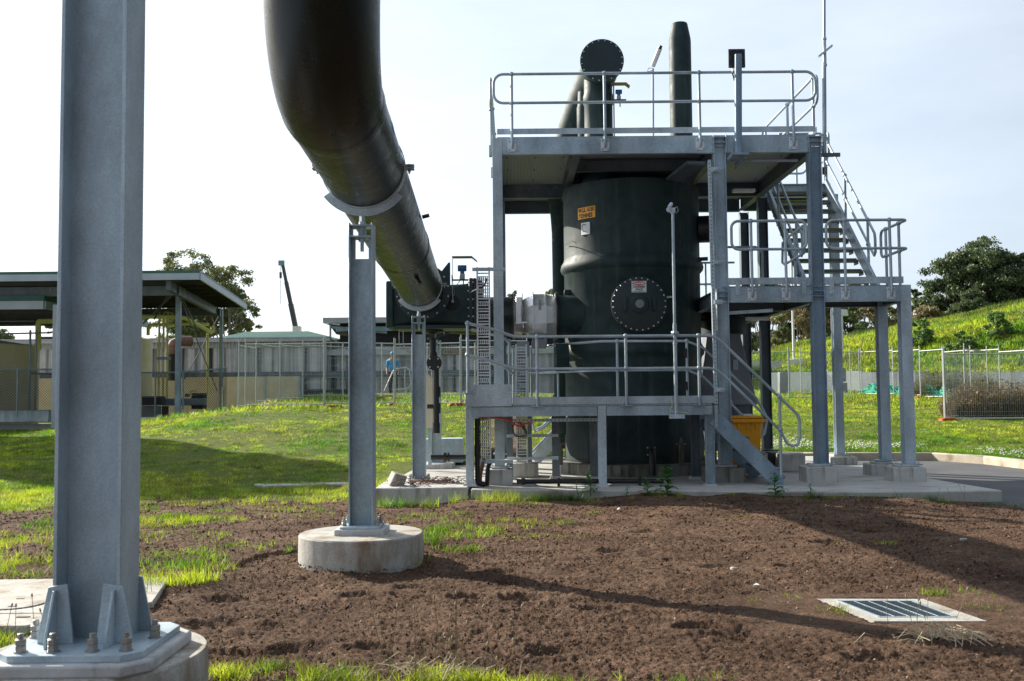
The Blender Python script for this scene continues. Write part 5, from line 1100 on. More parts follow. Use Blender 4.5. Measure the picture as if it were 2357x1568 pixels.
m = MB(); m.bar((4.92, 15.58, 6.70), (5.14, 15.58, 6.88), .05, .03); m.cyl((5.025, 15.62, 6.56), (5.026, 15.62, 6.60), .038, 12); m.cyl((5.03, 15.62, 6.99), (5.031, 15.62, 7.02), .036, 12); m.cyl((5.028, 15.62, 6.62), (5.03, 15.62, 6.98), .029, 12); part('hinge_clamp', m, G2, t)
m = MB(); m.box(4.86, 5.22, 15.56, 15.60, 5.09, 5.15); m.box(4.86, 5.18, 15.63, 15.67, 5.11, 5.16); part('bracket', m, GD, t)
t = thing('panel_antenna', 'flat square dark panel on a steel post bolted to the top deck edge', 'antenna', (3.55, 15.3, 5.1))
part('post', MB().prism(rsq(.052, .02, 3), (3.545, 15.30, 5.08), (1, 0, 0), (0, 1, 0), (.03, 0, 1.57)), GC, t, smooth=.5)
part('panel', MB().box(3.44, 3.70, 15.36, 15.40, 6.47, 6.765), BLK, t, bevel=.006)
m = MB()
for a in (-.10, 0, .10):
    for b in (-.12, 0, .12): m.ball((3.57 + a, 15.358, 6.617 + b), .005, 6)
part('panel_screws', m, BOLTW, t); m = MB(); m.tube([(3.50, 15.35, 6.45), (3.49, 15.33, 6.36), (3.52, 15.34, 6.25)], .012, 8); part('feed_cable', m, BLK, t)
m = MB(); m.bar((3.38, 15.55, 4.98), (3.48, 15.26, 5.09), .05, .05); m.bar((3.58, 15.60, 4.98), (3.66, 15.26, 5.09), .05, .05); m.box(3.44, 3.70, 15.24, 15.36, 5.06, 5.09); part('foot_bracket', m, GC, t)
t = thing('tilted_light', 'white tube light tilted on a thin pole above the top deck', 'light pole', (2.28, 15.62, 5.45))
part('pole', MB().cyl((2.27, 15.62, 5.40), (2.285, 15.62, 6.55), .019, 10), GT, t)
ax = Vector((.13, -.25, .32)).normalized(); m = MB(); m.tube([Vector((2.29, 15.66, 6.60)), Vector((2.29, 15.66, 6.60)) + ax * .30], .040, 14); part('lamp_body', m, WHT, t, smooth=.8)
m = MB(); m.cyl(Vector((2.29, 15.66, 6.60)) + ax * .30, Vector((2.29, 15.66, 6.60)) + ax * .345, .028, 12); m.tube([(2.27, 15.64, 6.56), (2.22, 15.63, 6.56), (2.20, 15.63, 6.51), (2.25, 15.62, 6.50), (2.28, 15.62, 6.55)], .005, 6); part('lamp_fitting', m, BLK, t)

# ------------------------------------------------------------------ bin, fan hoppers and loose things on the slab
t = thing('wheelie_bin', 'orange yellow wheeled bin standing behind the low stairs', 'bin', (3.8, 16.5, 0))
def taper(x0, x1, y0, y1, z0, z1, k, mb=None):
    mb = mb or MB(); cx_, cy2 = (x0 + x1) / 2, (y0 + y1) / 2; a, b = (x1 - x0) / 2, (y1 - y0) / 2
    return mb.add([(cx_ + s * a * q, cy2 + u * b * q, z) for z, q in ((z0, k), (z1, 1)) for s, u in ((-1, -1), (1, -1), (1, 1), (-1, 1))], [(3, 2, 1, 0), (4, 5, 6, 7), (0, 1, 5, 4), (1, 2, 6, 5), (2, 3, 7, 6), (3, 0, 4, 7)])
part('bin_body', taper(3.535, 4.05, 16.2, 16.75, .06, .90, .80), YEL, t, bevel=.025, seg=2)
m = MB(); m.box(3.505, 4.08, 16.16, 16.78, .88, .945); part('bin_rim', m, YEL, t, bevel=.015, seg=2); m = MB(); m.box(3.51, 4.06, 16.17, 16.80, .948, .99); part('lid', m, YEL, t, bevel=.02, seg=2)
m = MB()
for x in (3.66, 3.80, 3.95): m.box(x - .012, x + .012, 16.175, 16.2, .77, .90)
m.box(4.05, 4.12, 16.2, 16.26, .89, .94); part('ribs', m, YEL, t, bevel=.004)
m = MB(); m.lathe([(.115, 0), (.12, .01), (.12, .05), (.115, .06)], (3.70, 16.5, .12), 24, (-1, 0, 0)); part('wheel', m, BLK, t)
for xx, yy, lab in ((3.95, 18.3, 'grey fan hopper with a tapering side, behind the tower column and the bin'), (2.75 + .35, 19.8, 'grey fan hopper partly hidden behind the vessel edge')):
    t = thing('fan_hopper', lab, 'fan', (xx, yy, 0))
    m = MB(); m.prism([(-.50, 1.15), (.55, 1.15), (.25, 2.46), (-.35, 2.46)], (xx, yy, 0), (1, 0, 0), (0, 0, 1), (0, .5, 0)); part('casing', m, GRYP, t, bevel=.01)
    m = MB(); m.box(xx + .10, xx + .20, yy - .03, yy, 1.78, 1.98); part('inspection_hatch', m, G2, t, bevel=.01); m = MB(); m.box(xx - .4, xx + .4, yy + .1, yy + .4, .3, 1.15); m.prism([(-.45, 0), (-.2, 0), (.1, .75), (-.1, .75)], (xx, yy, .4), (1, 0, 0), (0, 0, 1), (0, .03, 0)); part('frame', m, GD, t)
    m = MB(); m.lathe([(.42, 0), (.42, .25), (.46, .25), (.46, .30), (.40, .30)], (xx, yy + .3, 2.46), 28); part('outlet_ring', m, FRP, t, smooth=.6); m = MB(); m.lathe([(.40, .3), (.42, .5), (.36, .62)], (xx, yy + .3, 2.46), 28); part('hood', m, BLK, t)
m = MB(); m.box(4.62, 5.06, 17.3, 17.75, 0, .30); o = tag(part('concrete_cube', m, CON, bevel=.01, loc=(4.8, 17.5, 0)), 'small pale concrete cube standing alone behind the bin', 'concrete block')
m = MB(); m.lathe([(.0001, 0), (.16, 0), (.16, .02), (.0001, .03)], (4.62, 17.9, .33), 20); m.box(4.48, 4.6, 17.6, 18, 0, .3); tag(part('black_lid_tub', m, BLK, loc=(4.6, 17.8, 0)), 'low dark tub beside the pale concrete cube', 'tub')
m = MB(); m.box(3.75, 3.95, 16.35, 16.5, .992, 1.02); tag(part('crumpled_paper', m, WHT, loc=(3.8, 16.4, 1)), 'white scrap of paper lying on the bin lid', 'litter')
rb = bmesh.new(); bmesh.ops.create_cube(rb, size=.21); bmesh.ops.rotate(rb, verts=rb.verts, matrix=Matrix.Rotation(.45, 3, 'Y') @ Matrix.Rotation(.5, 3, 'Z'))
for v in rb.verts: v.co += Vector((random.uniform(-.02, .02), random.uniform(-.02, .02), random.uniform(-.03, .01)))
me = bpy.data.meshes.new('broken_block'); rb.to_mesh(me); rb.free(); me.materials.append(CONL); o = bpy.data.objects.new('broken_block', me); COL.objects.link(o); o.location = (-1.74, 15.0, .125); b = o.modifiers.new('bevel', 'BEVEL'); b.width = .018; b.segments = 2
tag(o, 'loose broken lump of concrete resting on the low concrete block', 'rubble')
m = MB(); rr = random.Random(3)
for k in range(150):
    cx2, cy2 = (-1.12, 15.35) if k > 40 else (-1.5, 14.95); p = Vector((cx2 + rr.gauss(0, .20 if k > 40 else .15), cy2 + rr.gauss(0, .12), .04 + abs(rr.gauss(0, .035)))); d = Vector((rr.uniform(-1, 1), rr.uniform(-1, 1), rr.uniform(-.3, .45))) * rr.uniform(.04, .13)
    m.tube([p - d, p + Vector((0, 0, rr.uniform(-.01, .03))), p + d], [.005, .006, .003], 5)
tag(part('dry_twigs', m, RUS, loc=(-1.2, 15.3, 0)), 'heap of dry brown twigs on the low concrete block', 'twigs', kind='stuff')

# grated pit, manhole pad, strip
gp = thing('grated_pit', 'steel grate in a pale concrete surround set in the bare soil', 'drain', (2.43, 6.39, 0))
A = [Vector(p) for p in ((2.018, 6.74, .008), (2.72, 6.70, .008), (2.835, 6.05, .008), (2.165, 6.075, .008))]; c = sum(A, Vector()) / 4
ins = [c + (p - c) * s for p, s in zip(A, (.66, .70, .70, .66))]
ins = [Vector((2.135, 6.655, .008)), Vector((2.62, 6.63, .008)), Vector((2.70, 6.165, .008)), Vector((2.235, 6.18, .008))]
m = MB(); n = 4; vs = [tuple(p) for p in A] + [tuple(p) for p in ins] + [(p.x, p.y, -.2) for p in A] + [(p.x, p.y, -.12) for p in ins]
m.add(vs, [(k, k + 4, (k + 1) % 4 + 4, (k + 1) % 4) for k in range(4)] + [(k, (k + 1) % 4, (k + 1) % 4 + 8, k + 8) for k in range(4)] + [(k + 4, k + 12, (k + 1) % 4 + 12, (k + 1) % 4 + 4) for k in range(4)] + [(12, 13, 14, 15)])
part('surround', m, CONL, gp, smooth=0)
m = MB(); I = ins
for k in range(17):
    f = (k + .5) / 17; a = I[0].lerp(I[3], f); b = I[1].lerp(I[2], f); m.bar(a - Vector((0, 0, .012)), b - Vector((0, 0, .012)), .006, .03)
part('grate_bars', m, GD, gp); m = MB()
for k in range(6):
    f = k / 5 * .96 + .02; a = I[0].lerp(I[1], f); b = I[3].lerp(I[2], f); m.bar(a - Vector((0, 0, .006)), b - Vector((0, 0, .006)), .007, .02)
for k in range(4): m.bar(I[k] - Vector((0, 0, .006)), I[(k + 1) % 4] - Vector((0, 0, .006)), .012, .02)
part('cross_bars', m, G1, gp)
pd = thing('manhole_pad', 'flat concrete pad with a round service cover near the foreground column', 'concrete pad', (-3.2, 6.8, 0))
part('pad', MB().prism([(-4.6, 7.6), (-2.62, 7.66), (-2.42, 6.75), (-2.95, 6.08), (-4.4, 6.0)], (0, 0, -.12), (1, 0, 0), (0, 1, 0), (0, 0, .145)), CONL, pd, bevel=.01)
cv = part('cover', MB().lathe([(.19, 0), (.19, .008), (.175, .010)], (-3.33, 6.72, .024), 40), CONL, pd); m = MB()
for k in range(40):
    a = 2 * math.pi * k / 40; m.box(-3.33 + .192 * math.cos(a) - .008, -3.33 + .192 * math.cos(a) + .008, 6.72 + .192 * math.sin(a) - .008, 6.72 + .192 * math.sin(a) + .008, .020, .0275)
m.box(-3.38, -3.33, 6.83, 6.85, .03, .0365); m.box(-3.31, -3.26, 6.58, 6.60, .03, .0365); m.box(-3.12, -3.04, 6.30, 6.33, .02, .0285); m.box(-4.2, -2.7, 6.42, 6.428, .02, .0275); part('joint_lines', m, INK, cv)
m = MB(); m.prism([(-4.5, 17.35), (-2.85, 17.6), (-2.7, 17.2), (-4.2, 16.95)], (0, 0, -.30), (1, 0, 0), (0, 1, 0), (0, 0, .17)); tag(part('service_slab', m, CONL, bevel=.01, loc=(-3.6, 17.3, -.2)), 'narrow concrete slab let into the shaded grass behind the duct posts', 'concrete pad')
# ------------------------------------------------------------------ temporary fence panels
def fence_proto(name, label, w=2.40, h=2.08, dv=.062, feet=None):
    t = thing(name, label, 'fence panel', (0, 0, 0)); m = MB()
    m.cyl((0, 0, 0), (0, 0, h + .14), .021, 8); m.cyl((w, 0, 0), (w, 0, h + .14), .021, 8); m.cyl((0, 0, h - .05), (w, 0, h - .05), .019, 8); m.cyl((0, 0, .10), (w, 0, .10), .019, 8)
    part('frame', m, FEN, t, smooth=1)
    m = MB(); n = int(w / dv)
    for k in range(1, n): m.tube([(k * w / n, 0, .1), (k * w / n, 0, h - .05)], .0016, 3, cap=False)
    for z in (.18, .30, .55, .80, .93, 1.05, 1.3, 1.55, 1.68, 1.8, 1.95): m.tube([(0, .004, z), (w, .004, z)], .0022, 3, cap=False)
    part('wire_mesh', m, G1, t, smooth=0); return t
protos = {}
def fence_run(pts, labels, group, zoff=0.0, key='a', w0=2.40):
    """panels between successive points"""
    for i, lab in enumerate(labels):
        a, b = pts[i], pts[i + 1]; d = Vector((b[0] - a[0], b[1] - a[1], 0)); L = d.length
        if key not in protos: r = protos[key] = fence_proto('temporary_fence', lab); r['group'] = group
        else: r = copy_tree(protos[key], (0, 0, 0), 0, lab, group)
        r.location = (a[0], a[1], hz((a[0] + b[0]) / 2, (a[1] + b[1]) / 2) + zoff); r.rotation_euler = (0, 0, math.atan2(d.y, d.x)); r.scale = (L / 2.40 * .985, 1, 1)
def foot_proto(col, label, name='fence_block'):
    o = part(name, MB().prism([(-.27, 0), (.27, 0), (.25, .08), (.16, .11), (-.16, .11), (-.25, .08)], (0, -.11, 0), (1, 0, 0), (0, 0, 1), (0, .22, 0)), col, bevel=.02, loc=(0, 0, 0)); return tag(o, label, 'fence foot')
fr_ = None; fy_ = None
def foot(x, y, label, red=True, rz=.2):
    global fr_, fy_
    src = fr_ if red else fy_
    if src is None:
        src = foot_proto(REDC if red else YFT, label)
        if red: fr_ = src
        else: fy_ = src
    else: src = copy_tree(src, (0, 0, 0), 0, label)
    src['group'] = 'fence feet'; src.location = (x, y, hz(x, y) - .02); src.rotation_euler = (0, 0, rz)
def X(u, Y): return at(u, 900, Y).x
G_L = 'temporary fence panels on the grass mound'; G_R = 'temporary fence panels below the hill'
A = [(X(u, y), y) for u, y in ((565, 31.6), (748, 31.6), (910, 32.6), (1062, 32.0), (1216, 32.6), (1380, 33.0))]
fence_run(A, ['wire fence panel ending the near row on the mound, before the canopy corner', 'near-row wire fence panel seen either side of the slotted duct post', 'near-row wire fence panel between the two slotted duct posts',
              'near-row wire fence panel behind the black drain pipe', 'near-row wire fence panel seen beneath the stainless damper'], G_L)
B = [(X(u, y), y) for u, y in ((549, 31.7), (590, 33.9), (645, 36.2), (697, 38.2), (790, 40.0), (880, 40.2), (985, 40.6), (1095, 41.0), (1215, 41.2), (1310, 41.4))]
fence_run(B, ['fence panel at the corner running back from the outermost near post', 'fence panel second in the row running back up the mound', 'fence panel third in the row running back up the mound', 'rear-row fence panel in front of the low black opening in the wall',
              'rear-row fence panel just beyond the slotted duct post', 'rear-row fence panel in front of the blue topped figure', 'rear-row fence panel behind the second duct post', 'rear-row fence panel behind the low platform step', 'rear-row fence panel farthest along, behind the vessel edge'], G_L)
foot(X(770, 31.5), 31.5, 'red fence foot just beside the slotted duct post'); foot(X(912, 32.5), 32.4, 'red fence foot between the two slotted duct posts'); foot(X(1052, 32), 31.9, 'red fence foot behind the step of the low platform')
foot(X(688, 36.3), 36.3, 'yellow fence foot midway along the row running up the mound', False); foot(X(590, 33.8), 33.8, 'yellow fence foot nearest the canopy', False); foot(X(640, 36), 35.0, 'faded red fence foot among the long grass near the canopy')
foot(X(800, 39.8), 39.8, 'yellow fence foot beyond the slotted duct post', False); foot(X(890, 40), 40.0, 'yellow fence foot below the blue topped figure', False); foot(X(912, 38), 38.0, 'yellow fence foot between the two rows of panels', False); foot(X(985, 40.4), 40.4, 'yellow fence foot partly behind the second duct post', False)
C = [(X(u, y), y) for u, y in ((1560, 42.6), (1690, 42.2), (1818, 42.0), (1920, 43.8), (1980, 46.0))]
fence_run(C, ['fence panel glimpsed between the vessel and the fan hopper', 'fence panel behind the rear tower columns', 'fence panel just before the dark middle column, below the hill', 'fence panel behind the farthest tower column'], G_R)
D = [(X(u, y), y) for u, y in ((1984, 46.0), (2057.5, 44.3), (2119.5, 42.4), (2176, 40.6), (2236, 38.7), (2303, 37.2), (2372, 35.8), (2450, 35))]
fence_run(D, ['first of the far fence panels beside the farthest tower column', 'far fence panel above the green netting between the outer columns', 'far fence panel whose foot is beside the green netting', 'far fence panel behind the end post of the near fence',
              'far fence panel behind the dry bush, leaning slightly', 'far fence panel above the thickest part of the dry bush', 'far fence panel running out of the picture above the bush'], G_R)
E_ = [(X(2174, 30.0), 30.0), (X(2174, 30.0) + 2.45, 29.8), (X(2174, 30.0) + 4.9, 29.6)]
fence_run(E_, ['big fence panel standing right in front of the dry bush', 'fence panel next to it, leaving the picture edge'], G_R)
F2 = [(X(2172, 30.1), 30.1), (X(2222, 32.2), 32.2), (X(2275, 34.2), 34.2)]
fence_run(F2, ['side panel running back from the near end post by the bush', 'second side panel running back behind the dry bush'], G_R)
J = [(X(1844, 46.5), 46.5), (X(1960, 47.0), 47.0)]
fence_run(J, ['fence panel standing farther back before the pale retaining wall'], G_R)
foot(X(2176, 30), 29.9, 'orange red foot under the end post of the near fence'); foot(X(2118, 42.3), 42.2, 'red fence foot in front of the green netting'); foot(X(1910, 43.7), 43.6, 'red fence foot beside the farthest tower column'); foot(X(2060, 44), 44.1, 'small red fence foot seen between the two outer columns'); foot(X(1984, 46), 45.9, 'yellow fence foot at the joint of two far panels', False); foot(X(1848, 46.4), 46.3, 'distant red fence foot near the pale wall')

# retaining wall, netting, bush, boxes
rw = MB(); wpts = [(X(1770, 53), 53.0), (X(1900, 51.5), 51.5), (X(1984, 50.2), 50.2), (X(2120, 48.2), 48.2), (X(2400, 44.8), 44.8)]
for i in range(len(wpts) - 1):
    a, b = wpts[i], wpts[i + 1]; top = 2.36 if i < 2 else 2.28 - .10 * (i - 2)
    rw.bar((a[0], a[1], top - .9), (b[0], b[1], top - .9 - (.05 if i == 3 else 0)), .3, 1.8)
    if i == 1: tag(part('retaining_wall', rw, WHT, loc=(18, 51, 1)), 'bright white concrete wall at the foot of the hill behind the fence', 'wall'); rw = MB()
tag(part('retaining_wall', rw, CONW, loc=(22, 48, 1)), 'stained grey concrete retaining wall along the foot of the hill, beyond the dry bush', 'wall')
m = MB(); m.box(X(1700, 58), X(1790, 58), 57, 57.4, 1.2, 3.1); tag(part('block_wall', m, CONWW, loc=(14, 57, 1)), 'short far white wall seen between the rear tower columns', 'wall')
nv = []; nw, nh = 46, 7
P0 = [(X(u, y), y) for u, y in ((1970, 47.2), (2010, 46.3), (2057, 45.2), (2119, 43.4), (2176, 41.6))]
for i in range(nw + 1):
    f = i / nw * 4; k = min(3, int(f)); q = f - k; bx_ = P0[k][0] * (1 - q) + P0[k + 1][0] * q; by_ = P0[k][1] * (1 - q) + P0[k + 1][1] * q
    hh = .50 * min(1, i / 8) * (.85 + .25 * math.sin(i * .7) + .12 * math.sin(i * 2.3))
    for jx in range(nh + 1):
        v = jx / nh; nv.append((bx_ + .06 * math.sin(i * 1.9 + jx), by_ - .5 * (1 - v) + .1 * math.sin(i * 1.3 + jx * 1.1), hz(bx_, by_) + .03 + hh * v * (1 + .08 * math.sin(i * 3.1))))
m = MB().add(nv, [(i * (nh + 1) + k, (i + 1) * (nh + 1) + k, (i + 1) * (nh + 1) + k + 1, i * (nh + 1) + k + 1) for i in range(nw) for k in range(nh)])
tag(part('shade_netting', m, GNET, loc=(18, 44, 1), smooth=1), 'crumpled green netting sagging along the foot of the far fence', 'netting')
def straw_bush(name, label, cx, cy, rx, ry, hh, n, cols):
    a = RNG.uniform(0, 6.283, n); r = np.sqrt(RNG.random(n)); x = cx + rx * r * np.cos(a); y = cy + ry * r * np.sin(a); z = H(x, y)
    h = hh * (1 - .55 * r ** 2) * RNG.uniform(.5, 1.1, n); la = a + RNG.normal(0, .8, n); lm = h * RNG.uniform(.1, .6, n); w = .012
    az = RNG.uniform(0, 6.283, n); p0 = np.stack([x - np.cos(az) * w, y - np.sin(az) * w, z], -1); p1 = np.stack([x + np.cos(az) * w, y + np.sin(az) * w, z], -1)
    p2 = np.stack([x + np.cos(la) * lm, y + np.sin(la) * lm, z + h], -1); co = np.stack([p0, p1, p2], 1).reshape(-1, 3)
    c = np.array(cols)[RNG.integers(0, len(cols), n)] * RNG.uniform(.6, 1.25, (n, 1))
    # seed heads
    m = n // 2; q = p2[:m]; d = RNG.normal(0, .03, (m, 3, 3)); co2 = (q[:, None, :] + d).reshape(-1, 3); c2 = c[:m] * 1.1
    co = np.concatenate([co, co2]); tint = np.concatenate([np.repeat(c, 3, 0), np.repeat(c2, 3, 0)]); co[:, 0] -= cx; co[:, 1] -= cy
    o = raw_mesh(name, co, np.arange(len(co)).reshape(-1, 3), BLADE, tint=tint); o.location = (cx, cy, 0); return tag(o, label, 'bush')
straw_bush('dry_bush', 'large straw brown bush of dead grass behind the nearest fence panel', X(2290, 31.8), 31.8, 1.65, .9, 1.05, 9000, [(.20, .135, .075), (.26, .19, .11), (.15, .10, .06), (.11, .12, .04)])
straw_bush('weed_clump', 'pale feathery weeds in front of the grey retaining wall', X(2200, 43), 43, 2.0, .8, 1.35, 3000, [(.20, .20, .08), (.12, .14, .05), (.26, .22, .12)])
m = MB(); x = X(1936, 47.8); m.box(x - .28, x + .25, 47.6, 48.1, .9, 1.75); m.box(x - .30, x + .2, 47.6, 48.1, 1.80, 2.45); tag(part('cage_tank', m, GRYP, bevel=.03, loc=(x, 47.8, .9)), 'two stacked grey crates behind the farthest tower column', 'crates')
m = MB(); m.box(X(1790, 49), X(1812, 49), 48.6, 49, 1.0, 2.3); tag(part('grey_crate', m, GRYP, bevel=.03, loc=(13, 48.8, 1)), 'dark grey crate against the white wall between two tower columns', 'crate')
def lamp_post(label, x, y, z0, z1, head, base=None):
    t = thing('lamp_post', label, 'lamp post', (x, y, z0)); part('pole', MB().cyl((x, y, z0), (x, y, z1), .07, 10), WHT, t)
    if head: part('lamp_head', MB().obox((x + .12, y, z1), (.22, 0, 0), (0, .12, 0), (-.03, 0, .18)), WHT, t, bevel=.02)
    if base: part('backing_board', MB().obox((x, y - .1, z0 + .45), (.42, 0, .0), (0, .04, 0), (.12, 0, .48)), WHT, t, bevel=.03)
x = X(1829, 58); lamp_post('thin white pole with a pale board at its base rising before the trees', x, 58, 2.3, 9.2, False, True)
x = X(1942, 58); lamp_post('short white floodlight pole on the hill crest beside a tower column', x, 58, 3.2, 5.9, True)

# ------------------------------------------------------------------ buildings (BS scales the whole group about the camera)
BS = 1.5
def bt(u, v, Y): return at(u, v, Y * BS)
cp = thing('large_canopy', 'large flat steel canopy with green edge and pale gutter, on slim posts', 'canopy', bt(300, 900, 31))
zt = bt(460, 622, 28).z
fl_ = bt(-420, 622, 28); frr = bt(460, 622, 28); rr_ = bt(567, 697, 38); rl = bt(-420, 697, 38)
roof = [(fl_.x, fl_.y), (frr.x, frr.y), (rr_.x, rr_.y), (rl.x, rl.y)]
part('roof_sheet', MB().prism(roof, (0, 0, zt - .12), (1, 0, 0), (0, 1, 0), (0, 0, .12)), GRND, cp, smooth=0)
m = MB(); zz = zt - .125
for i in (0, 1): a = Vector((*roof[i], zz - .14)); b = Vector((*roof[(i + 1) % 4], zz - .14)); m.bar(a, b, .08, .28)
part('gutter', m, FAS, cp)
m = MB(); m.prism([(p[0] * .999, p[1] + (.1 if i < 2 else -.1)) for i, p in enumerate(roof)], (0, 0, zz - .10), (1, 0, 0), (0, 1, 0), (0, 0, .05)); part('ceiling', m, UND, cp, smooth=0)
m = MB()
for k in range(1, 9):
    f = k / 9; a = Vector((*roof[0], zz - .2)).lerp(Vector((*roof[3], zz - .2)), f); b = Vector((*roof[1], zz - .2)).lerp(Vector((*roof[2], zz - .2)), f); m.bar(a, b - Vector((.1, 0, 0)), .07, .2)
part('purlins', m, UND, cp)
m = MB()
for f in (.12, .88): a = Vector((*roof[0], zz - .55)).lerp(Vector((*roof[3], zz - .55)), f); b = Vector((*roof[1], zz - .55)).lerp(Vector((*roof[2], zz - .55)), f); m.bar(a, b + Vector((-1.2, 0, 0)), .2, .42)
a = Vector((roof[1][0] - 1.4, roof[1][1] + .2, zz - .50)); b = Vector((roof[2][0] - 1.4, roof[2][1] - .5, zz - .50)); m.bar(a, b, .2, .4); part('girders', m, GD, cp)
for (u, v, Y, top, w_) in ((409, 960, 31, zz - .3, .22), (508, 935, 38, zz - .3, .17), (-60, 1000, 31, zz - .3, .22), (245, 960, 38, zz - .3, .22)):
    p = bt(u, v, Y); part('post', MB().box(p.x - w_ / 2, p.x + w_ / 2, p.y - w_ / 2, p.y + w_ / 2, -.4, top), GC, cp)
m = MB(); p = bt(409, 665, 31); q = bt(508, 720, 38)
m.bar(p, bt(330, 745, 36), .07, .07); m.bar(bt(409, 670, 31), bt(500, 900, 38), .04, .04); m.bar(q, bt(420, 880, 36), .04, .04); m.bar(bt(395, 664, 31), bt(355, 735, 33), .06, .06); m.bar(bt(409, 664, 31), bt(455, 760, 36), .05, .05); part('bracing', m, GD, cp)
c2 = thing('small_canopy', 'lower canopy with green edge and pale gutter in front of the beige tank', 'canopy', bt(60, 900, 29))
zt = bt(100, 680, 29).z; a = bt(-500, 680, 29); b = bt(102, 680, 29); roof2 = [(a.x, a.y), (b.x, b.y), (b.x - .05, b.y + 12.5), (a.x, a.y + 12.5)]
part('roof_sheet', MB().prism(roof2, (0, 0, zt - .24), (1, 0, 0), (0, 1, 0), (0, 0, .24)), GRND, c2, smooth=0)
m = MB(); m.bar((a.x, a.y - .04, zt - .43), (b.x, b.y - .04, zt - .43), .06, .36); m.bar((b.x + .04, b.y, zt - .43), (b.x + .0, b.y + 12.4, zt - .43), .06, .36); part('gutter', m, FAS, c2)
m = MB(); m.box(a.x, b.x - .1, a.y + .05, a.y + 12.4, zt - .34, zt - .25)
for k in range(1, 10): m.bar((a.x, a.y + 1.25 * k, zt - .44), (b.x - .1, b.y + 1.25 * k, zt - .44), .07, .2)
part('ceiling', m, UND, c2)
p = bt(121, 1000, 29); part('post', MB().box(p.x - .12, p.x + .12, p.y + .1, p.y + .34, -.5, zt - .4), FAS, c2)
p = bt(-80, 1000, 36); part('post', MB().box(p.x - .12, p.x + .12, p.y, p.y + .24, -.5, zt - .4), FAS, c2)
m = MB(); q = bt(30, 737, 34); m.box(q.x - 1.2, q.x + 1.0, q.y, q.y + .2, q.z - .06, q.z + .06); part('tube_light', m, WHT, c2)
# concrete works building
wb = thing('concrete_building', 'long concrete building with dark water stains and a corrugated strip under its roof', 'building', bt(550, 900, 44))
Yw = 44; wl_ = bt(-700, 800, Yw).x; wr = bt(752, 800, Yw).x; yw = Yw * BS; zc_t = bt(550, 800, Yw).z; zrt = bt(550, 780, Yw).z
part('wall', MB().box(wl_, wr, yw, yw + .6, -1, zc_t), CONW, wb, smooth=0)
m = MB(); n = int((wr - wl_) / .22); ok = []
vs = []; 
for k in range(n * 4 + 1):
    x = wl_ + (wr - wl_) * k / (n * 4); d = (0, .06, .06, 0)[k % 4]; vs += [(x, yw - .08 + d, zc_t - .03), (x, yw - .08 + d, zrt - .05)]
m.add(vs, [(2 * k, 2 * k + 2, 2 * k + 3, 2 * k + 1) for k in range(n * 4)]); part('corrugated_strip', m, COR, wb, smooth=0)
m = MB(); m.box(wl_, wr + .25, yw - .35, yw - .1, zrt - .22, zrt - .02); part('gutter', m, COR, wb)
m = MB(); m.prism([(0, 0), (9, -.5), (9, -.4), (0, .08)], (wl_, yw - .3, zrt), (0, 1, 0), (0, 0, 1), (wr - wl_ + .2, 0, 0)); 
part('roof', m, COR, wb, smooth=0)
zl = bt(550, 864, Yw).z; m = MB(); m.box(wl_, bt(1300, 864, Yw).x, yw - .12, yw - .002, zl - .20, zl + .20); part('ledge', m, GD, wb, smooth=0)
p0 = bt(949 / 1.738 - 0, 790, Yw)
for u in (547, 743):
    p = bt(u, 786, Yw); part('downpipe', MB().cyl((p.x, p.y - .16, p.z), (p.x, p.y - .16, zl + .2), .07, 10), FAS, wb)
m = MB(); p = bt(663, 802, Yw); m.box(p.x, p.x + 3.2, yw - .1, yw, zc_t + .25, zc_t + .55); 
ext = thing('annex', 'low tan block wall annex in front of the stained building', 'building', bt(500, 900, 43.4))
a = bt(-300, 875, 43.4); b = bt(690, 875, 43.4); part('wall', MB().box(a.x, bt(688, 875, 43.4).x, a.y, a.y + .5, -1, a.z), TAN2, ext, smooth=0)
m = MB()
for u in (608, 688): q = bt(u, 880, 43.3); m.box(q.x - .07, q.x + .07, q.y + .1, q.y + .25, -1, a.z)
part('pilasters', m, FAS, ext)
m = MB(); q = bt(715, 905, 43.9); m.box(bt(702, 905, 43.9).x, bt(800, 905, 43.9).x, q.y - .15, q.y - .01, .5, q.z + .25); tag(part('low_opening', m, INK, loc=q), 'low black opening at the foot of the wall behind the fence', 'opening')
# green hip roof behind
gr_ = thing('green_roofed_building', 'building with a low green hipped roof rising behind the stained wall', 'building', bt(600, 800, 47))
a = bt(478, 782, 46.5); b = bt(790, 782, 46.5); zr = bt(600, 762, 48).z; d = 12
m = MB(); m.add([(a.x, a.y, a.z), (b.x, b.y, b.z), (b.x, b.y + d, b.z), (a.x, a.y + d, a.z), (bt(560, 762, 48).x, a.y + 3, zr), (bt(705, 762, 48).x, a.y + 3, zr), (bt(705, 762, 48).x, a.y + d - 3, zr), (bt(560, 762, 48).x, a.y + d - 3, zr)], [(0, 1, 5, 4), (1, 2, 6, 5), (2, 3, 7, 6), (3, 0, 4, 7), (4, 5, 6, 7)]); part('roof', m, GRN, gr_, smooth=0)
part('wall', MB().box(a.x + .5, b.x - .5, a.y + .5, a.y + d - .5, -1, a.z - .02), CONW, gr_, smooth=0)
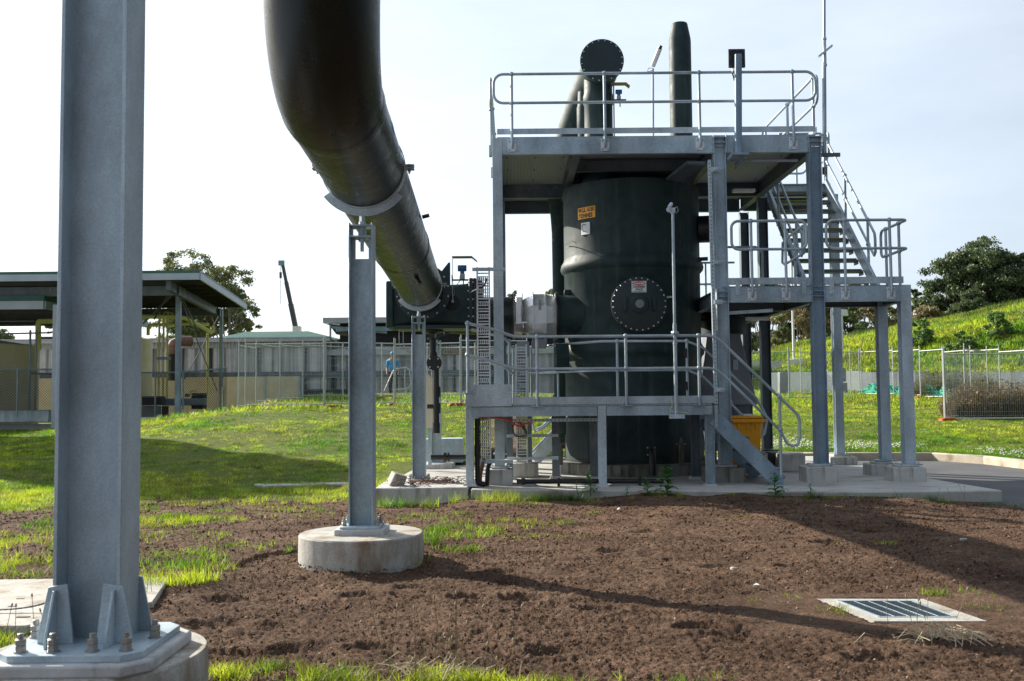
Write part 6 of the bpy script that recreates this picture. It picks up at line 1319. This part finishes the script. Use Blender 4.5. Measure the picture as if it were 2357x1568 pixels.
# dark shed
ds = thing('dark_shed', 'open shed with dark mesh sides and a flat grey roof edge behind the duct posts', 'shed', bt(900, 900, 45))
Ys = 44.3; a = bt(747, 733, Ys); b = bt(1420, 733, Ys); z0_ = bt(900, 800, Ys).z
part('roof_edge', MB().box(a.x, b.x, a.y - .6, a.y + 13, a.z - .36, a.z), COR, ds, smooth=0)
part('mesh_side', MB().box(bt(782, 760, Ys).x, b.x, a.y, a.y + .1, z0_, a.z - .37), DKM, ds, smooth=0)
part('gable_curtain', MB().add([(a.x + .25, a.y - .1, a.z - .36), (a.x + 2.9, a.y + .2, z0_ + 1.2), (a.x + 3.6, a.y + .2, z0_ + .4), (a.x + .8, a.y - .1, z0_ + .9)], [(0, 3, 2, 1)]), CUR, ds, smooth=0)
m = MB(); m.box(bt(760, 760, Ys).x, bt(760, 760, Ys).x + .12, a.y - .3, a.y - .2, z0_ - .1, a.z - .36); m.bar((a.x + .4, a.y - .2, a.z - .6), (a.x + 4.2, a.y - .1, z0_ + 1.0), .12, .18); m.box(a.x + .8, b.x, a.y - .3, a.y - .2, a.z - .9, a.z - .6); part('frame', m, GC, ds)
part('wall', MB().box(bt(750, 800, Ys).x, b.x, a.y + .0, a.y + .5, -1, z0_ - .02), CONW, ds, smooth=0)
m = MB(); m.box(bt(750, 800, Ys).x, b.x, a.y - .25, a.y - .02, z0_ - .5, z0_ - .12); part('cornice', m, COR, ds)
m = MB(); p = bt(1050, 805, 40); m.box(bt(955, 805, 40).x, bt(1125, 805, 40).x, p.y, p.y + .8, bt(1050, 816, 40).z, bt(1050, 801, 40).z); aw = thing('timber_awning', 'narrow brown awning projecting over the wall behind the black drain pipe', 'awning', p); part('awning_board', m, CUR, aw)
# the person in blue before the wall, low handrail
x, y = X(905, 44.0), 44.0; zg = hz(x, y) + .02
def body_skin(name, joints, edges, radii, mat, root=0, sub=2, parent=None):
    me = bpy.data.meshes.new(name); me.from_pydata([tuple(j) for j in joints], edges, []); me.materials.append(mat)
    o = bpy.data.objects.new(name, me); COL.objects.link(o)
    if parent: o.parent = parent
    s = o.modifiers.new('skin', 'SKIN')
    for i, r in enumerate(radii): me.skin_vertices[0].data[i].radius = (r, r)
    me.skin_vertices[0].data[root].use_root = True
    u = o.modifiers.new('sub', 'SUBSURF'); u.levels = sub; u.render_levels = sub; s.use_smooth_shade = True; return o
SKN = MAT('skin', (.35, .2, .14)); HAIR = MAT('dark_hair', (.02, .015, .012)); NAVY = MAT('dark_trousers', (.012, .012, .02), (.02, .02, .03), 5, .9)
pr = thing('person', 'person in a bright blue shirt and dark trousers standing beyond the wire fence', 'person', (x, y, zg - .05))
J = [(0, 0, .92), (0, -.02, 1.12), (0, -.03, 1.32), (0, -.02, 1.43), (0, -.05, 1.50), (0, -.05, 1.60), (0, -.04, 1.68), (-.10, 0, .86), (-.12, -.02, .48), (-.12, .03, .10), (-.13, -.08, .05), (.10, 0, .86), (.12, -.02, .48), (.12, .03, .10), (.13, -.08, .05),
     (-.19, -.02, 1.38), (-.24, .02, 1.12), (-.22, -.14, .92), (-.21, -.20, .84), (.19, -.02, 1.38), (.24, .02, 1.12), (.22, -.14, .92), (.21, -.20, .84)]
ED = [(0, 1), (1, 2), (2, 3), (3, 4), (4, 5), (5, 6), (0, 7), (7, 8), (8, 9), (9, 10), (0, 11), (11, 12), (12, 13), (13, 14), (3, 15), (15, 16), (16, 17), (17, 18), (3, 19), (19, 20), (20, 21), (21, 22)]
RD = [.14, .13, .16, .12, .055, .095, .085, .10, .065, .045, .045, .10, .065, .045, .045, .06, .045, .035, .04, .06, .045, .035, .04]
body_skin('body', J, ED, RD, SKN, 0, 2, pr)
body_skin('shirt', [J[0], J[1], J[2], J[3], J[15], J[16], J[19], J[20]], [(0, 1), (1, 2), (2, 3), (3, 4), (4, 5), (3, 6), (6, 7)], [.16, .155, .185, .13, .078, .062, .078, .062], LBL, 0, 2, pr)
body_skin('trousers', [J[0], J[7], J[8], (-.12, .03, .07), J[11], J[12], (.12, .03, .07)], [(0, 1), (1, 2), (2, 3), (0, 4), (4, 5), (5, 6)], [.155, .115, .085, .07, .115, .085, .07], NAVY, 0, 2, pr)
pr.scale = (1.12, 1.12, 1.12)
hm = MB(); hm.ball((0, -.03, 1.665), .105, 14); hp = bpy.data.meshes.new('hard_hat'); hp.from_pydata(hm.v, [], hm.f); hp.materials.append(LBL); ho = bpy.data.objects.new('hard_hat', hp); COL.objects.link(ho); ho.parent = pr
lr = thing('low_handrail', 'short pale looped handrail on the grass beside the figure in blue', 'handrail', (X(930, 43.5), 43.5, hz(X(930, 43.5), 43.5)))
z0_ = hz(X(930, 43.5), 43.5); xa, xb, xc = X(893, 43.5), X(905, 43.5), X(940, 43.5)
m = MB(); m.tube([(xa - .15, 43.5, z0_ + .2), (xb, 43.5, z0_ + 1.05), (xb + .15, 43.5, z0_ + 1.15), (xc - .1, 43.5, z0_ + 1.2), (xc + .05, 43.5, z0_ + 1.1), (xc + .12, 43.5, z0_ + .5), (xc, 43.5, z0_ + .3), (xb, 43.5, z0_ + .22)], .028, 8); part('rail', m, FEN, lr, smooth=1); part('post', MB().cyl((xc - .15, 43.5, z0_), (xc - .15, 43.5, z0_ + 1.18), .024, 8), FEN, lr)
part('post', MB().cyl((xb + .1, 43.5, z0_), (xb + .1, 43.5, z0_ + 1.12), .024, 8), FEN, lr)
# tanks
def tank(label, u, Y, r, vt, side):
    p = bt(u, vt, Y); cx3 = p.x - side * r * 1.0; t = thing('beige_tank', label, 'tank', (cx3, p.y, -.3)); part('shell', MB().lathe([(r, -.4), (r, p.z), (r + .03, p.z + .02)], (cx3, p.y, 0), 64), TAN, t, smooth=.8); part('roof', MB().lathe([(r + .04, p.z + .02), (r * .1, p.z + .65), (.01, p.z + .68)], (cx3, p.y, 0), 64), TAN, t); return cx3, p.y, p.z
c_ = tank('big beige cylindrical tank with a conical top under the low canopy', 72, 34, 4.2, 796, 1)
tank('tall beige tank standing beside the foreground column behind the chain fence', 345, 37, 2.4, 782, 1)
m = MB(); p = bt(-300, 945, 31); q = bt(112, 945, 31); m.box(p.x, q.x, p.y, p.y + .3, bt(60, 972, 31).z, bt(60, 944, 31).z); fr3 = tag(part('steel_bund_beam', m, G1, bevel=.02, loc=q), 'broad galvanised channel running along the base of the big tank', 'beam')
m = MB(); m.box(p.x, q.x + .3, p.y + .3, p.y + .7, -1, bt(60, 977, 31).z); tag(part('bund_wall', m, GRYP, loc=q), 'low grey wall under the galvanised channel at the grass edge', 'wall')
# chain-link fence
def chain(label, pts, h, rail_u):
    t = thing('chain_link_fence', label, 'fence', pts[0])
    for i in range(len(pts) - 1):
        a = Vector(pts[i]); b = Vector(pts[i + 1]); d = b - a; L = d.length; m = MB(); s = .13; dn = d.normalized(); nn = int(L / s)
        for k in range(-int(h / s) - 1, nn + 1):
            for sg in (1, -1):
                x0, z0q = k * s, 0.0; x1, z1q = k * s + h, h
                if x0 < 0: z0q = -x0; x0 = 0
                if x1 > L: z1q = h - (x1 - L); x1 = L
                if z1q - z0q < .05: continue
                if sg < 0: p0, p1 = a + dn * (x0) + Vector((0, 0, h - z0q)), a + dn * x1 + Vector((0, 0, h - z1q))
                else: p0, p1 = a + dn * x0 + Vector((0, 0, z0q)), a + dn * x1 + Vector((0, 0, z1q))
                m.tube([p0, p1], .010, 3, cap=False)
        part('chain_mesh', m, CHL, t, smooth=0)
        m = MB(); m.cyl(a + Vector((0, 0, h)), b + Vector((0, 0, h)), .035, 8); m.cyl(a + Vector((0, 0, h * .45)), b + Vector((0, 0, h * .45)), .008, 5); part('top_rail', m, GC, t)
        for k in range(int(L / 2.4) + 1): pp = a + dn * min(L, k * 2.4); part('post', MB().cyl(pp - Vector((0, 0, .3)), pp + Vector((0, 0, h + .08)), .038, 8), GC, t)
    return t
z31 = bt(421, 857, 31.4).z; zb = bt(421, 960, 31.4).z; hh = z31 - zb
pA = bt(240, 960, 31.4); pB = bt(421, 960, 31.4); pC = bt(522, 942, 33.0)
chain('black chain-link fence with a corner post beside the canopy column', [(pA.x, pA.y, zb), (pB.x, pB.y, zb), (pC.x, pC.y, zb + .25)], hh, 0)
pA = bt(-200, 945, 30.7); pB = bt(118, 945, 30.7); chain('chain-link fence in front of the big beige tank', [(pA.x, pA.y, pA.z), (pB.x, pB.y, pB.z)], bt(60, 848, 30.7).z - pA.z, 0)
m = MB()
for u in (70, 84): p = bt(u, 760, 32.4); q = bt(u, 950, 32.4); m.cyl(p, (p.x, p.y, q.z), .055, 8)
p = bt(-50, 770, 32.3); q = bt(118, 766, 32.3); m.cyl(p, q, .04, 8); m.cyl(bt(72, 860, 32.3), bt(130, 861, 32.3), .05, 8)
tag(part('pipe_rack', m, GC, loc=bt(75, 900, 32)), 'slim steel uprights and a cross bar beside the big beige tank', 'pipe rack')
# yellow gas pipes
yp = thing('gas_pipework', 'yellow gas pipes running level under the large canopy and dropping to the ground', 'pipes', bt(400, 900, 34))
m = MB(); m.tube([bt(300, 729, 34), bt(330, 729, 34), bt(415, 730, 34), bt(428, 733, 34.5), bt(455, 747, 36), bt(485, 765, 37.5), bt(490, 763, 37.6), bt(489, 752, 37.6)], .115, 12); part('header', m, YPI, yp, smooth=1)
m = MB(); m.tube([bt(341, 772, 35.6), bt(341, 757, 35.6), bt(344, 750, 35.6), bt(350, 748, 35.6), bt(452, 745, 36.5), bt(480, 747, 37)], .09, 12); part('return_pipe', m, YPI, yp, smooth=1)
for u, v0 in ((367, 718), (377, 720), (386, 720)): p = bt(u, v0, 35); q = bt(u, 925, 35); part('drop_pipe', MB().cyl(p, (p.x, p.y, q.z), .055, 10), YPI, yp)
m = MB(); m.tube([bt(377, 728, 35), bt(377, 720, 35), bt(384, 718, 35), bt(397, 722, 35), bt(397, 732, 35)], .05, 8); part('vent_loop', m, YPI, yp, smooth=1)
p = bt(478, 766, 37.3); q = bt(478, 912, 37.3); part('drop_pipe', MB().cyl(p, (p.x, p.y, q.z), .07, 10), YPI, yp); m = MB()
for u, v in ((367, 730), (372, 825)): c = bt(u + 4, v, 34.8); m.box(c.x - .35, c.x + .35, c.y - .1, c.y + .1, c.z - .07, c.z + .07)
part('pipe_clamp', m, GC, yp)
p = bt(88, 745, 33.3); q = bt(88, 805, 33.3); m = MB(); m.cyl(q, p, .14, 12); m.tube([p, p + Vector((.1, 0, .12)), p + Vector((.9, 0, .15))], .16, 12)
tag(part('yellow_vent_pipe', m, YPI, smooth=1, loc=q), 'thick yellow pipe rising from the top of the big beige tank', 'pipe')
m = MB(); p = bt(135, 730, 34); q = bt(135, 850, 34); m.cyl(q, p, .08, 10); tag(part('yellow_riser', m, YPI, smooth=1, loc=q), 'thin yellow riser between the small canopy post and the foreground column', 'pipe')
p = bt(395, 862, 42.6); q = bt(395, 815, 42.6); be = thing('elbow_vent', 'rusty elbow vent on a thick black pipe against the stained wall', 'vent', p)
part('pipe', MB().cyl((q.x, q.y, p.z - .4), q, .30, 20), BLK, be, smooth=1); m = MB(); m.tube([q, q + Vector((0, 0, .35)), q + Vector((.12, .05, .65)), q + Vector((.45, .3, .85)), q + Vector((1.0, .8, .85))], .34, 20); m.lathe([(.42, 0), (.42, .08)], q - Vector((0, 0, .02)), 20); part('elbow', m, RUS, be, smooth=1)
# skid of equipment behind the chain fence
sk = thing('pump_skid', 'dark blue steel skid with pumps and pipework behind the chain fence', 'machinery', bt(420, 940, 33))
def bb(u0, u1, v0, v1, Y, dep, mat, name): a = bt(u0, v1, Y); b = bt(u1, v0, Y); return part(name, MB().box(a.x, b.x, a.y, a.y + dep, a.z, b.z), mat, sk, bevel=.03)
bb(372, 470, 917, 934, 33.5, .4, GC, 'skid_beam'); bb(326, 372, 912, 933, 32.6, .6, DKM, 'motor'); bb(326, 362, 934, 966, 33, .6, GRYP, 'plinth'); bb(440, 468, 905, 942, 34, .6, DKM, 'control_box'); bb(372, 384, 935, 960, 33.5, .3, DKM, 'support'); bb(425, 433, 906, 914, 33.6, .3, RUS, 'valve')
m = MB(); m.tube([bt(440, 912, 33.5), bt(440, 900, 33.5), bt(447, 899, 33.5), bt(452, 902, 33.5)], .05, 8); part('yellow_loop', m, YPI, sk, smooth=1)
p = bt(502, 928, 37); m = MB(); m.cyl((p.x + .1, p.y + .8, bt(502, 893, 37).z), (p.x + .1, p.y + .8, p.z - .3), .11, 14); tag(part('bollard', m, TAN, loc=p), 'beige bollard at the end of the chain fence', 'bollard')
m = MB(); a = bt(300, 968, 30.6); b = bt(412, 966, 30.6); m.cyl(a, b, .14, 12); m.lathe([(.26, 0), (.26, .10)], bt(366, 967, 30.6), 18, (1, 0, 0)); tag(part('yellow_ground_pipe', m, TAN, smooth=1, loc=a), 'dull yellow flanged pipe lying along the ground before the chain fence', 'pipe')
# white hip roof kiosk far behind the small canopy
kz = thing('white_kiosk', 'small white hip roofed kiosk seen between the small canopy post and the tank', 'building', bt(110, 790, 46)); a = bt(82, 775, 46); b = bt(150, 775, 46)
m = MB(); m.add([(a.x, a.y, a.z), (b.x, b.y, b.z), (b.x, b.y + 4, b.z), (a.x, a.y + 4, a.z), ((a.x + b.x) / 2, a.y + 2, bt(110, 757, 46).z)], [(0, 1, 4), (1, 2, 4), (2, 3, 4), (3, 0, 4)]); part('roof', m, WHT, kz, smooth=0); part('wall', MB().box(a.x + .2, b.x - .2, a.y + .2, a.y + 3.8, 2, a.z - .02), DKM, kz)
# unseen tank, added out of view to cast the shadow on the turf
t = thing('shadow_caster_tank', 'tall beige tank added out of view to cast a shadow on the grass', 'tank', (-17.7, 28.0, 0))
part('shell', MB().lathe([(2.4, -.5), (2.4, 7.8), (.1, 8.5)], (-17.7, 28.0, 0), 48), TAN, t)
# crane
cn = thing('mobile_crane', 'far dark crane boom leaning against the sky with a hanging hook line', 'crane', at(680, 757, 130))
a = at(682, 762, 130); b = at(650, 606, 130); d = b - a
part('boom_section', MB().bar(a, a + d * .40, .60, .60), CRM, cn); part('boom_section', MB().bar(a + d * .39, a + d * .72, .48, .48), CRM, cn); part('boom_section', MB().bar(a + d * .71, b, .38, .38), CRM, cn)
part('boom_head', MB().box(b.x - .5, b.x + .25, b.y - .2, b.y + .2, b.z - .3, b.z + .35), GC, cn); h0 = at(646, 612, 130); m = MB(); m.cyl(h0, (h0.x, h0.y, at(646, 700, 130).z), .035, 5); hk_ = at(646, 632, 130); m.box(hk_.x - .15, hk_.x + .15, hk_.y - .1, hk_.y + .1, hk_.z - .5, hk_.z + .3); part('hook_line', m, CRM, cn)
part('boom_base', MB().box(a.x - .4, a.x + .6, a.y - .5, a.y + .5, a.z - 1.5, a.z + .6), WHT, cn); part('carrier', MB().box(a.x - 5, a.x + 4, a.y - 1.3, a.y + 1.3, .8, a.z - 1.4), WHT, cn)

# ------------------------------------------------------------------ trees
def gum(label, x, y, ztop, zbase, spread, crown0, nclump, leaf=.26, dens=260, bright=2.4, tint=((.045, .070, .030), (.10, .12, .045)), seed=1, lean=0, cl=1.0, cat='tree', name='gum_tree', droop=.75, full=False):
    leaf *= .78; dens = int(dens * 1.5); tint = tuple(tuple(c * bright for c in q) for q in tint); rr = random.Random(seed); rn = np.random.default_rng(seed); zg_ = zbase; Ht = ztop - zg_
    t = thing(name, label, cat, (x, y, zg_)); m = MB()
    base = Vector((x, y, zg_ - .4)); fork = Vector((x + lean * .5, y, zg_ + Ht * crown0 * .8)); m.tube([base, base.lerp(fork, .5) + Vector((rr.uniform(-.2, .2), 0, 0)), fork], [Ht * .022, Ht * .018, Ht * .015], 8)
    cs = []
    for k in range(nclump):
        for _ in range(20):
            f = rr.random(); zz_ = zg_ + Ht * (crown0 + (1 - crown0) * f); w_ = spread * (math.sin(math.pi * min(1, (.12 + f * .88))) ** .6 if not full else (1 - f ** 2.2) ** .5)
            a = rr.uniform(0, 6.283); r_ = w_ * math.sqrt(rr.random()); c = Vector((x + lean * (f + .3) + r_ * math.cos(a), y + r_ * math.sin(a) * .7, zz_ - .06 * Ht))
            if all((c - q[0]).length > spread * .36 * cl for q in cs): break
        R = spread * rr.uniform(.30, .46) * (.35 + .65 * cl); cs.append((c, R, rr.uniform(0, 1)))
        mid_ = fork.lerp(c, .55) + Vector((rr.uniform(-.3, .3), rr.uniform(-.3, .3), -.05 * Ht * rr.random())); m.tube([fork - Vector((0, 0, Ht * .05 * rr.random())), mid_, c], [Ht * .009, Ht * .006, Ht * .002], 5)
    part('trunk', m, BARK, t, smooth=1)
    co = []; ti = []
    for c, R, b in cs:
        # each clump is a handful of sub-clumps of hanging leaves
        ns = max(3, int(7 * cl)); per = int(dens / ns)
        for _ in range(ns):
            d = rn.normal(0, 1, 3); d /= np.linalg.norm(d); sc_ = R * rn.uniform(.35, .95); cc = np.array(c) + d * sc_ * np.array([1, 1, droop]); r2 = R * rn.uniform(.34, .62)
            p = rn.normal(0, 1, (per, 3)); p /= np.linalg.norm(p, axis=1)[:, None]; p = cc + p * (r2 * rn.random((per, 1)) ** .6) * np.array([1, 1, .62])
            u = rn.normal(0, 1, (per, 3)); u /= np.linalg.norm(u, axis=1)[:, None]; v = rn.normal(0, 1, (per, 3)) + np.array([0, 0, -1.2]); v -= (u * v).sum(1)[:, None] * u; v /= np.linalg.norm(v, axis=1)[:, None]
            L = leaf * rn.uniform(.6, 1.3, (per, 1)); co.append(np.stack([p - u * L * .28, p + v * L * .55, p + u * L * .28, p - v * L * .55], 1).reshape(-1, 3))
            mixf = np.clip(b * .5 + .4 * rn.random() + rn.normal(0, .15, per), 0, 1)[:, None]; ti.append(np.repeat(np.array(tint[0]) * (1 - mixf) + np.array(tint[1]) * mixf, 4, 0))
    co = np.concatenate(co) - np.array([x, y, zg_]); o = raw_mesh('crown', co, np.arange(len(co)).reshape(-1, 4), LEAF, tint=np.concatenate(ti), parent=t); return t
def tree_at(label, u, v, Y, spread_px, seed, crown0=.4, n=26, zb=None, **k):
    p = at(u, v, Y); sp = spread_px * 1.22 / FPX * Y; zb = 1.0 if zb is None else zb; return gum(label, p.x, p.y, p.z, zb, sp, crown0, int(n * 1.25), seed=seed, **k)
olive = ((.050, .062, .028), (.145, .145, .055)); dk = ((.022, .036, .016), (.060, .078, .030)); mid_g = ((.035, .055, .022), (.095, .115, .042)); brn = ((.07, .06, .03), (.15, .12, .055))
tree_at('tall airy gum tree rising behind the large canopy corner', 452, 568, 95, 105, 3, .50, 62, leaf=.30, dens=230, tint=olive, cl=.50)
tree_at('second loose gum crown drooping beside the canopy edge', 525, 640, 92, 52, 4, .40, 34, leaf=.28, dens=200, tint=olive, cl=.6)
tree_at('low leafy tree behind the yellow pipes', 400, 735, 90, 45, 5, .35, 16, leaf=.28, dens=230, tint=mid_g, cl=.7)
tree_at('low dark treetop at the far edge behind the big tank', 15, 757, 90, 60, 6, .3, 18, leaf=.3, dens=240, tint=mid_g, cl=.7)
tree_at('small treetop between the small canopy posts', 112, 742, 92, 30, 7, .3, 12, leaf=.3, dens=200, tint=mid_g, cl=.7)
tree_at('treetop seen between the tower column and the damper', 1178, 657, 95, 34, 8, .4, 15, leaf=.28, dens=240, tint=mid_g, cl=.75)
tree_at('small treetop between the damper and the vessel', 1268, 657, 95, 28, 9, .4, 12, leaf=.28, dens=220, tint=olive, cl=.75)
tree_at('tallest spreading gum tree on the hill skyline', 2270, 548, 80, 105, 10, .30, 60, zb=4.5, leaf=.27, dens=560, tint=dk, cl=.72)
tree_at('rounded gum tree between the skyline giant and the outer column', 2175, 632, 82, 52, 11, .25, 30, zb=3.5, leaf=.26, dens=520, tint=mid_g, cl=.8)
tree_at('brownish bushy tree low on the hill crest', 2140, 695, 74, 42, 12, .10, 24, zb=3.2, leaf=.24, dens=560, tint=brn, cl=.9, full=True)
tree_at('dark tree at the picture edge beyond the skyline gum', 2372, 560, 78, 40, 13, .25, 24, zb=6, leaf=.26, dens=460, tint=dk, cl=.75)
tree_at('shrubby trees filling the gap under the skyline gum', 2240, 672, 76, 60, 14, .08, 28, zb=4.6, leaf=.25, dens=560, tint=dk, cl=.85, full=True)
tree_at('dark tree with a domed crown beside the outer column top', 2095, 645, 88, 36, 15, .25, 20, zb=2.5, leaf=.27, dens=460, tint=dk, cl=.8)
tree_at('small dark tree just showing above the middle deck end', 2050, 650, 92, 30, 16, .3, 16, zb=2, leaf=.27, dens=420, tint=mid_g, cl=.8)
tree_at('olive brown gum behind the dark middle column', 1850, 642, 84, 74, 17, .18, 28, zb=1.6, leaf=.26, dens=480, tint=brn, cl=.8)
tree_at('round yellowish shrub tree left of the thin white pole', 1792, 722, 78, 34, 18, .08, 20, zb=1.4, leaf=.22, dens=520, tint=olive, cl=.85, full=True)
tree_at('pale stemmed gum between the rear tower columns', 1765, 640, 90, 62, 19, .25, 24, zb=1.5, leaf=.27, dens=420, tint=dk, cl=.8)
tree_at('dense dark gum behind the thin white pole', 1835, 660, 92, 52, 20, .15, 24, zb=1.8, leaf=.27, dens=480, tint=dk, cl=.85, full=True)
tree_at('gum tree with dull olive leaves right of the dark middle column', 1965, 645, 86, 74, 21, .15, 28, zb=2.4, leaf=.26, dens=480, tint=mid_g, cl=.8)
tree_at('brown tinged gum between the two outer columns', 2035, 672, 80, 50, 22, .12, 22, zb=2.8, leaf=.25, dens=480, tint=brn, cl=.85)
tree_at('far gum showing just right of the vessel', 1690, 668, 95, 36, 23, .2, 22, zb=1.5, leaf=.28, dens=400, tint=mid_g, cl=.8)
tree_at('shaded low tree filling in behind the hill shoulder', 1910, 668, 90, 60, 24, .1, 24, zb=1.8, leaf=.27, dens=460, tint=dk, cl=.85, full=True)
tree_at('dark understorey tree behind the brownish hill bush', 2110, 690, 84, 40, 25, .1, 22, zb=3, leaf=.26, dens=460, tint=dk, cl=.85, full=True)
def shrubs(lst):
    for lab, x, y, r, s in lst:
        z = hz(x, y); gum(lab, x, y, z + r * 1.5, z, r, .05, 14, leaf=.14, dens=260, tint=((.035, .075, .018), (.10, .15, .035)), seed=s, cat='bush', name='hill_shrub', full=True, cl=.9)
shrubs([('leafy dark green shrub high on the hill slope below the brownish tree', X(2125, 56), 56, .95, 31), ('low green shrub near the bottom of the hill slope above the far fence', X(2215, 53), 53, .8, 32), ('small shrub at mid slope above the dry bush', X(2300, 54), 54, .8, 33)])

# ------------------------------------------------------------------ weeds in front
def weed(label, x, y, h, n, seed, col=(.06, .19, .03), z=None, name='leafy_weed', spread=.48):
    rn = random.Random(seed); z0q = hz(x, y) - .03 if z is None else z; t = thing(name, label, 'weed', (x, y, z0q)); m = MB()
    top = Vector((x + rn.uniform(-.04, .04), y, z0q + h)); base = Vector((x, y, z0q)); m.tube([base, base.lerp(top, .5) + Vector((rn.uniform(-.02, .02), 0, 0)), top], [.007, .005, .002], 5); part('stem', m, WEEDM, t)
    vs = []; ti = []
    for k in range(n):
        f = .12 + .88 * k / n; p = base.lerp(top, f); a = k * 2.4 + rn.uniform(-.3, .3); L = h * spread * (1.15 - f * .65) * rn.uniform(.8, 1.25); el = rn.uniform(.1, .7) * (f + .2)
        d = Vector((math.cos(a) * math.cos(el), math.sin(a) * math.cos(el), math.sin(el))); s = d.cross(Vector((0, 0, 1))).normalized() * L * .24
        q1 = p + d * L * .35 + Vector((0, 0, L * .08)); q2 = p + d * L * .7 + Vector((0, 0, L * .02)); q3 = p + d * L - Vector((0, 0, L * .22))
        vs += [p, q1 - s, q1 + s, q2 + s * .8, q2 - s * .8, q3]; c = rn.uniform(.7, 1.5); ti += [tuple(v * c for v in col)] * 6
    fs = []
    me = bpy.data.meshes.new('leaves'); F_ = []
    for k in range(n): b = 6 * k; F_ += [(b, b + 2, b + 1), (b + 1, b + 2, b + 3, b + 4), (b + 4, b + 3, b + 5)]
    me.from_pydata([(v.x - x, v.y - y, v.z - z0q) for v in vs], [], F_); me.materials.append(WEED); ca = me.color_attributes.new('tint', 'FLOAT_COLOR', 'POINT'); ca.data.foreach_set('color', np.array([(*c, 1) for c in ti], np.float32).reshape(-1))
    o = bpy.data.objects.new('leaves', me); COL.objects.link(o); o.parent = t; return t
WEEDM = MAT('weed_stem', (.05, .10, .025))
weed('tall leafy weed on the slab edge before the low platform leg', 1.10, 14.25, .36, 18, 1, z=-.08); weed('tallest broad leaved weed at the slab edge below the vessel drain', 2.13, 13.98, .44, 26, 2, z=-.08)
weed('bushy weed just beside the tallest one at the slab edge', 1.88, 14.0, .28, 22, 3, z=-.08); weed('dark leafy weed in front of the low staircase foot', 3.62, 13.78, .37, 26, 4, z=-.10); weed('small weed on the slab edge between the stairs and the stained block', 4.06, 13.72, .23, 18, 5, z=-.10)
weed('very small weed sprig at the slab edge near the middle leg', 1.58, 14.1, .16, 12, 6, z=-.08)
weed('yellow green sprig leaning by the black floor pipe', .92, 14.3, .20, 16, 7, col=(.12, .18, .02), z=-.05, spread=.2)
def stalks(name, label, cx, cy, n, h0, h1, seed, sp=.12, brown=False):
    rn = random.Random(seed); m = MB(); hd = MB(); t = thing(name, label, 'weed', (cx, cy, hz(cx, cy)))
    for k in range(n):
        x = cx + rn.gauss(0, sp); y = cy + rn.gauss(0, sp * .6); z = hz(x, y) - .01; h = rn.uniform(h0, h1); d = Vector((rn.gauss(0, .22), rn.gauss(0, .15), 1)); p = Vector((x, y, z)); q = p + d * h
        m.tube([p, p.lerp(q, .5) + Vector((rn.gauss(0, .01), 0, 0)), q], [.0022, .0018, .0014], 4, cap=False); hd.lathe([(.0015, 0), (.0055, .006), (.0055, .016), (.001, .024)], q, 6, d)
    part('stems', m, STEM, t, smooth=0); part('seed_heads', hd, SEED, t, smooth=0); return t
STEM = MAT('plantain_stem', (.14, .15, .05), (.2, .19, .08), 5, .7); SEED = MAT('seed_head', (.28, .24, .13), (.36, .31, .18), 8, .8); STRAW = MAT('dry_straw', (.42, .34, .22), (.55, .46, .32), 6, .8)
stalks('plantain_stalks', 'cluster of thin seed stalks in the bare soil near the bottom edge', -.42, 4.98, 22, .10, .42, 11, .17); stalks('plantain_stalks', 'thin seed stalks standing in front of the grated pit', 2.42, 6.05, 7, .10, .26, 12, .12)
stalks('plantain_stalks', 'tall thin stalks in the soil right of the foreground column', -2.25, 7.2, 16, .12, .46, 13, .26); stalks('plantain_stalks', 'seed stalks leaning over the concrete pad beside the foreground column', -2.62, 5.35, 8, .15, .36, 14, .12)
stalks('plantain_stalks', 'a few seed stalks on the slab corner by the road', 6.0, 13.5, 5, .10, .26, 15, .25)
def straw_heap(label, cx, cy, n, r, seed):
    rn = random.Random(seed); m = MB()
    for k in range(n):
        p = Vector((cx + rn.gauss(0, r), cy + rn.gauss(0, r * .4), hz(cx, cy) + abs(rn.gauss(.01, .02)))); a = rn.uniform(0, 6.28); d = Vector((math.cos(a), math.sin(a), 0)) * rn.uniform(.04, .16)
        m.tube([p - d, p + Vector((0, 0, rn.uniform(.0, .06))), p + d], [.0018, .0026, .0012], 4, cap=False)
    tag(part('dry_grass', m, STRAW, loc=(cx, cy, 0), smooth=0), label, 'dry grass', kind='stuff')
straw_heap('pale dry straw lying in the soil before the grated pit', 2.35, 5.62, 60, .13, 21); straw_heap('dry straw and stems at the foot of the seed stalks', -.42, 4.98, 50, .18, 22)
rn = random.Random(5)
for k, (u, v, s, lab) in enumerate(((1690, 1312, .030, 'pale stone lying alone in the middle of the soil'), (2218, 1244, .035, 'dark and white pebble in the long shadow of the duct'), (1742, 1352, .03, 'small white chip in the soil left of the grate'), (1425, 1160, .03, 'white chip near the slab edge'), (720, 1300, .04, 'small clod by the round footing'))):
    d = _F + (u - 1178.5) / FPX * _R - (v - 784.0) / FPX * _U; q = -(CAMZ) / d.z; x, y = d.x * q, d.y * q
    rb = bmesh.new(); bmesh.ops.create_icosphere(rb, subdivisions=1, radius=s)
    for vv in rb.verts: vv.co *= rn.uniform(.6, 1.2)
    me = bpy.data.meshes.new('stone'); rb.to_mesh(me); rb.free(); me.materials.append(WHT if k in (2, 3) else CONL); o = bpy.data.objects.new('stone', me); COL.objects.link(o); o.location = (x, y, hz(x, y) + s * .4); o.scale = (1, 1, .6); tag(o, lab, 'stone')
